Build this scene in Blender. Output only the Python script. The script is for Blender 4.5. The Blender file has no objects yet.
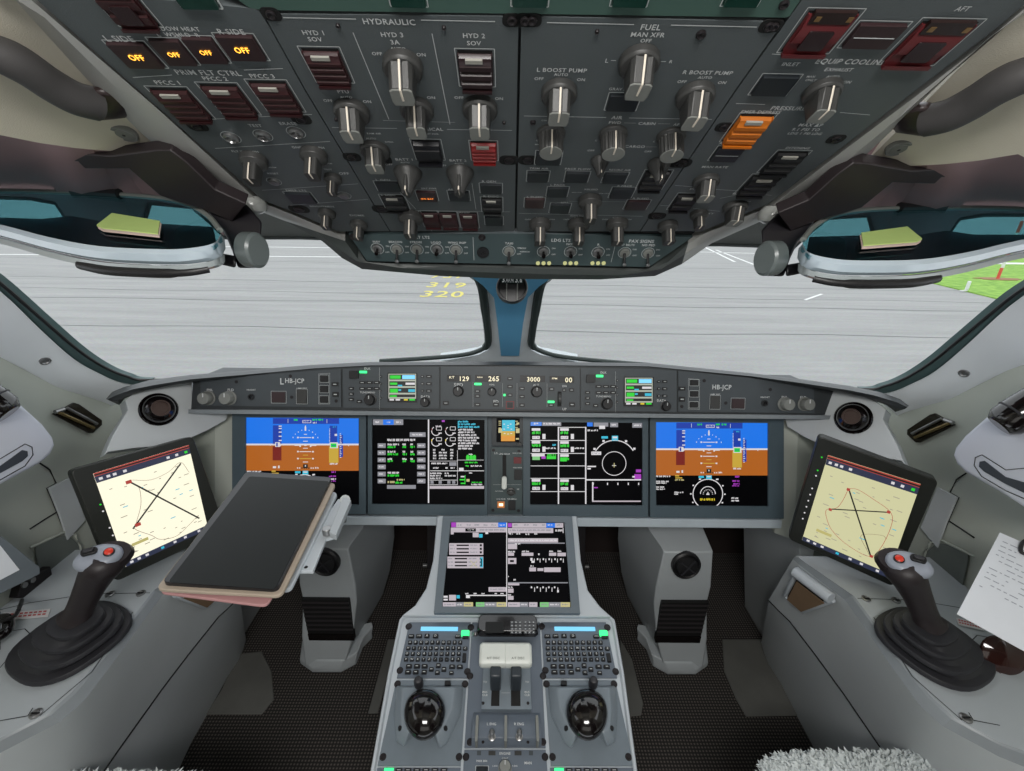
import bpy, bmesh, math, random
from mathutils import Vector as Vc, Matrix
from math import sin, cos, pi, radians, sqrt, atan2
random.seed(7)
COL = bpy.context.scene.collection
D = bpy.data
# ------------------------------------------------------------------ camera
FPX = 460.0
CAM = Vc((-0.006, 0.0, 1.45))
ROT = Matrix.Rotation(radians(-0.7), 3, 'Z') @ Matrix.Rotation(radians(90-22), 3, 'X') @ Matrix.Rotation(radians(1.0), 3, 'Z')
cd = D.cameras.new('camera'); co = D.objects.new('camera', cd); COL.objects.link(co)
co.matrix_world = Matrix.Translation(CAM) @ ROT.to_4x4()
cd.sensor_width = 36; cd.lens = FPX/1024*36; cd.clip_start = .02; cd.clip_end = 2000
bpy.context.scene.camera = co
def ray(px, py): return ROT @ Vc(((px-512)/FPX, -(py-385.5)/FPX, -1))
def P(px, py, d): return CAM + ray(px, py)*d
def hit(px, py, o, n):
    r = ray(px, py); n = Vc(n); return CAM + r*((Vc(o)-CAM).dot(n)/r.dot(n))
def onz(px, py, z): return hit(px, py, (0, 0, z), (0, 0, 1))
def onx(px, py, x): return hit(px, py, (x, 0, 0), (1, 0, 0))
def ony(px, py, y): return hit(px, py, (0, y, 0), (0, 1, 0))
X = Vc((1, 0, 0)); Y = Vc((0, 1, 0)); Z = Vc((0, 0, 1))
class Fr:
    def __init__(s, o, U, V, n=None):
        s.o = Vc(o); s.U = Vc(U).normalized(); V = Vc(V); s.V = (V - s.U*V.dot(s.U)).normalized(); s.N = s.U.cross(s.V)
    def pt(s, u, v, n=0): return s.o + s.U*u + s.V*v + s.N*n
    def uv(s, px, py, n=0):
        p = hit(px, py, s.o + s.N*n, s.N) - s.o; return p.dot(s.U), p.dot(s.V)
    def off(s, n): return Fr(s.o + s.N*n, s.U, s.V)
    def rect(s, px, py, w, h):
        u0 = s.uv(px-w/2, py)[0]; u1 = s.uv(px+w/2, py)[0]; v0 = s.uv(px, py+h/2)[1]; v1 = s.uv(px, py-h/2)[1]
        return u0, u1, v0, v1
    def rot(s, u, v, a):
        return Fr(s.pt(u, v), s.U*cos(a)+s.V*sin(a), s.V*cos(a)-s.U*sin(a))
def plane3(a, b, c):
    a, b, c = map(Vc, (a, b, c)); return a, (b-a).cross(c-a).normalized()
def quad(q, s):
    r = [ray(*p) for p in q]
    M = Matrix(((-r[1].x, r[2].x, -r[3].x), (-r[1].y, r[2].y, -r[3].y), (-r[1].z, r[2].z, -r[3].z)))
    x = M.inverted() @ (-r[0]); d = [1, x[0], x[1], x[2]]; k = s/(sum(d)/4)
    p = [CAM + r[i]*d[i]*k for i in range(4)]
    c = sum(p, Vc((0, 0, 0)))/4
    u = (p[1]-p[0]+p[2]-p[3])/2; v = (p[0]-p[3]+p[1]-p[2])/2
    f = Fr(c, u, v); return f, u.length, v.length
# ------------------------------------------------------------------ materials
MATS = {}
def mat(name, col, rough=.5, metal=0, em=0, spec=.5, var=.08, sc=40, bump=0, alpha=1, coat=0, bsc=None):
    if name in MATS: return MATS[name]
    m = D.materials.new(name); m.use_nodes = True; nt = m.node_tree; b = nt.nodes['Principled BSDF']
    col = tuple((c/12.92 if c <= .04045 else ((c+.055)/1.055)**2.4) for c in [q/255 for q in col])
    b.inputs['Base Color'].default_value = (*col, 1); b.inputs['Roughness'].default_value = rough
    b.inputs['Metallic'].default_value = metal; b.inputs['Specular IOR Level'].default_value = spec
    b.inputs['Coat Weight'].default_value = coat
    if em:
        b.inputs['Base Color'].default_value = (0.01, .01, .01, 1)
        b.inputs['Emission Color'].default_value = (*col, 1); b.inputs['Emission Strength'].default_value = em
    elif var or bump:
        tc = nt.nodes.new('ShaderNodeTexCoord'); nz = nt.nodes.new('ShaderNodeTexNoise'); nz.inputs['Scale'].default_value = sc; nz.inputs['Detail'].default_value = 4
        nt.links.new(tc.outputs['Object'], nz.inputs['Vector'])
        mx = nt.nodes.new('ShaderNodeMix'); mx.data_type = 'RGBA'
        mx.inputs['A'].default_value = (*[c*(1-var) for c in col], 1); mx.inputs['B'].default_value = (*[min(1, c*(1+var)) for c in col], 1)
        nt.links.new(nz.outputs['Fac'], mx.inputs['Factor']); nt.links.new(mx.outputs['Result'], b.inputs['Base Color'])
        if bump:
            n2 = nt.nodes.new('ShaderNodeTexNoise'); n2.inputs['Scale'].default_value = bsc or 900; n2.inputs['Detail'].default_value = 2
            nt.links.new(tc.outputs['Object'], n2.inputs['Vector'])
            bp = nt.nodes.new('ShaderNodeBump'); bp.inputs['Strength'].default_value = bump; bp.inputs['Distance'].default_value = .0006
            nt.links.new(n2.outputs['Fac'], bp.inputs['Height']); nt.links.new(bp.outputs['Normal'], b.inputs['Normal'])
    if alpha < 1: b.inputs['Alpha'].default_value = alpha
    MATS[name] = m; return m
def pick(nt, **k):
    return nt
PANEL = mat('panel_grey', (84, 90, 92), .45, bump=.25, sc=8)
PANEL2 = mat('panel_grey_lower', (62, 76, 78), .4, bump=.2, sc=8)
BEZ = mat('display_bezel', (74, 88, 96), .4, bump=.15)
GLARE = mat('glareshield_skin', (48, 52, 54), .5, bump=.3)
GPAN = mat('glareshield_panel', (66, 72, 76), .5, bump=.2)
LIGHT = mat('light_grey_plastic', (170, 176, 180), .45, bump=.3, sc=6)
MID = mat('mid_grey_plastic', (186, 191, 193), .5, bump=.3, sc=6)
WALLM = mat('side_lining_grey', (176, 181, 172), .6, bump=.4, sc=5)
SILLM = mat('sill_light_grey', (226, 231, 234), .45, bump=.2, sc=5)
RIMM = mat('overhead_rim_grey', (168, 168, 165), .3, bump=.3, sc=6)
BEIGE = mat('beige_liner', (206, 200, 184), .7, bump=.5, sc=5)
MAUVE = mat('mauve_brow_lining', (150, 122, 126), .7, bump=.4, sc=5)
BLACK = mat('black_plastic', (22, 22, 24), .45)
DARK = mat('dark_metal', (38, 34, 36), .4, .3)
RUB = mat('black_rubber', (44, 44, 48), .5, bump=.3)
GLOSSB = mat('gloss_black', (16, 12, 12), .12, coat=.5)
KNOB = mat('knob_dark_grey', (56, 56, 55), .42, bump=.3)
KNOBL = mat('knob_face_grey', (122, 124, 120), .5, bump=.3)
WHITE = mat('white_ink', (205, 208, 208), .6, var=0)
LINE = mat('engraved_line', (190, 194, 194), .6, var=0)
CREAM = mat('cream_pointer', (225, 215, 200), .5, var=0)
STEEL = mat('steel', (150, 150, 150), .3, .8)
MAROON = mat('maroon_guard', (50, 24, 26), .35)
REDG = mat('red_guard', (138, 30, 30), .4)
REDG2 = mat('dull_red_guard', (88, 32, 35), .35)
AMBG = mat('amber_guard', (190, 104, 24), .4)
BTN = mat('button_dark', (34, 38, 42), .35)
BTNB = mat('button_brown', (50, 34, 36), .3)
LBAR = mat('guard_label_bar', (160, 158, 150), .5, var=0)
SCR = mat('screen_black', (9, 9, 12), .35, spec=.08, var=0)
SEAM = mat('seam_black', (16, 18, 20), .6, var=0)
BLUEP = mat('post_blue', (104, 172, 214), .3, sc=6)
THR = mat('throttle_white', (214, 218, 212), .35)
SLOT = mat('slot_black', (10, 10, 10), .7, var=0)
PAPER = mat('white_paper', (216, 220, 226), .7, var=.03)
INK = mat('printed_ink', (150, 156, 166), .7, var=0)
POD = mat('pod_white', (206, 210, 220), .35, sc=6)
CARD = mat('cardboard_brown', (128, 104, 80), .7)
GREENN = mat('pale_green_note', (176, 200, 120), .8)
CASE = mat('case_beige', (170, 156, 140), .6)
CASEP = mat('case_pink', (176, 132, 132), .6)
RED = mat('red_button', (220, 60, 40), .3)
STICKTOP = mat('stick_top_grey', (150, 156, 168), .35)
E = {}
def em(name, col, s=1.0):
    E[name] = mat('lit_'+name, col, .4, em=s); return E[name]
eW = em('white', (225, 222, 225), .9); eG = em('green', (40, 225, 50), .85); eB = em('blue', (20, 120, 240), .9); eO = em('brown', (176, 96, 24), .95)
eC = em('cyan', (50, 190, 220), .9); eM = em('magenta', (170, 60, 190), .9); eY = em('yellow', (225, 200, 40), .9); eBt = em('tapeblue', (20, 60, 170), .9); eR = em('tapered', (120, 24, 16), .9)
eYt = em('tapeyellow', (205, 170, 60), .9); eGy = em('grey', (150, 150, 158), .8); eNum = em('seg', (245, 235, 200), 1.2)
eAm = em('amber', (255, 176, 60), 3.0); eAm2 = em('amberdim', (255, 140, 50), 1.6); eLam = em('greenlamp', (60, 255, 140), 1.6); eChart = em('chart', (244, 240, 215), 1.12); eChartR = em('chartR', (206, 204, 160), 1.0)
eNavy = em('navy', (48, 54, 80), .8); eCyl = em('cyanlight', (120, 200, 240), 1.3); ePk = em('pinkgrey', (200, 190, 198), .85); eGrn2 = em('palegreen', (130, 205, 130), .85); eTan = em('tan', (205, 195, 140), .85)
eRedL = em('redline', (190, 70, 60), .8); eBlk = em('inkline', (24, 24, 24), .8); eGr3 = em('contour', (150, 160, 120), .9); eDimG = em('lampyellow', (215, 215, 150), .75); eBlue3 = em('fieldblue', (80, 140, 235), .9)
eScr = em('screenglow', (30, 26, 34), .5)
# ------------------------------------------------------------------ mesh builder
TXT = {}
def textmesh(s):
    if s in TXT: return TXT[s]
    c = D.curves.new('t', 'FONT'); c.body = s; c.resolution_u = 2; c.align_x = 'CENTER'; c.space_character = 1.08; c.offset = .012
    o = D.objects.new('t', c); me = D.meshes.new_from_object(o)
    vs = [(v.co.x, v.co.y) for v in me.vertices]; fs = [tuple(p.vertices) for p in me.polygons]
    x0 = min(v[0] for v in vs); x1 = max(v[0] for v in vs)
    vs = [(v[0]-(x0+x1)/2, v[1]-.36) for v in vs]
    TXT[s] = (vs, fs, x1-x0); D.objects.remove(o); D.meshes.remove(me); D.curves.remove(c); return TXT[s]
class MB:
    def __init__(s): s.v = []; s.f = []; s.m = []; s.mats = []
    def mi(s, m):
        if m not in s.mats: s.mats.append(m)
        return s.mats.index(m)
    def add(s, vs, fs, m):
        k = len(s.v); i = s.mi(m); s.v += [Vc(v) for v in vs]
        for f in fs: s.f.append(tuple(a+k for a in f)); s.m.append(i)
        return s
    def loft(s, loops, m, cap=True, closed=True):
        n = len(loops[0]); vs = [p for l in loops for p in l]; fs = []
        for a in range(len(loops)-1):
            for b in range(n if closed else n-1):
                c = (b+1) % n; fs.append((a*n+b, a*n+c, (a+1)*n+c, (a+1)*n+b))
        if cap: fs.append(tuple(range(n))[::-1]); fs.append(tuple((len(loops)-1)*n+i for i in range(n)))
        return s.add(vs, fs, m)
    def prism(s, pts, vec, m):
        vec = Vc(vec); return s.loft([[Vc(p) for p in pts], [Vc(p)+vec for p in pts]], m)
    def poly(s, F, uvs, n0, n1, m, k=1.0):
        if k == 1: return s.loft([[F.pt(u, v, n0) for u, v in uvs], [F.pt(u, v, n1) for u, v in uvs]], m)
        cu = sum(u for u, v in uvs)/len(uvs); cv = sum(v for u, v in uvs)/len(uvs)
        return s.loft([[F.pt(u, v, n0) for u, v in uvs], [F.pt(cu+(u-cu)*k, cv+(v-cv)*k, n1) for u, v in uvs]], m)
    def box(s, F, u0, u1, v0, v1, n0, n1, m, k=1.0): return s.poly(F, [(u0, v0), (u1, v0), (u1, v1), (u0, v1)], n0, n1, m, k)
    def rbox(s, F, u0, u1, v0, v1, n0, n1, m, r=.002, k=1.0, seg=4):
        r = min(r, abs(u1-u0)*.49, abs(v1-v0)*.49); q = []
        for cx, cy, a in ((u1-r, v1-r, 0), (u0+r, v1-r, 90), (u0+r, v0+r, 180), (u1-r, v0+r, 270)):
            for i in range(seg+1):
                t = radians(a+90*i/seg); q.append((cx+r*cos(t), cy+r*sin(t)))
        return s.poly(F, q, n0, n1, m, k)
    def flat(s, F, uvs, n, m): return s.add([F.pt(u, v, n) for u, v in uvs], [tuple(range(len(uvs)))], m)
    def frect(s, F, u0, u1, v0, v1, n, m): return s.flat(F, [(u0, v0), (u1, v0), (u1, v1), (u0, v1)], n, m)
    def lathe(s, F, u, v, prof, m, seg=20, su=1, sv=1):
        L = []
        for r, n in prof: L.append([F.pt(u+r*su*cos(2*pi*i/seg), v+r*sv*sin(2*pi*i/seg), n) for i in range(seg)])
        return s.loft(L, m)
    def cyl(s, F, u, v, n0, n1, r0, r1, m, seg=20): return s.lathe(F, u, v, [(r0, n0), (r1, n1)], m, seg)
    def line(s, F, a, b, w, n, m):
        du, dv = b[0]-a[0], b[1]-a[1]; L = sqrt(du*du+dv*dv) or 1e-9; pu, pv = -dv/L*w/2, du/L*w/2
        return s.flat(F, [(a[0]-pu, a[1]-pv), (b[0]-pu, b[1]-pv), (b[0]+pu, b[1]+pv), (a[0]+pu, a[1]+pv)], n, m)
    def path(s, F, pts, w, n, m, closed=False):
        for i in range(len(pts) if closed else len(pts)-1): s.line(F, pts[i], pts[(i+1) % len(pts)], w, n+i*1e-6, m)
        return s
    def arc(s, F, u, v, r, a0, a1, w, n, m, seg=24, sv=1):
        vs = []; fs = []
        for i in range(seg+1):
            t = radians(a0+(a1-a0)*i/seg)
            for rr in (r-w/2, r+w/2): vs.append(F.pt(u+rr*cos(t), v+rr*sin(t)*sv, n))
        for i in range(seg): fs.append((2*i, 2*i+1, 2*i+3, 2*i+2))
        return s.add(vs, fs, m)
    def tube(s, pts, r, m, seg=10, flat=1.0):
        pts = [Vc(p) for p in pts]; L = []; up = Z
        for i, p in enumerate(pts):
            t = (pts[min(i+1, len(pts)-1)]-pts[max(i-1, 0)]).normalized()
            a = t.cross(up); a = t.cross(X) if a.length < .1 else a
            a.normalize(); b = a.cross(t); rr = r[i] if isinstance(r, (list, tuple)) else r
            L.append([p + a*rr*cos(2*pi*k/seg) + b*rr*flat*sin(2*pi*k/seg) for k in range(seg)])
        return s.loft(L, m)
    def text(s, F, st, u, v, W, n, m, asp=1.0, ang=0, H=None):
        vs, fs, w = textmesh(st); k = W/w; ky = k*asp
        if H: ky = H/.72
        c, sn = cos(ang), sin(ang)
        return s.add([F.pt(u+(x*k*c-y*ky*sn), v+(x*k*sn+y*ky*c), n) for x, y in vs], fs, m)
    def ptext(s, F, st, px, py, wp, m=None, asp=1.0, n=.0006, H=None):
        u, v = F.uv(px, py); u0 = F.uv(px-wp/2, py)[0]; u1 = F.uv(px+wp/2, py)[0]
        return s.text(F, st, u, v, u1-u0, n, m or WHITE, asp, H=H)
    def pline(s, F, x0, y0, x1, y1, w=.0007, m=None, n=.0005): return s.line(F, F.uv(x0, y0), F.uv(x1, y1), w, n, m or LINE)
    def prect(s, F, x0, y0, x1, y1, m, n=.0005):
        return s.flat(F, [F.uv(x0, y1), F.uv(x1, y1), F.uv(x1, y0), F.uv(x0, y0)], n, m)
def smoothpath(pts, n=6):
    pts = [Vc(p) for p in pts]; q = [pts[0]*2-pts[1]]+pts+[pts[-1]*2-pts[-2]]; out = []
    for i in range(1, len(q)-2):
        for k in range(n):
            t = k/n; a, b, c, d = q[i-1:i+3]
            out.append(.5*((2*b)+(c-a)*t+(2*a-5*b+4*c-d)*t*t+(3*b-a-3*c+d)*t**3))
    out.append(pts[-1]); return out
def build(name, mb, parent=None, label=None, cat=None, group=None, kind=None, bev=0, sharp=38, seg=2, sub=0):
    if parent is None:
        lo = Vc([min(v[i] for v in mb.v) for i in range(3)]); hi = Vc([max(v[i] for v in mb.v) for i in range(3)]); L = (lo+hi)/2; L.z = lo.z
    else: L = wloc(parent)
    me = D.meshes.new(name); me.from_pydata([tuple(v-L) for v in mb.v], [], mb.f)
    for m in mb.mats: me.materials.append(m)
    for p, i in zip(me.polygons, mb.m): p.material_index = i
    bm = bmesh.new(); bm.from_mesh(me); bmesh.ops.recalc_face_normals(bm, faces=bm.faces[:]); bm.to_mesh(me); bm.free()
    me.shade_smooth(); me.set_sharp_from_angle(angle=radians(sharp)); me.update()
    o = D.objects.new(name, me); COL.objects.link(o)
    if parent is None: o.location = L
    else: o.parent = parent
    if bev:
        b = o.modifiers.new('b', 'BEVEL'); b.width = bev; b.segments = seg; b.limit_method = 'ANGLE'; b.angle_limit = radians(35)
    if sub:
        b = o.modifiers.new('s', 'SUBSURF'); b.levels = sub; b.render_levels = sub
    tag(o, label, cat, group, kind); return o
def wloc(o):
    L = Vc((0, 0, 0))
    while o: L = L+o.location; o = o.parent
    return L
def tag(o, label=None, cat=None, group=None, kind=None):
    for k, v in (('label', label), ('category', cat), ('group', group), ('kind', kind)):
        if v: o[k] = v
def thing(name, label, cat, loc, group=None):
    o = D.objects.new(name, None); COL.objects.link(o); o.location = loc; o.empty_display_size = .02; tag(o, label, cat, group); return o
def mirror_tree(o, label, parent=None):
    c = o.copy(); COL.objects.link(c)
    if o.data:
        me = o.data.copy(); me.transform(Matrix.Scale(-1, 4, X)); me.flip_normals(); c.data = me
    c.location = Vc((-o.location.x, o.location.y, o.location.z)); c.parent = parent
    if label: c['label'] = label
    for ch in [q for q in D.objects if q.parent == o]: mirror_tree(ch, None, c)
    return c
def pair(o, right_label): return mirror_tree(o, right_label)
# ================================================================== FRAMES
a = radians(28.5); OH = Fr(P(512, 20, .37), X, (0, -cos(a), sin(a)))
o2 = OH.pt(*OH.uv(515, 233)); a = radians(60); OL = Fr(o2, X, (0, -cos(a), sin(a)))
MP = Fr(P(508, 462, 1.246), X, (0, .35, .937))
GS = Fr(P(508, 392, 1.17), X, (0, .33, .944))
PD = Fr(P(506, 617, 1.071), X, (0, .98, .19))
MC = Fr(P(507, 565, 1.125), X, (0, .89, .45))
# ================================================================== OUTSIDE
GZ = -2.3
def gnd(px, py): return onz(px, py, GZ)
m = D.materials.new('tarmac_asphalt'); m.use_nodes = True; nt = m.node_tree; b = nt.nodes['Principled BSDF']; b.inputs['Roughness'].default_value = .85
tc = nt.nodes.new('ShaderNodeTexCoord'); mp = nt.nodes.new('ShaderNodeMapping'); mp.inputs['Scale'].default_value = (.12, 1.2, 1)
n1 = nt.nodes.new('ShaderNodeTexNoise'); n1.inputs['Scale'].default_value = 1.2; n1.inputs['Detail'].default_value = 8; n1.inputs['Roughness'].default_value = .7
n2 = nt.nodes.new('ShaderNodeTexNoise'); n2.inputs['Scale'].default_value = 14; n2.inputs['Detail'].default_value = 5
cr = nt.nodes.new('ShaderNodeValToRGB'); cr.color_ramp.elements[0].position = .3; cr.color_ramp.elements[0].color = (.33, .335, .33, 1); cr.color_ramp.elements[1].position = .7; cr.color_ramp.elements[1].color = (.45, .455, .445, 1)
mx = nt.nodes.new('ShaderNodeMix'); mx.data_type = 'RGBA'; mx.blend_type = 'MULTIPLY'; mx.inputs['Factor'].default_value = .35
L = nt.links.new; L(tc.outputs['Object'], mp.inputs['Vector']); L(mp.outputs['Vector'], n1.inputs['Vector']); L(tc.outputs['Object'], n2.inputs['Vector'])
L(n1.outputs['Fac'], cr.inputs['Fac']); L(cr.outputs['Color'], mx.inputs['A']); L(n2.outputs['Color'], mx.inputs['B']); L(mx.outputs['Result'], b.inputs['Base Color'])
TAR = m
m = D.materials.new('mown_grass'); m.use_nodes = True; nt = m.node_tree; b = nt.nodes['Principled BSDF']; b.inputs['Roughness'].default_value = .9
tc = nt.nodes.new('ShaderNodeTexCoord'); n1 = nt.nodes.new('ShaderNodeTexNoise'); n1.inputs['Scale'].default_value = 2.5; n1.inputs['Detail'].default_value = 8
cr = nt.nodes.new('ShaderNodeValToRGB'); cr.color_ramp.elements[0].position = .3; cr.color_ramp.elements[0].color = (.13, .30, .03, 1); cr.color_ramp.elements[1].position = .7; cr.color_ramp.elements[1].color = (.30, .52, .08, 1)
nt.links.new(tc.outputs['Object'], n1.inputs['Vector']); nt.links.new(n1.outputs['Fac'], cr.inputs['Fac']); nt.links.new(cr.outputs['Color'], b.inputs['Base Color']); GRASS = m
CRK = mat('tarmac_joint', (96, 100, 100), .9); PAINT = mat('runway_white_paint', (226, 228, 226), .8, var=.15, sc=3); YPAINT = mat('stand_yellow_paint', (214, 204, 110), .8, var=.2, sc=8)
GF = Fr((0, 0, GZ), X, Y)
g = MB(); g.frect(GF, -300, 300, 3, 600, 0, TAR)
build('ground', g, kind='structure')
g = MB()
for py, w in ((262, .05), (281, .06), (292, .04), (301, .06), (328, .05)):
    y = gnd(300, py).y
    pts = [(x, y + .1*math.sin(x*.7+py)+random.uniform(-.02, .02)) for x in range(-60, 61, 2)]
    g.path(GF, pts, w, .004, CRK)
def gl(x0, y0, x1, y1, w, M=PAINT):
    a, b = gnd(x0, y0), gnd(x1, y1); g.line(GF, (a.x, a.y), (b.x, b.y), w, .006, M)
gl(-60, 243, 345, 248, .35); gl(-60, 254, 345, 257, .35)
gl(700, 252, 780, 254, .3); gl(716, 250, 768, 270, .2); gl(735, 262, 690, 240, .2); gl(805, 300, 822, 294, .12)
for i, (st, py, pxc, wp) in enumerate((('737', 276, 449, 34), ('319', 285, 447, 38), ('320', 294, 443, 42))):
    c = gnd(pxc, py); w = (gnd(pxc+wp/2, py)-gnd(pxc-wp/2, py)).length
    g.text(GF, st, c.x, c.y, w, .008, YPAINT, H=1.35)
build('road_markings', g, kind='structure')
g = MB()
pts = [gnd(890, 271), gnd(930, 283), gnd(975, 294), gnd(1024, 306), gnd(1090, 322), gnd(1200, 330), gnd(1200, 256), gnd(1000, 254), gnd(925, 260)]
g.prism(pts, (0, 0, .05), GRASS); build('grass_verge', g, kind='structure')
g = MB(); pts = [gnd(915, 262.5), gnd(1200, 265.5), gnd(1200, 267), gnd(905, 264)]
g.prism([p+Vc((0, 0, .056)) for p in pts], (0, 0, .01), PAINT); build('path', g, kind='structure')
SOIL = mat('bare_soil', (150, 116, 84), .95, var=.3)
g = MB(); c = gnd(998, 280); k = Fr(c, X, Y)
g.poly(k, [(1.2*cos(t*.4)*(1+.2*sin(t*2.1)), .5*sin(t*.4)) for t in range(16)], .05, .08, SOIL); build('bare_ground', g, kind='structure')
c = gnd(997, 280); t = thing('marker_pole', 'red and white striped marker pole standing in the grass', 'pole', c)
OR = mat('marker_red', (220, 90, 70), .6); k = Fr(c, X, Y); h = .62
for i in range(5):
    g = MB(); g.cyl(k, .06*i*.3, 0, .05+i*h, .05+(i+1)*h, .075, .075, OR if i % 2 == 0 else PAINT, 12)
    if i == 4: g.cyl(k, .072, 0, .05+5*h, .1+5*h, .075, .03, PAINT, 12)
    build('pole_band', g, t)
c = gnd(963, 292); g = MB(); k = Fr(c, X, Y); g.box(k, -.15, .15, -.06, .06, .05, .08, PAINT); g.box(Fr(c+Vc((.1, 0, .1)), X, Z), -.05, .12, -.02, .42, -.02, .02, PAINT, .8)
build('edge_marker', g, label='small white edge marker on the grass beside the tarmac', cat='marker')
# ================================================================== WINDSHIELD
def WS(s):
    A = Vc((-.03*s, 1.42, .98)); B = A+Vc((0, -.47, .57)); Cc = A+Vc((-.97*s, -.28, 0)); return plane3(A, B, Cc)
WL = WS(1)
def wsl(px, py, k=0):
    p = hit(px, py, *WL); return p + (CAM-p).normalized()*k
m = D.materials.new('window_glass'); m.use_nodes = True; nt = m.node_tree; nt.nodes.remove(nt.nodes['Principled BSDF'])
tr = nt.nodes.new('ShaderNodeBsdfTransparent'); tr.inputs[0].default_value = (.96, .97, .97, 1); gl_ = nt.nodes.new('ShaderNodeBsdfGlossy'); gl_.inputs['Roughness'].default_value = .02
ms = nt.nodes.new('ShaderNodeMixShader'); lw = nt.nodes.new('ShaderNodeLayerWeight'); lw.inputs['Blend'].default_value = .5; pw = nt.nodes.new('ShaderNodeMath'); pw.operation = 'POWER'; pw.inputs[1].default_value = 5; fr = nt.nodes.new('ShaderNodeMath'); fr.operation = 'MULTIPLY_ADD'; fr.inputs[1].default_value = .3; fr.inputs[2].default_value = .015; nt.links.new(lw.outputs['Facing'], pw.inputs[0]); nt.links.new(pw.outputs[0], fr.inputs[0])
nt.links.new(fr.outputs[0], ms.inputs[0]); nt.links.new(tr.outputs[0], ms.inputs[1]); nt.links.new(gl_.outputs[0], ms.inputs[2]); nt.links.new(ms.outputs[0], nt.nodes['Material Output'].inputs[0]); GLASS = m
A0 = Vc((-.03, 1.42, .98)); e1 = Vc((0, -.47, .57)); e2 = Vc((-.97, -.28, 0))
nW = e1.cross(e2).normalized(); nW = nW if nW.y > 0 else -nW
def wp(s, t): return A0+e1*s+e2*t
g = MB(); g.prism([wp(-.15, -.03), wp(-.15, 1.12), wp(1.3, 1.2), wp(1.3, -.03)], nW*.012, GLASS)
w = build('window_1', g, kind='structure'); w2 = pair(w, None); w2.name = 'window_2'
# window seal on the left: black gasket + teal inner reveal
g = MB(); edge = [(-30, 262), (0, 283), (45, 322), (78, 350), (104, 367), (126, 376), (150, 380), (250, 376)]
L1 = smoothpath([wsl(x, y, .012) for x, y in edge], 5)
g.tube(L1, .0035, BLACK, 8)
TEAL = mat('window_reveal', (74, 96, 96), .35)
L2 = smoothpath([wsl(x-5, y+9, .02) for x, y in edge[:6]]+[wsl(140, 390, .02)], 5)
g.loft([[a, b, b+Vc((0, .01, -.004)), a+Vc((0, .02, .0))] for a, b in zip(L1, L2)], TEAL)
L3 = smoothpath([wsl(x-6, y+11, .03) for x, y in edge[:6]]+[wsl(136, 392, .03)], 5)
g.tube(L3, .004, BLACK, 8)
t1 = build('trim_1', g, kind='structure'); q = pair(t1, None); q.name = 'trim_2'
# windshield upper brow and rim: window top edge
topW = [(-40, 196), (0, 197), (30, 198), (56, 203), (66, 218), (100, 231), (142, 229), (150, 203), (192, 207), (212, 224), (225, 237.5), (250, 237.5), (300, 237.5), (345, 239), (420, 245)]  # notches shaped to imitate bright reflections in the visor lens
LNo = OH.pt(*OH.uv(100, 86, -.02), -.02); LNn = Vc((0, .88, -.475)).cross(Vc((-.94, 0, -.34))).normalized()
def lin(px, py, k=0): p = hit(px, py, LNo, LNn); return p+(CAM-p).normalized()*k
botL = [(-40, 130), (0, 135), (40, 143), (75, 148), (110, 151), (156, 149), (230, 165), (420, 175)]
g = MB()
top = [lin(*p) for p in ((-40, 130), (0, 135), (20, 139), (40, 143), (58, 146), (75, 148), (93, 150), (110, 151), (133, 150), (156, 149))]+[P(200, 165, .60), P(230, 175, .62), P(270, 178, .63), P(330, 182, .64), P(420, 190, .66)]; bot = [wsl(*p) for p in topW]
top = [Vc((-1.05, top[0].y-.02, top[0].z-.12))]+top; bot = [Vc((-1.05, bot[0].y-.02, bot[0].z-.02))]+bot; LB = [[a, b, b+Vc((0, .03, .03)), a+Vc((0, .03, .06))] for a, b in zip(top, bot)]; g.loft(LB[:12], MAUVE); g.loft(LB[11:], mat('brow_grey', (112, 116, 114), .55, bump=.2))
q = build('trim_3', g, kind='structure'); q2 = pair(q, None); q2.name = 'trim_4'
g = MB(); tr_ = [wsl(x, y, .006) for x, y in topW]; g.tube(tr_, .004, mat('seal_grey', (92, 98, 98), .5), 8)
q = build('trim_5', g, kind='structure'); q2 = pair(q, None); q2.name = 'trim_6'
# ceiling liner
g = MB(); lp = [(-60, -40), (8, -40), (28, 8), (100, 87), (157, 149), (110, 151), (75, 148), (40, 143), (0, 135), (-60, 126)]
pts = [lin(*p) for p in lp]; DD = Vc((-.94, 0, -.34)); ext = lambda p, xx=-1.05: p+DD*((xx-p.x)/DD.x); back = pts[1]+Vc((0, -.45, .24)); pts = [ext(back), back]+pts[1:-1]+[ext(pts[-2])]; g.prism(pts, Vc((-.02, .01, .03)), BEIGE)
scw = lin(124, 134, .001); k = Fr(scw, X, LNn.cross(X))
if k.N.dot(CAM-scw) < 0: k = Fr(scw, X, -k.V)
g.lathe(k, 0, 0, [(.013, -.004), (.013, .001), (.012, .0018), (.0085, .0012), (.008, .002), (.0, .002)], KNOBL, 20); g.cyl(k, 0, 0, .002, .0024, .0018, .0015, BLACK, 8)
q = build('ceiling', g, kind='structure'); q2 = pair(q, None)
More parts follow.
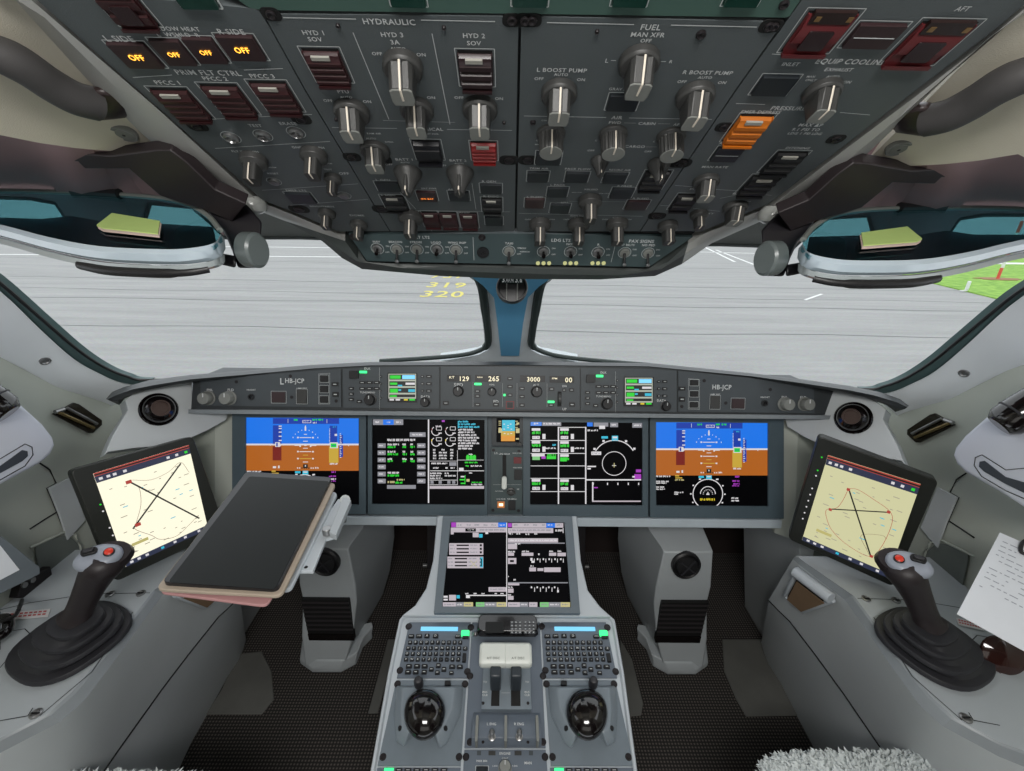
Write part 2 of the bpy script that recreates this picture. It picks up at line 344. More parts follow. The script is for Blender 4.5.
# centre post
T = mat('post_light_grey', (216, 224, 228), .4)
Bp, Tp = Vc((0, 1.40, .96)), Vc((0, .93, 1.53)); ax = (Tp-Bp).normalized(); PF = Fr(Bp, X, ax)
def pf(px, py, n=0): return PF.uv(px, py, n)
def polyp(mb, F, pts, n0, n1, M): mb.poly(F, [F.uv(x, y, n1) for x, y in pts], n0, n1, M)
g = MB()
left = [(455, 268), (469, 277), (481, 286), (488, 294), (490, 318), (491, 343), (488, 350), (478, 355), (455, 359), (440, 361)]
right = [(568, 268), (555, 277), (543, 287), (538, 294), (534, 318), (529, 343), (531, 350), (541, 355), (562, 359), (578, 362)]
loops = []
for (a, b) in zip(left, right):
    u0, v0 = pf(*a); u1, v1 = pf(*b); um = (u0+u1)/2; hw = (u1-u0)/2
    k = min(hw*.75, .045)
    loops.append([PF.pt(u0, v0, -.03), PF.pt(u0, v0, 0), PF.pt(um-k*.72, (v0+v1)/2, .02), PF.pt(um+k*.72, (v0+v1)/2, .02), PF.pt(u1, v1, 0), PF.pt(u1, v1, -.03)])
g.loft(loops, T)
pc = build('trim_7', g, kind='structure')
g = MB(); bp = [(466, 266), (470, 277), (483, 287), (494, 299), (497.5, 325), (501, 357), (519, 357), (523, 325), (528, 299), (539, 288), (553, 278), (557, 266)]
g.poly(PF, [PF.uv(x, y, .03) for x, y in bp], .012, .026, BLUEP)
build('trim_8', g, kind='structure')
g = MB(); SEALC = mat('seal_dark_green', (52, 62, 60), .45)
ls = smoothpath([PF.pt(*pf(x, y, .008), .008) for x, y in [(476, 272), (482, 288), (485, 310), (488, 335), (487, 345), (478, 351), (462, 355), (430, 358), (380, 361)]], 4)
rs = smoothpath([PF.pt(*pf(x, y, .008), .008) for x, y in [(546, 272), (540, 288), (536, 310), (532, 335), (532, 345), (541, 351), (558, 356), (590, 360), (650, 365)]], 4)
g.tube(ls, [.012]*9+[.011]*9+[.007]*(len(ls)-18), SEALC, 8); g.tube(rs, [.012]*9+[.011]*9+[.007]*(len(rs)-18), SEALC, 8)
build('trim_9', g, kind='structure')
# ================================================================== GLARESHIELD
def gp(px, py, n=0): return GS.pt(*GS.uv(px, py, n), n)
topo = [(106, 399), (112, 392), (124, 387), (150, 380), (190, 375), (250, 370), (310, 365), (370, 362), (512, 361.5), (650, 363), (700, 368), (750, 373), (800, 379), (850, 386), (880, 392), (900, 399), (909, 406)]
inn = [(110, 401), (118, 397), (135, 391), (155, 387), (192, 381), (250, 376), (315, 370), (372, 367), (512, 366.5), (648, 368), (700, 373), (752, 378), (802, 385), (848, 392), (872, 397), (895, 404), (905, 409)]
t = thing('glareshield', 'long dark grey glareshield shelf across the cockpit below the windshield', 'glareshield', Vc((0, 1.2, 1.0)))
g = MB(); loops = []
for i, ((x0, y0), (x1, y1)) in enumerate(zip(topo, inn)):
    f = abs(x0-510)/400; dd = 1.235-.13*max(0, f-.6)/.4
    a = P(x0, y0, dd+.02); b = P(x1, y1, dd-.055); m1 = P((x0+x1)/2, (y0*2+y1)/3-.5, dd-.02)
    loops.append([a, m1, b+Vc((0, -.004, .006)), b, b+Vc((0, .02, -.008)), a+Vc((0, .03, -.03))])
g.loft(loops, GLARE); build('hood', g, t, bev=0, sharp=50)
g = MB()
fpo = [(192, 379.5), (250, 374.5), (315, 369), (372, 366), (512, 365.5), (648, 367), (700, 371.5), (752, 376.5), (836, 386.5), (838, 415), (512, 411.5), (190, 409.5)]
g.poly(GS, [GS.uv(x, y) for x, y in fpo], -.10, -.004, GLARE)
build('body', g, t)
g = MB()
for x0, x1 in ((190, 300), (300, 512), (512, 720), (720, 838)):
    yy = lambda x: 409.2+(x-190)/648*6
    g.poly(GS, [GS.uv(x0, yy(x0)+4), GS.uv(x1, yy(x1)+4), GS.uv(x1, yy(x1)), GS.uv(x0, yy(x0))], -.09, .006, mat('ledge_grey', (128, 134, 138), .3, bump=.1))
build('lower_lip', g, t)
# dashboard shelf forward of the hood down to windshield base
g = MB(); g.prism([(-1.0, 1.17, .925), (1.0, 1.17, .925), (1.05, 1.6, .86), (-1.05, 1.6, .86)], (0, 0, -.03), GLARE)

build('shelf', g, t)
# side cheeks with air vents
def cheek():
    t = thing('air_vent_pod', 'grey curved pod with round black air vent beside the left end of the glareshield', 'air vent', P(160, 430, 1.1))
    g = MB(); a, b, c = P(192, 380, 1.185), P(194, 412, 1.175), P(112, 430, 1.05); pl = plane3(a, b, c)
    px = [(192, 381), (192, 412), (229, 411.5), (226, 420), (208, 430), (186, 440), (160, 446), (135, 448), (108, 452), (104, 456), (113, 435), (128, 410), (125, 400), (135, 392), (150, 387), (170, 384)]
    front = [hit(x, y, *pl) for x, y in px]; front = front
    n = pl[1] if pl[1].y > 0 else -pl[1]
    g.loft([front, [p+n*.012+Vc((0, 0, -.0)) for p in front], [p+n*.07+Vc((.0, 0, .0)) for p in front]], MID); build('housing', g, t, bev=.006, seg=3)
    cc = hit(158.5, 409.5, *pl); F = Fr(cc, X, Z); F = Fr(cc, n.cross(Z), n.cross(Z).cross(n)*-1)
    if F.N.dot(CAM-cc) < 0: F = Fr(cc, -F.U, F.V)
    g = MB(); g.lathe(F, 0, 0, [(.040, -.01), (.040, .003), (.037, .006), (.034, .003), (.033, .012), (.027, .020), (.019, .024), (.017, .020), (.010, .018), (0, .018)], GLOSSB, 32); build('vent_nozzle', g, t)
    g = MB(); g.lathe(F, 0, 0, [(.0195, .020), (.0195, .0255), (.0165, .0255), (.0160, .019)], mat('vent_ring_brown', (70, 54, 48), .35), 28); build('vent_ring', g, t)
    return t
c = cheek(); pair(c, 'grey curved pod with round black air vent beside the right end of the glareshield')
# ================================================================== SIDE LINING
WX = -1.06
def wx(px, py): return onx(px, py, WX)
g = MB()
up = [wsl(x, y, .03) for x, y in [(-60, 248), (0, 291), (42, 331), (75, 360), (100, 374), (118, 382), (136, 386)]]
lo = [wx(-60, 336), wx(0, 357), wx(30, 372), wx(57, 387), wx(85, 396), wx(103, 402), wx(112, 406)]
midp = [a*.5+b*.5+Vc((.012, 0, .006)) for a, b in zip(up, lo)]
up = smoothpath(up, 4); lo = smoothpath(lo, 4); midp = smoothpath(midp, 4)
g.loft([[a, m_, b, b+Vc((-.06, 0, -.02)), a+Vc((-.05, .04, 0))] for a, m_, b in zip(up, midp, lo)], SILLM)
F = Fr(midp[10], Y, Z); s_ = hit(45, 361, midp[8], (midp[12]-midp[4]).cross(lo[8]-up[8])); nn = (midp[12]-midp[4]).cross(lo[8]-up[8]).normalized(); nn = nn if nn.dot(CAM-s_) > 0 else -nn
F = Fr(s_, nn.cross(Z), nn.cross(nn.cross(Z))); F = F if F.N.dot(nn) > 0 else Fr(s_, -F.U, F.V)
g.lathe(F, 0, 0, [(.010, -.004), (.010, .002), (.007, .003), (.005, .001), (0, .001)], STEEL, 16)
q = build('trim_10', g, kind='structure'); q2 = pair(q, None); q2.name = 'trim_11'
g = MB()
# side wall with a recess well below the tablet
wpz = [wx(-90, 325), wx(0, 357), wx(57, 387), wx(103, 402)]
g.prism([Vc((WX, .0, .0)), Vc((WX, .0, 1.20)), wx(-30, 346), wx(0, 357), wx(57, 387), wx(103, 402), Vc((WX, 1.20, .97)), Vc((WX, 1.35, .86)), Vc((WX, 1.35, 0))], (-.05, 0, 0), WALLM)
# cheek wall between panel end and side wall
CH = [Vc((-.745, 1.12, .02)), Vc((-.745, 1.05, 1.0)), Vc((WX-.01, .99, 1.0)), Vc((WX-.01, 1.05, .02))]
q = build('wall_left', g, kind='structure'); q2 = pair(q, None); q2.name = 'wall_right'
g = MB(); 
cl = [MP.pt(*MP.uv(236, 405, -.03), -.03), MP.pt(*MP.uv(236, 528, -.03), -.03)]
c0, c1 = cl; g.loft([[c0, c1, c1+Vc((0, .03, 0)), c0+Vc((0, .03, 0))], [c0+Vc((-.04, -.03, 0)), c1+Vc((-.04, -.03, 0)), c1+Vc((-.04, .0, 0)), c0+Vc((-.04, 0, 0))], [Vc((-.92, 1.10, c0.z)), Vc((-.92, 1.06, c1.z)), Vc((-.92, 1.14, c1.z)), Vc((-.92, 1.14, c0.z))], [Vc((WX, 1.24, c0.z)), Vc((WX, 1.14, c1.z)), Vc((WX, 1.26, c1.z)), Vc((WX, 1.28, c0.z))]], WALLM)
g.loft([[Vc((-.80, 1.3, c1.z)), Vc((-.80, 1.33, c1.z)), Vc((-.93, 1.33, 0)), Vc((-.93, 1.3, 0))], [Vc((-.80, 1.0, c1.z)), Vc((-.84, 1.0, c1.z)), Vc((-.96, 1.0, 0)), Vc((-.93, 1.0, 0))]], MID)
q = build('trim_12', g, kind='structure'); q2 = pair(q, None); q2.name = 'trim_13'
# floor and footwell
m = D.materials.new('ribbed_carpet'); m.use_nodes = True; nt = m.node_tree; b = nt.nodes['Principled BSDF']; b.inputs['Roughness'].default_value = .95
tc = nt.nodes.new('ShaderNodeTexCoord'); wv = nt.nodes.new('ShaderNodeTexWave'); wv.bands_direction = 'Y'; wv.inputs['Scale'].default_value = 34; wv.inputs['Distortion'].default_value = .6; wv.inputs['Detail'].default_value = 2
w2_ = nt.nodes.new('ShaderNodeTexWave'); w2_.bands_direction = 'X'; w2_.inputs['Scale'].default_value = 34; w2_.inputs['Distortion'].default_value = .5
mu = nt.nodes.new('ShaderNodeMath'); mu.operation = 'MULTIPLY'
cr = nt.nodes.new('ShaderNodeValToRGB'); cr.color_ramp.elements[0].color = (.016, .014, .013, 1); cr.color_ramp.elements[1].color = (.115, .10, .088, 1); cr.color_ramp.elements[0].position = .15; cr.color_ramp.elements[1].position = .8
L = nt.links.new; L(tc.outputs['Object'], wv.inputs['Vector']); L(tc.outputs['Object'], w2_.inputs['Vector']); L(wv.outputs['Fac'], mu.inputs[0]); L(w2_.outputs['Fac'], mu.inputs[1]); L(mu.outputs[0], cr.inputs['Fac']); L(cr.outputs['Color'], b.inputs['Base Color'])
CARPET = m
g = MB(); g.prism([(-1.1, -.3, 0), (1.1, -.3, 0), (1.1, 1.9, 0), (-1.1, 1.9, 0)], (0, 0, -.04), CARPET); build('floor', g, kind='structure')
BROWN = mat('footwell_dark_brown', (44, 34, 32), .8)
g = MB(); g.prism([(-1.1, 1.62, 0), (1.1, 1.62, 0), (1.1, 1.62, .78), (-1.1, 1.62, .78)], (0, .03, 0), BROWN)
for s in (-1, 1): g.prism([(s*1.09, .95, 0), (s*1.09, 1.62, 0), (s*1.09, 1.62, .78), (s*1.09, .95, .85)], (s*.02, 0, 0), BROWN)
build('wall_front', g, kind='structure')
# grey foot plates
FP = mat('scuffed_heel_plate', (98, 98, 94), .6, var=.35, sc=7)
def plate(pts, lab):
    g = MB(); g.prism([onz(x, y, .001) for x, y in pts], (0, 0, .005), FP); return build('heel_plate', g, label=lab, cat='floor plate', bev=.003)
plate([(236, 655), (262, 652), (272, 672), (274, 700), (262, 715), (206, 715), (222, 690)], 'scuffed grey heel plate on the carpet beside the left console')
plate([(388, 640), (398, 640), (378, 714), (368, 714), (372, 700)], 'narrow grey heel plate on the carpet left of the pedestal')
plate([(722, 640), (770, 640), (800, 690), (806, 716), (746, 717), (736, 700), (724, 672)], 'scuffed grey heel plate on the carpet beside the right console')
plate([(620, 640), (632, 660), (643, 704), (641, 716), (630, 717), (622, 690)], 'narrow grey heel plate on the carpet right of the pedestal')
# ================================================================== OVERHEAD
# parts on a panel; every helper takes pixel centre + pixel size and converts to metres in the panel plane
def rad(F, px, py, rp): return abs(F.uv(px+rp, py)[0]-F.uv(px-rp, py)[0])/2
def legend_add(mb, F, items, dark=None):
    for it in items: mb.ptext(F, *it)
def bar_knob(F, px, py, rp, h, par, kind='bar', ang=0, M=None, ML=None):
    r = rad(F, px, py, rp); u, v = F.uv(px, py); K = F.rot(u, v, radians(ang)); M = M or KNOB; ML = ML or KNOBL
    g = MB(); h = h*r
    if kind == 'bar':
        g.lathe(K, 0, 0, [(r, 0), (r, .22*h), (.9*r, .3*h), (.55*r, .34*h)], M, 24)
        q = [(-.52*r, -.80*r), (.52*r, -.80*r), (.62*r, -.5*r), (.6*r, .6*r), (.42*r, .9*r), (-.42*r, .9*r), (-.6*r, .6*r), (-.62*r, -.5*r)]
        sq_ = lambda y, f: y if y < 0 else y*(1-.62*f)
        g.loft([[K.pt(x, y, .1*h) for x, y in q], [K.pt(x*.98, sq_(y, .5), .55*h) for x, y in q], [K.pt(x*.95, sq_(y, .95)*.97, .96*h) for x, y in q]], M)
        g.loft([[K.pt(x*.95, sq_(y, .95)*.97, .96*h) for x, y in q], [K.pt(x*.9, sq_(y, 1)*.92, h) for x, y in q]], ML)
        yy = .9*r; y2 = yy*.40
    elif kind == 'cone':
        g.lathe(K, 0, 0, [(r, 0), (r, .1*h), (.92*r, .2*h), (.6*r, .55*h), (.42*r, .8*h), (.34*r, h)], M, 28)
        g.rbox(K, -.14*r, .14*r, -.55*r, .80*r, .15*h, h*1.02, M, .1*r, .85)
        yy = .68*r; y2 = yy
    elif kind == 'flute':
        L = []
        for rr, n in ((1, 0), (1, .12), (.82, .2), (.80, .9), (.74, 1.0)):
            fl = .06 if .15 < n < .95 else 0
            L.append([K.pt(rr*r*(1+fl*(-1)**i)*cos(2*pi*i/36), rr*r*(1+fl*(-1)**i)*sin(2*pi*i/36), n*h) for i in range(36)])
        g.loft(L, M, cap=False); g.cyl(K, 0, 0, .97*h, 1.0*h, .8*r, .76*r, ML, 36)
        yy = .84*r; y2 = .78*r
    elif kind == 'small':
        g.lathe(K, 0, 0, [(r, 0), (r, .25*h), (.75*r, .35*h), (.62*r, .4*h)], M, 20)
        g.rbox(K, -.5*r, .5*r, -.62*r, .62*r, .3*h, h, M, .2*r, .95); yy = .63*r; y2 = yy*.97
    pw = .055*r
    def strip_(x0, x1, dd, m_): g.loft([[K.pt(x, y, n_) for x in (x0, x1)]+[K.pt(x, y-.06*r, n_) for x in (x1, x0)] for y, n_ in ((yy+dd, .22*h), ((yy+y2)/2+dd+.01*r, .6*h), (y2+dd, h*1.005))], m_)
    strip_(-pw, pw, .035*r, CREAM); strip_(pw, pw*2.4, .030*r, BLACK); g.box(K, -pw, pw, y2-.75*r, y2+.02*r, h*.99, h*1.02, CREAM)
    return build('rotary_knob', g, par, bev=.0006, seg=2)
def outline(mb, F, px, py, w, h, lw=.0008, m=None):
    u0, u1, v0, v1 = F.rect(px, py, w, h); mb.path(F, [(u0, v0), (u1, v0), (u1, v1), (u0, v1)], lw, .0006, m or LINE, True); return u0, u1, v0, v1
def pba(F, px, py, w, h, par, M=None, lit=None, dbl=False):
    g = MB(); u0, u1, v0, v1 = outline(g, F, px, py, w, h); e = (u1-u0)*.05
    g.rbox(F, u0+e, u1-e, v0+e, v1-e, -.001, .0035, M or BTN, .001)
    if dbl: g.box(F, u0+2*e, u1-2*e, (v0+v1)/2-.0004, (v0+v1)/2+.0004, .0035, .0038, LINE)
    if lit: g.text(F, lit[0], (u0+u1)/2+(u1-u0)*lit[3], (v0+v1)/2+(v1-v0)*lit[4], (u1-u0)*lit[1], .0042, lit[2], lit[5] if len(lit) > 5 else 1.2)
    return build('push_button', g, par, bev=.0004, seg=1)
def guard(F, px, py, w, h, par, M=None, ribs=4, lift=.012, bar=True):
    lift *= .7
    g = MB(); u0, u1, v0, v1 = outline(g, F, px, py, w, h); e = (u1-u0)*.06; W = u1-u0; H = v1-v0
    g.frect(F, u0+e, u1-e, v0+e*.5, v1-e, .0003, SLOT)
    a, b = u0+e*1.5, u1-e*1.5
    prof = [(v1-.12*H, .001), (v1-.16*H, lift*.6), (v1-.3*H, lift*.8)]
    for i in range(ribs):
        y0 = v1-.3*H-(.7*H)*i/ribs; y1 = v1-.3*H-(.7*H)*(i+1)/ribs
        prof += [(y0-.02*H, lift*.95), (y0-(y0-y1)*.55, lift*.95), (y0-(y0-y1)*.6, lift*.55), (y1+.02*H, lift*.55)]
    prof += [(v0+e, lift*1.15), (v0-e*.3, lift*1.2), (v0-e*.3, lift*.2), (v1-.12*H, .0005)]
    g.loft([[F.pt(a, v, n) for v, n in prof], [F.pt(b, v, n) for v, n in prof]], M or MAROON)
    for x in (a-.0012, b+.0002): g.box(F, x, x+.001, v0+.1*H, v1-.1*H, .0005, lift*.6, M or MAROON)
    if M is REDG2 or (ribs == 2 and not bar): g.rbox(F, a+.18*W, b-.18*W, v0+.16*H, v0+.60*H, lift*.5, lift*1.0+.0008, mat('guard_window_dark', (44, 28, 30), .25), .002); g.box(F, a+.05*W, b-.05*W, v1-.26*H, v1-.02*H, lift*.2, lift*.95, mat('guard_hinge_dark', (38, 24, 22), .35)); [g.box(F, a+k_*W, a+(k_+.09)*W, v1-.20*H, v1-.10*H, lift*.9, lift*1.05, mat('hinge_clip_brass', (150, 120, 80), .3, .6)) for k_ in (.12, .68)]
    if bar: g.box(F, a+.16*W, b-.22*W, v1-.24*H, v1-.15*H, lift*.6, lift*.92, LBAR)
    return build('guarded_switch', g, par)
def screw(mb, F, px, py, rp, tab=None):
    r = rad(F, px, py, rp); u, v = F.uv(px, py)
    if tab:
        r2 = r*1.5; mb.rbox(F, u-r2*tab, u+r2*tab, v-r2, v+r2, -.001, .0004, SLOT, r2*.8)
    mb.lathe(F, u, v, [(r, 0), (r, .0016), (.75*r, .0022), (.3*r, .0012), (0, .0012)], DARK, 14)
def plate_(F, pts, par, name='face_plate', M=None, n0=-.006, inset=0):
    g = MB(); uv = [F.uv(x, y) for x, y in pts]; cu = sum(q[0] for q in uv)/len(uv); cv = sum(q[1] for q in uv)/len(uv)
    k = 1
    g.poly(F, uv, n0, 0, M or PANEL); return g
def shrink(F, pts, d):
    # move each edge inward by d metres in the panel plane
    uv = [F.uv(*p) for p in pts]; n = len(uv); A = sum(uv[i][0]*uv[(i+1) % n][1]-uv[(i+1) % n][0]*uv[i][1] for i in range(n)); s = 1 if A > 0 else -1; L = []
    for i in range(n):
        (x0, y0), (x1, y1) = uv[i], uv[(i+1) % n]; dx, dy = x1-x0, y1-y0; l = sqrt(dx*dx+dy*dy); nx, ny = -dy/l*s, dx/l*s; L.append((x0+nx*d, y0+ny*d, dx, dy))
    out = []
    for i in range(n):
        x0, y0, dx0, dy0 = L[i-1]; x1, y1, dx1, dy1 = L[i]; dt = dx0*dy1-dy0*dx1
        if abs(dt) < 1e-12: out.append((x1, y1)); continue
        t = ((x1-x0)*dy1-(y1-y0)*dx1)/dt; out.append((x0+dx0*t, y0+dy0*t))
    return out
def module(F, pts, name, label, M=None, gap=.0008):
    c = F.pt(*F.uv(sum(p[0] for p in pts)/len(pts), sum(p[1] for p in pts)/len(pts)))
    t = thing(name, label, 'control panel', c)
    g = MB(); g.poly(F, shrink(F, pts, gap), -.008, 0, M or PANEL); return t, g
# polygon boundaries (pixels on the overhead plane)
Lpoly = [(20, -14), (199, -14), (268, 23), (305, 90), (390, 231), (342, 231), (300, 214), (262, 200), (80, 39)]
Lpoly = [(36-17, -15), (256, 8), (262, 13), (305, 90), (390, 231.5), (338, 231.5), (300, 215), (262, 200)]
Cl = [(262, 13), (519.5, 15.5), (515, 231.5), (390, 231.5), (305, 90)]
Cr = [(520.5, 15.5), (785, 21), (736, 90), (640, 231.5), (516, 231.5)]
Rpoly = [(786, 21), (812, -15), (1048, -15), (1000, 26), (825, 161), (769, 204), (702, 231.5), (640, 231.5), (736, 90)]
TopS = [(200, -25), (250, 9), (262, 11), (785, 18.5), (790, 17), (818, -25)]
# housing: rim loft all round
t = OHC = thing('overhead_console', 'large grey overhead console hanging above the windshield, holding the switch panels', 'overhead console', OH.pt(0, 0))
g = MB()
inner = [(19, -15), (262, 200), (300, 215), (338, 231.5), (347, 234), (368, 262.5), (512, 265.5), (649, 269), (690, 240), (702, 231.5), (769, 204), (825, 161), (1000, 26), (1048, -15)]
rim_in = [(14, -15), (80, 42), (160, 111), (258, 201), (298, 217), (335, 233), (345, 241), (358, 259), (372, 264.5), (440, 267), (512, 268), (600, 270), (646, 271), (668, 262), (688, 244), (704, 234), (772, 206), (830, 161), (915, 97), (1003, 29), (1052, -15)]
rim_out = [(-14, -15), (14, 0), (100, 86), (157, 149), (205, 184), (241, 204), (280, 218), (320, 238), (338, 252), (352, 264), (380, 272), (512, 279), (640, 278.5), (664, 274), (686, 262), (700, 240), (745, 224), (815, 196), (862, 160), (960, 58), (1062, -15)]
# resample both to the same count
def resamp(pl, n):
    L = [0]
    for i in range(1, len(pl)): L.append(L[-1]+math.hypot(pl[i][0]-pl[i-1][0], pl[i][1]-pl[i-1][1]))
    out = []; j = 0
    for k in range(n):
        d = L[-1]*k/(n-1)
        while j < len(pl)-2 and L[j+1] < d: j += 1
        f = (d-L[j])/(L[j+1]-L[j]); out.append((pl[j][0]+(pl[j+1][0]-pl[j][0])*f, pl[j][1]+(pl[j+1][1]-pl[j][1])*f))
    return out
ro = [(-28, -15), (8, -8), (84, 76), (140, 132), (196, 180), (241, 204), (285, 221), (322, 241), (342, 258), (362, 269), (440, 276), (512, 279), (600, 279.5), (655, 276), (682, 264), (712, 243), (775, 215), (826, 192), (885, 137), (985, 40), (1075, -20)]
ri = rim_in
loops = []
for i, (a, b) in enumerate(zip(ri, ro)):
    F = OL if 6 <= i <= 14 else OH
    def q(p, n): return F.pt(*F.uv(*p, n), n)
    m_ = ((a[0]+b[0])/2, (a[1]+b[1])/2)
    A = q(a, -.004); A2 = q(a, .003); M_ = q(m_, .0045); B = q(b, -.006 if F is OL else -.012)
    back = B + (OH.N*-.10 if F is OH else OH.N*-.10)
    loops.append([A, A2, M_, B, back, A+OH.N*-.10])
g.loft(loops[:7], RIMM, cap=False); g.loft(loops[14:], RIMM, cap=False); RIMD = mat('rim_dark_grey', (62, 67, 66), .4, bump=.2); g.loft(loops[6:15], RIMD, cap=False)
build('rim_moulding', g, t, sharp=30)
g = MB(); g.poly(OH, [OH.uv(*p) for p in [(0, -40), (262, 202), (338, 232), (702, 232), (771, 205), (1070, -40)]], -.12, -.006, SEAM)
g.poly(OL, [OL.uv(*p) for p in [(346, 233), (366, 264.5), (650, 270), (696, 234)]], -.05, -.006, SEAM)
build('backing_tray', g, t)
# ---- upper strip
t, g = module(OH, TopS, 'lighting_strip_panel', 'green-tinted panel strip along the top edge of the overhead console', mat('panel_green_tint', (70, 96, 88), .45, sc=8))
build('face_plate', g, t)
pba(OH, 196, -2, 40, 20, t, mat('glass_green_dark', (24, 56, 48), .2)); 
for x in (298, 420, 520, 632): 
    pba(OH, x+110 if x < 500 else x+110, -1, 38, 14, t, mat('glass_green_dark', (24, 56, 48), .2))
# ---- left column
t, g = module(OH, Lpoly, 'flight_control_panel', 'left column of the overhead with four lit amber OFF buttons above three maroon guards')
for s in ((197, 126), (301, 119), (382, 209), (299, 209)): screw(g, OH, *s, 5, 1.3)
build('face_plate', g, t)
OFF = ('OFF', .42, eAm, .02, .08, 1.3)
for x, y, w in ((136, 53.5, 40), (173.5, 50.5, 32), (205.5, 48.5, 32), (241.5, 46, 40)): pba(OH, x, y, w, 27, t, BTNB, lit=('OFF', .36, eAm, .02, .02, 1.2))
for x, y in ((181, 102), (229, 98), (276, 95)): guard(OH, x, y, 40, 32, t, MAROON, 4, .008)
guard(OH, 122, 4, 46, 44, t, MAROON, 2, .007, False); pba(OH, 196, -2, 42, 18, t, mat('glass_green_dark', (24, 56, 48), .2))
g = MB()
g.ptext(OH, 'WINDOW HEAT', 172, 28, 54); g.ptext(OH, 'L SIDE', 119, 38, 28); g.ptext(OH, 'L  WSHLD  R', 178, 34, 42); g.ptext(OH, 'R SIDE', 231, 31, 26)
g.ptext(OH, 'PRIM FLT CTRL', 208, 72, 64); g.pline(OH, 133, 77, 172, 74.5); g.pline(OH, 244, 69.5, 283, 68)
g.ptext(OH, 'PFCC 1', 167, 82, 24); g.ptext(OH, 'PFCC 2', 215, 78, 24); g.ptext(OH, 'PFCC 3', 262, 75.5, 24)
g.pline(OH, 186, 120, 238, 117.5); g.pline(OH, 256, 116.5, 312, 114); g.ptext(OH, 'CVR', 248, 118, 14)
g.ptext(OH, 'TEST', 255, 125, 13); g.ptext(OH, 'ERASE', 288, 123, 17); g.pline(OH, 215, 148, 330, 141)
g.ptext(OH, 'FLT INTERPH', 245, 151, 26); g.ptext(OH, 'GND INTERPH', 308, 147, 32); g.ptext(OH, 'NORM', 272, 167, 8); g.ptext(OH, 'RESET', 273, 173, 11)
g.pline(OH, 262, 190, 358, 183.5); g.ptext(OH, 'EMER LTS', 296, 190, 20); g.pline(OH, 290, 205, 368, 199); g.ptext(OH, 'BRIGHTNESS', 322, 206, 24); g.ptext(OH, 'DOME', 357, 215, 14)
g.ptext(OH, 'NORM', 328, 163, 8); g.ptext(OH, 'TEST', 328, 169, 8); g.ptext(OH, 'OFF', 344, 173, 10)
build('lettering', g, t)
for x, y in ((231, 137), (263, 135), (296, 132)):
    g = MB(); r = rad(OH, x, y, 7); u, v = OH.uv(x, y); g.arc(OH, u, v, r*1.25, 0, 360, .0007, .0006, LINE, 28); g.lathe(OH, u, v, [(r, 0), (r, .003), (.7*r, .004), (.6*r, .0015), (.3*r, .0015), (.25*r, .004 if x > 240 else .001), (0, .004 if x > 240 else .001)], STEEL, 20); build('push_button', g, t)
for x, y in ((274, 181), (344, 195)):
    g = MB(); r = rad(OH, x, y, 5); u, v = OH.uv(x, y); g.arc(OH, u, v, r*1.35, 0, 360, .0006, .0006, LINE, 24); g.lathe(OH, u, v, [(r, 0), (r, .003), (.6*r, .004), (0, .003)], STEEL, 16); build('push_button', g, t)
bar_knob(OH, 254, 158, 13, 2.0, t, 'small'); bar_knob(OH, 314, 153, 13, 2.0, t, 'small')
bar_knob(OH, 333, 177, 8.5, 2.2, t, 'small'); bar_knob(OH, 327, 212, 8.5, 2.0, t, 'small'); bar_knob(OH, 359, 223, 8.5, 2.0, t, 'small')
pba(OH, 301, 197, 27, 11, t)
# ---- hydraulic / electrical panel
t, g = module(OH, Cl, 'hydraulic_panel', 'overhead panel left of the centre seam, marked HYDRAULIC, with a red guard below')
for s in ((271, 14, 0), (512, 20, 0), (382, 160, 0), (509, 160, 0)): screw(g, OH, s[0], s[1], 5, 1.3)
screw(g, OH, 338, 25, 2.2); screw(g, OH, 444, 27, 2.2); screw(g, OH, 336, 119, 1.8); screw(g, OH, 504, 122, 1.8); screw(g, OH, 352, 157, 4.5, 1.3)
build('face_plate', g, t)
guard(OH, 327, 64, 40, 36, t, MAROON, 4, .009); guard(OH, 476, 67, 38, 38, t, mat('black_maroon_guard', (40, 24, 26), .35), 3, .010)
guard(OH, 428, 149, 30, 21, t, mat('black_guard', (26, 26, 30), .35), 1, .012, False); guard(OH, 484, 150, 28, 20, t, REDG, 4, .009)
bar_knob(OH, 403, 64, 20, 1.7, t); bar_knob(OH, 352, 110, 17.5, 1.55, t); bar_knob(OH, 417, 108, 16.5, 1.55, t); bar_knob(OH, 480, 107, 17.5, 1.55, t)
bar_knob(OH, 375, 149, 14.5, 1.4, t); bar_knob(OH, 408, 172, 14, 1.7, t, 'cone'); bar_knob(OH, 460, 172, 14, 1.7, t, 'cone')
pba(OH, 388, 185.5, 25, 10, t); pba(OH, 427, 195, 21, 10.5, t, BTNB, lit=('ON BAT', .6, eAm2, 0, -.1, 1)); pba(OH, 459, 195, 22, 10, t); pba(OH, 491, 187.5, 23, 10, t)
guard(OH, 395, 202, 25, 16, t, BLACK, 2, .007); guard(OH, 492, 204, 22, 15, t, BLACK, 2, .007)
guard(OH, 431, 218.5, 19, 16, t, MAROON, 1, .007); guard(OH, 449, 219, 19, 16, t, MAROON, 1, .007); guard(OH, 469, 219.5, 19, 16, t, MAROON, 1, .007); pba(OH, 494, 220, 19, 9, t)
bar_knob(OH, 411, 215, 12, 1.9, t, 'small'); 
g = MB()
g.ptext(OH, 'HYDRAULIC', 389, 21, 52); g.pline(OH, 283, 17, 356, 18.5, .0009); g.pline(OH, 421, 19.5, 495, 21, .0009)
g.ptext(OH, 'HYD 1', 313, 32, 21); g.ptext(OH, 'SOV', 315, 38.5, 14); g.ptext(OH, 'HYD 3', 392, 34, 22); g.ptext(OH, '3A', 395, 41.5, 9); g.ptext(OH, 'AUTO', 398, 48, 15); g.ptext(OH, 'OFF', 377, 53, 10); g.ptext(OH, 'ON', 421, 54, 9)
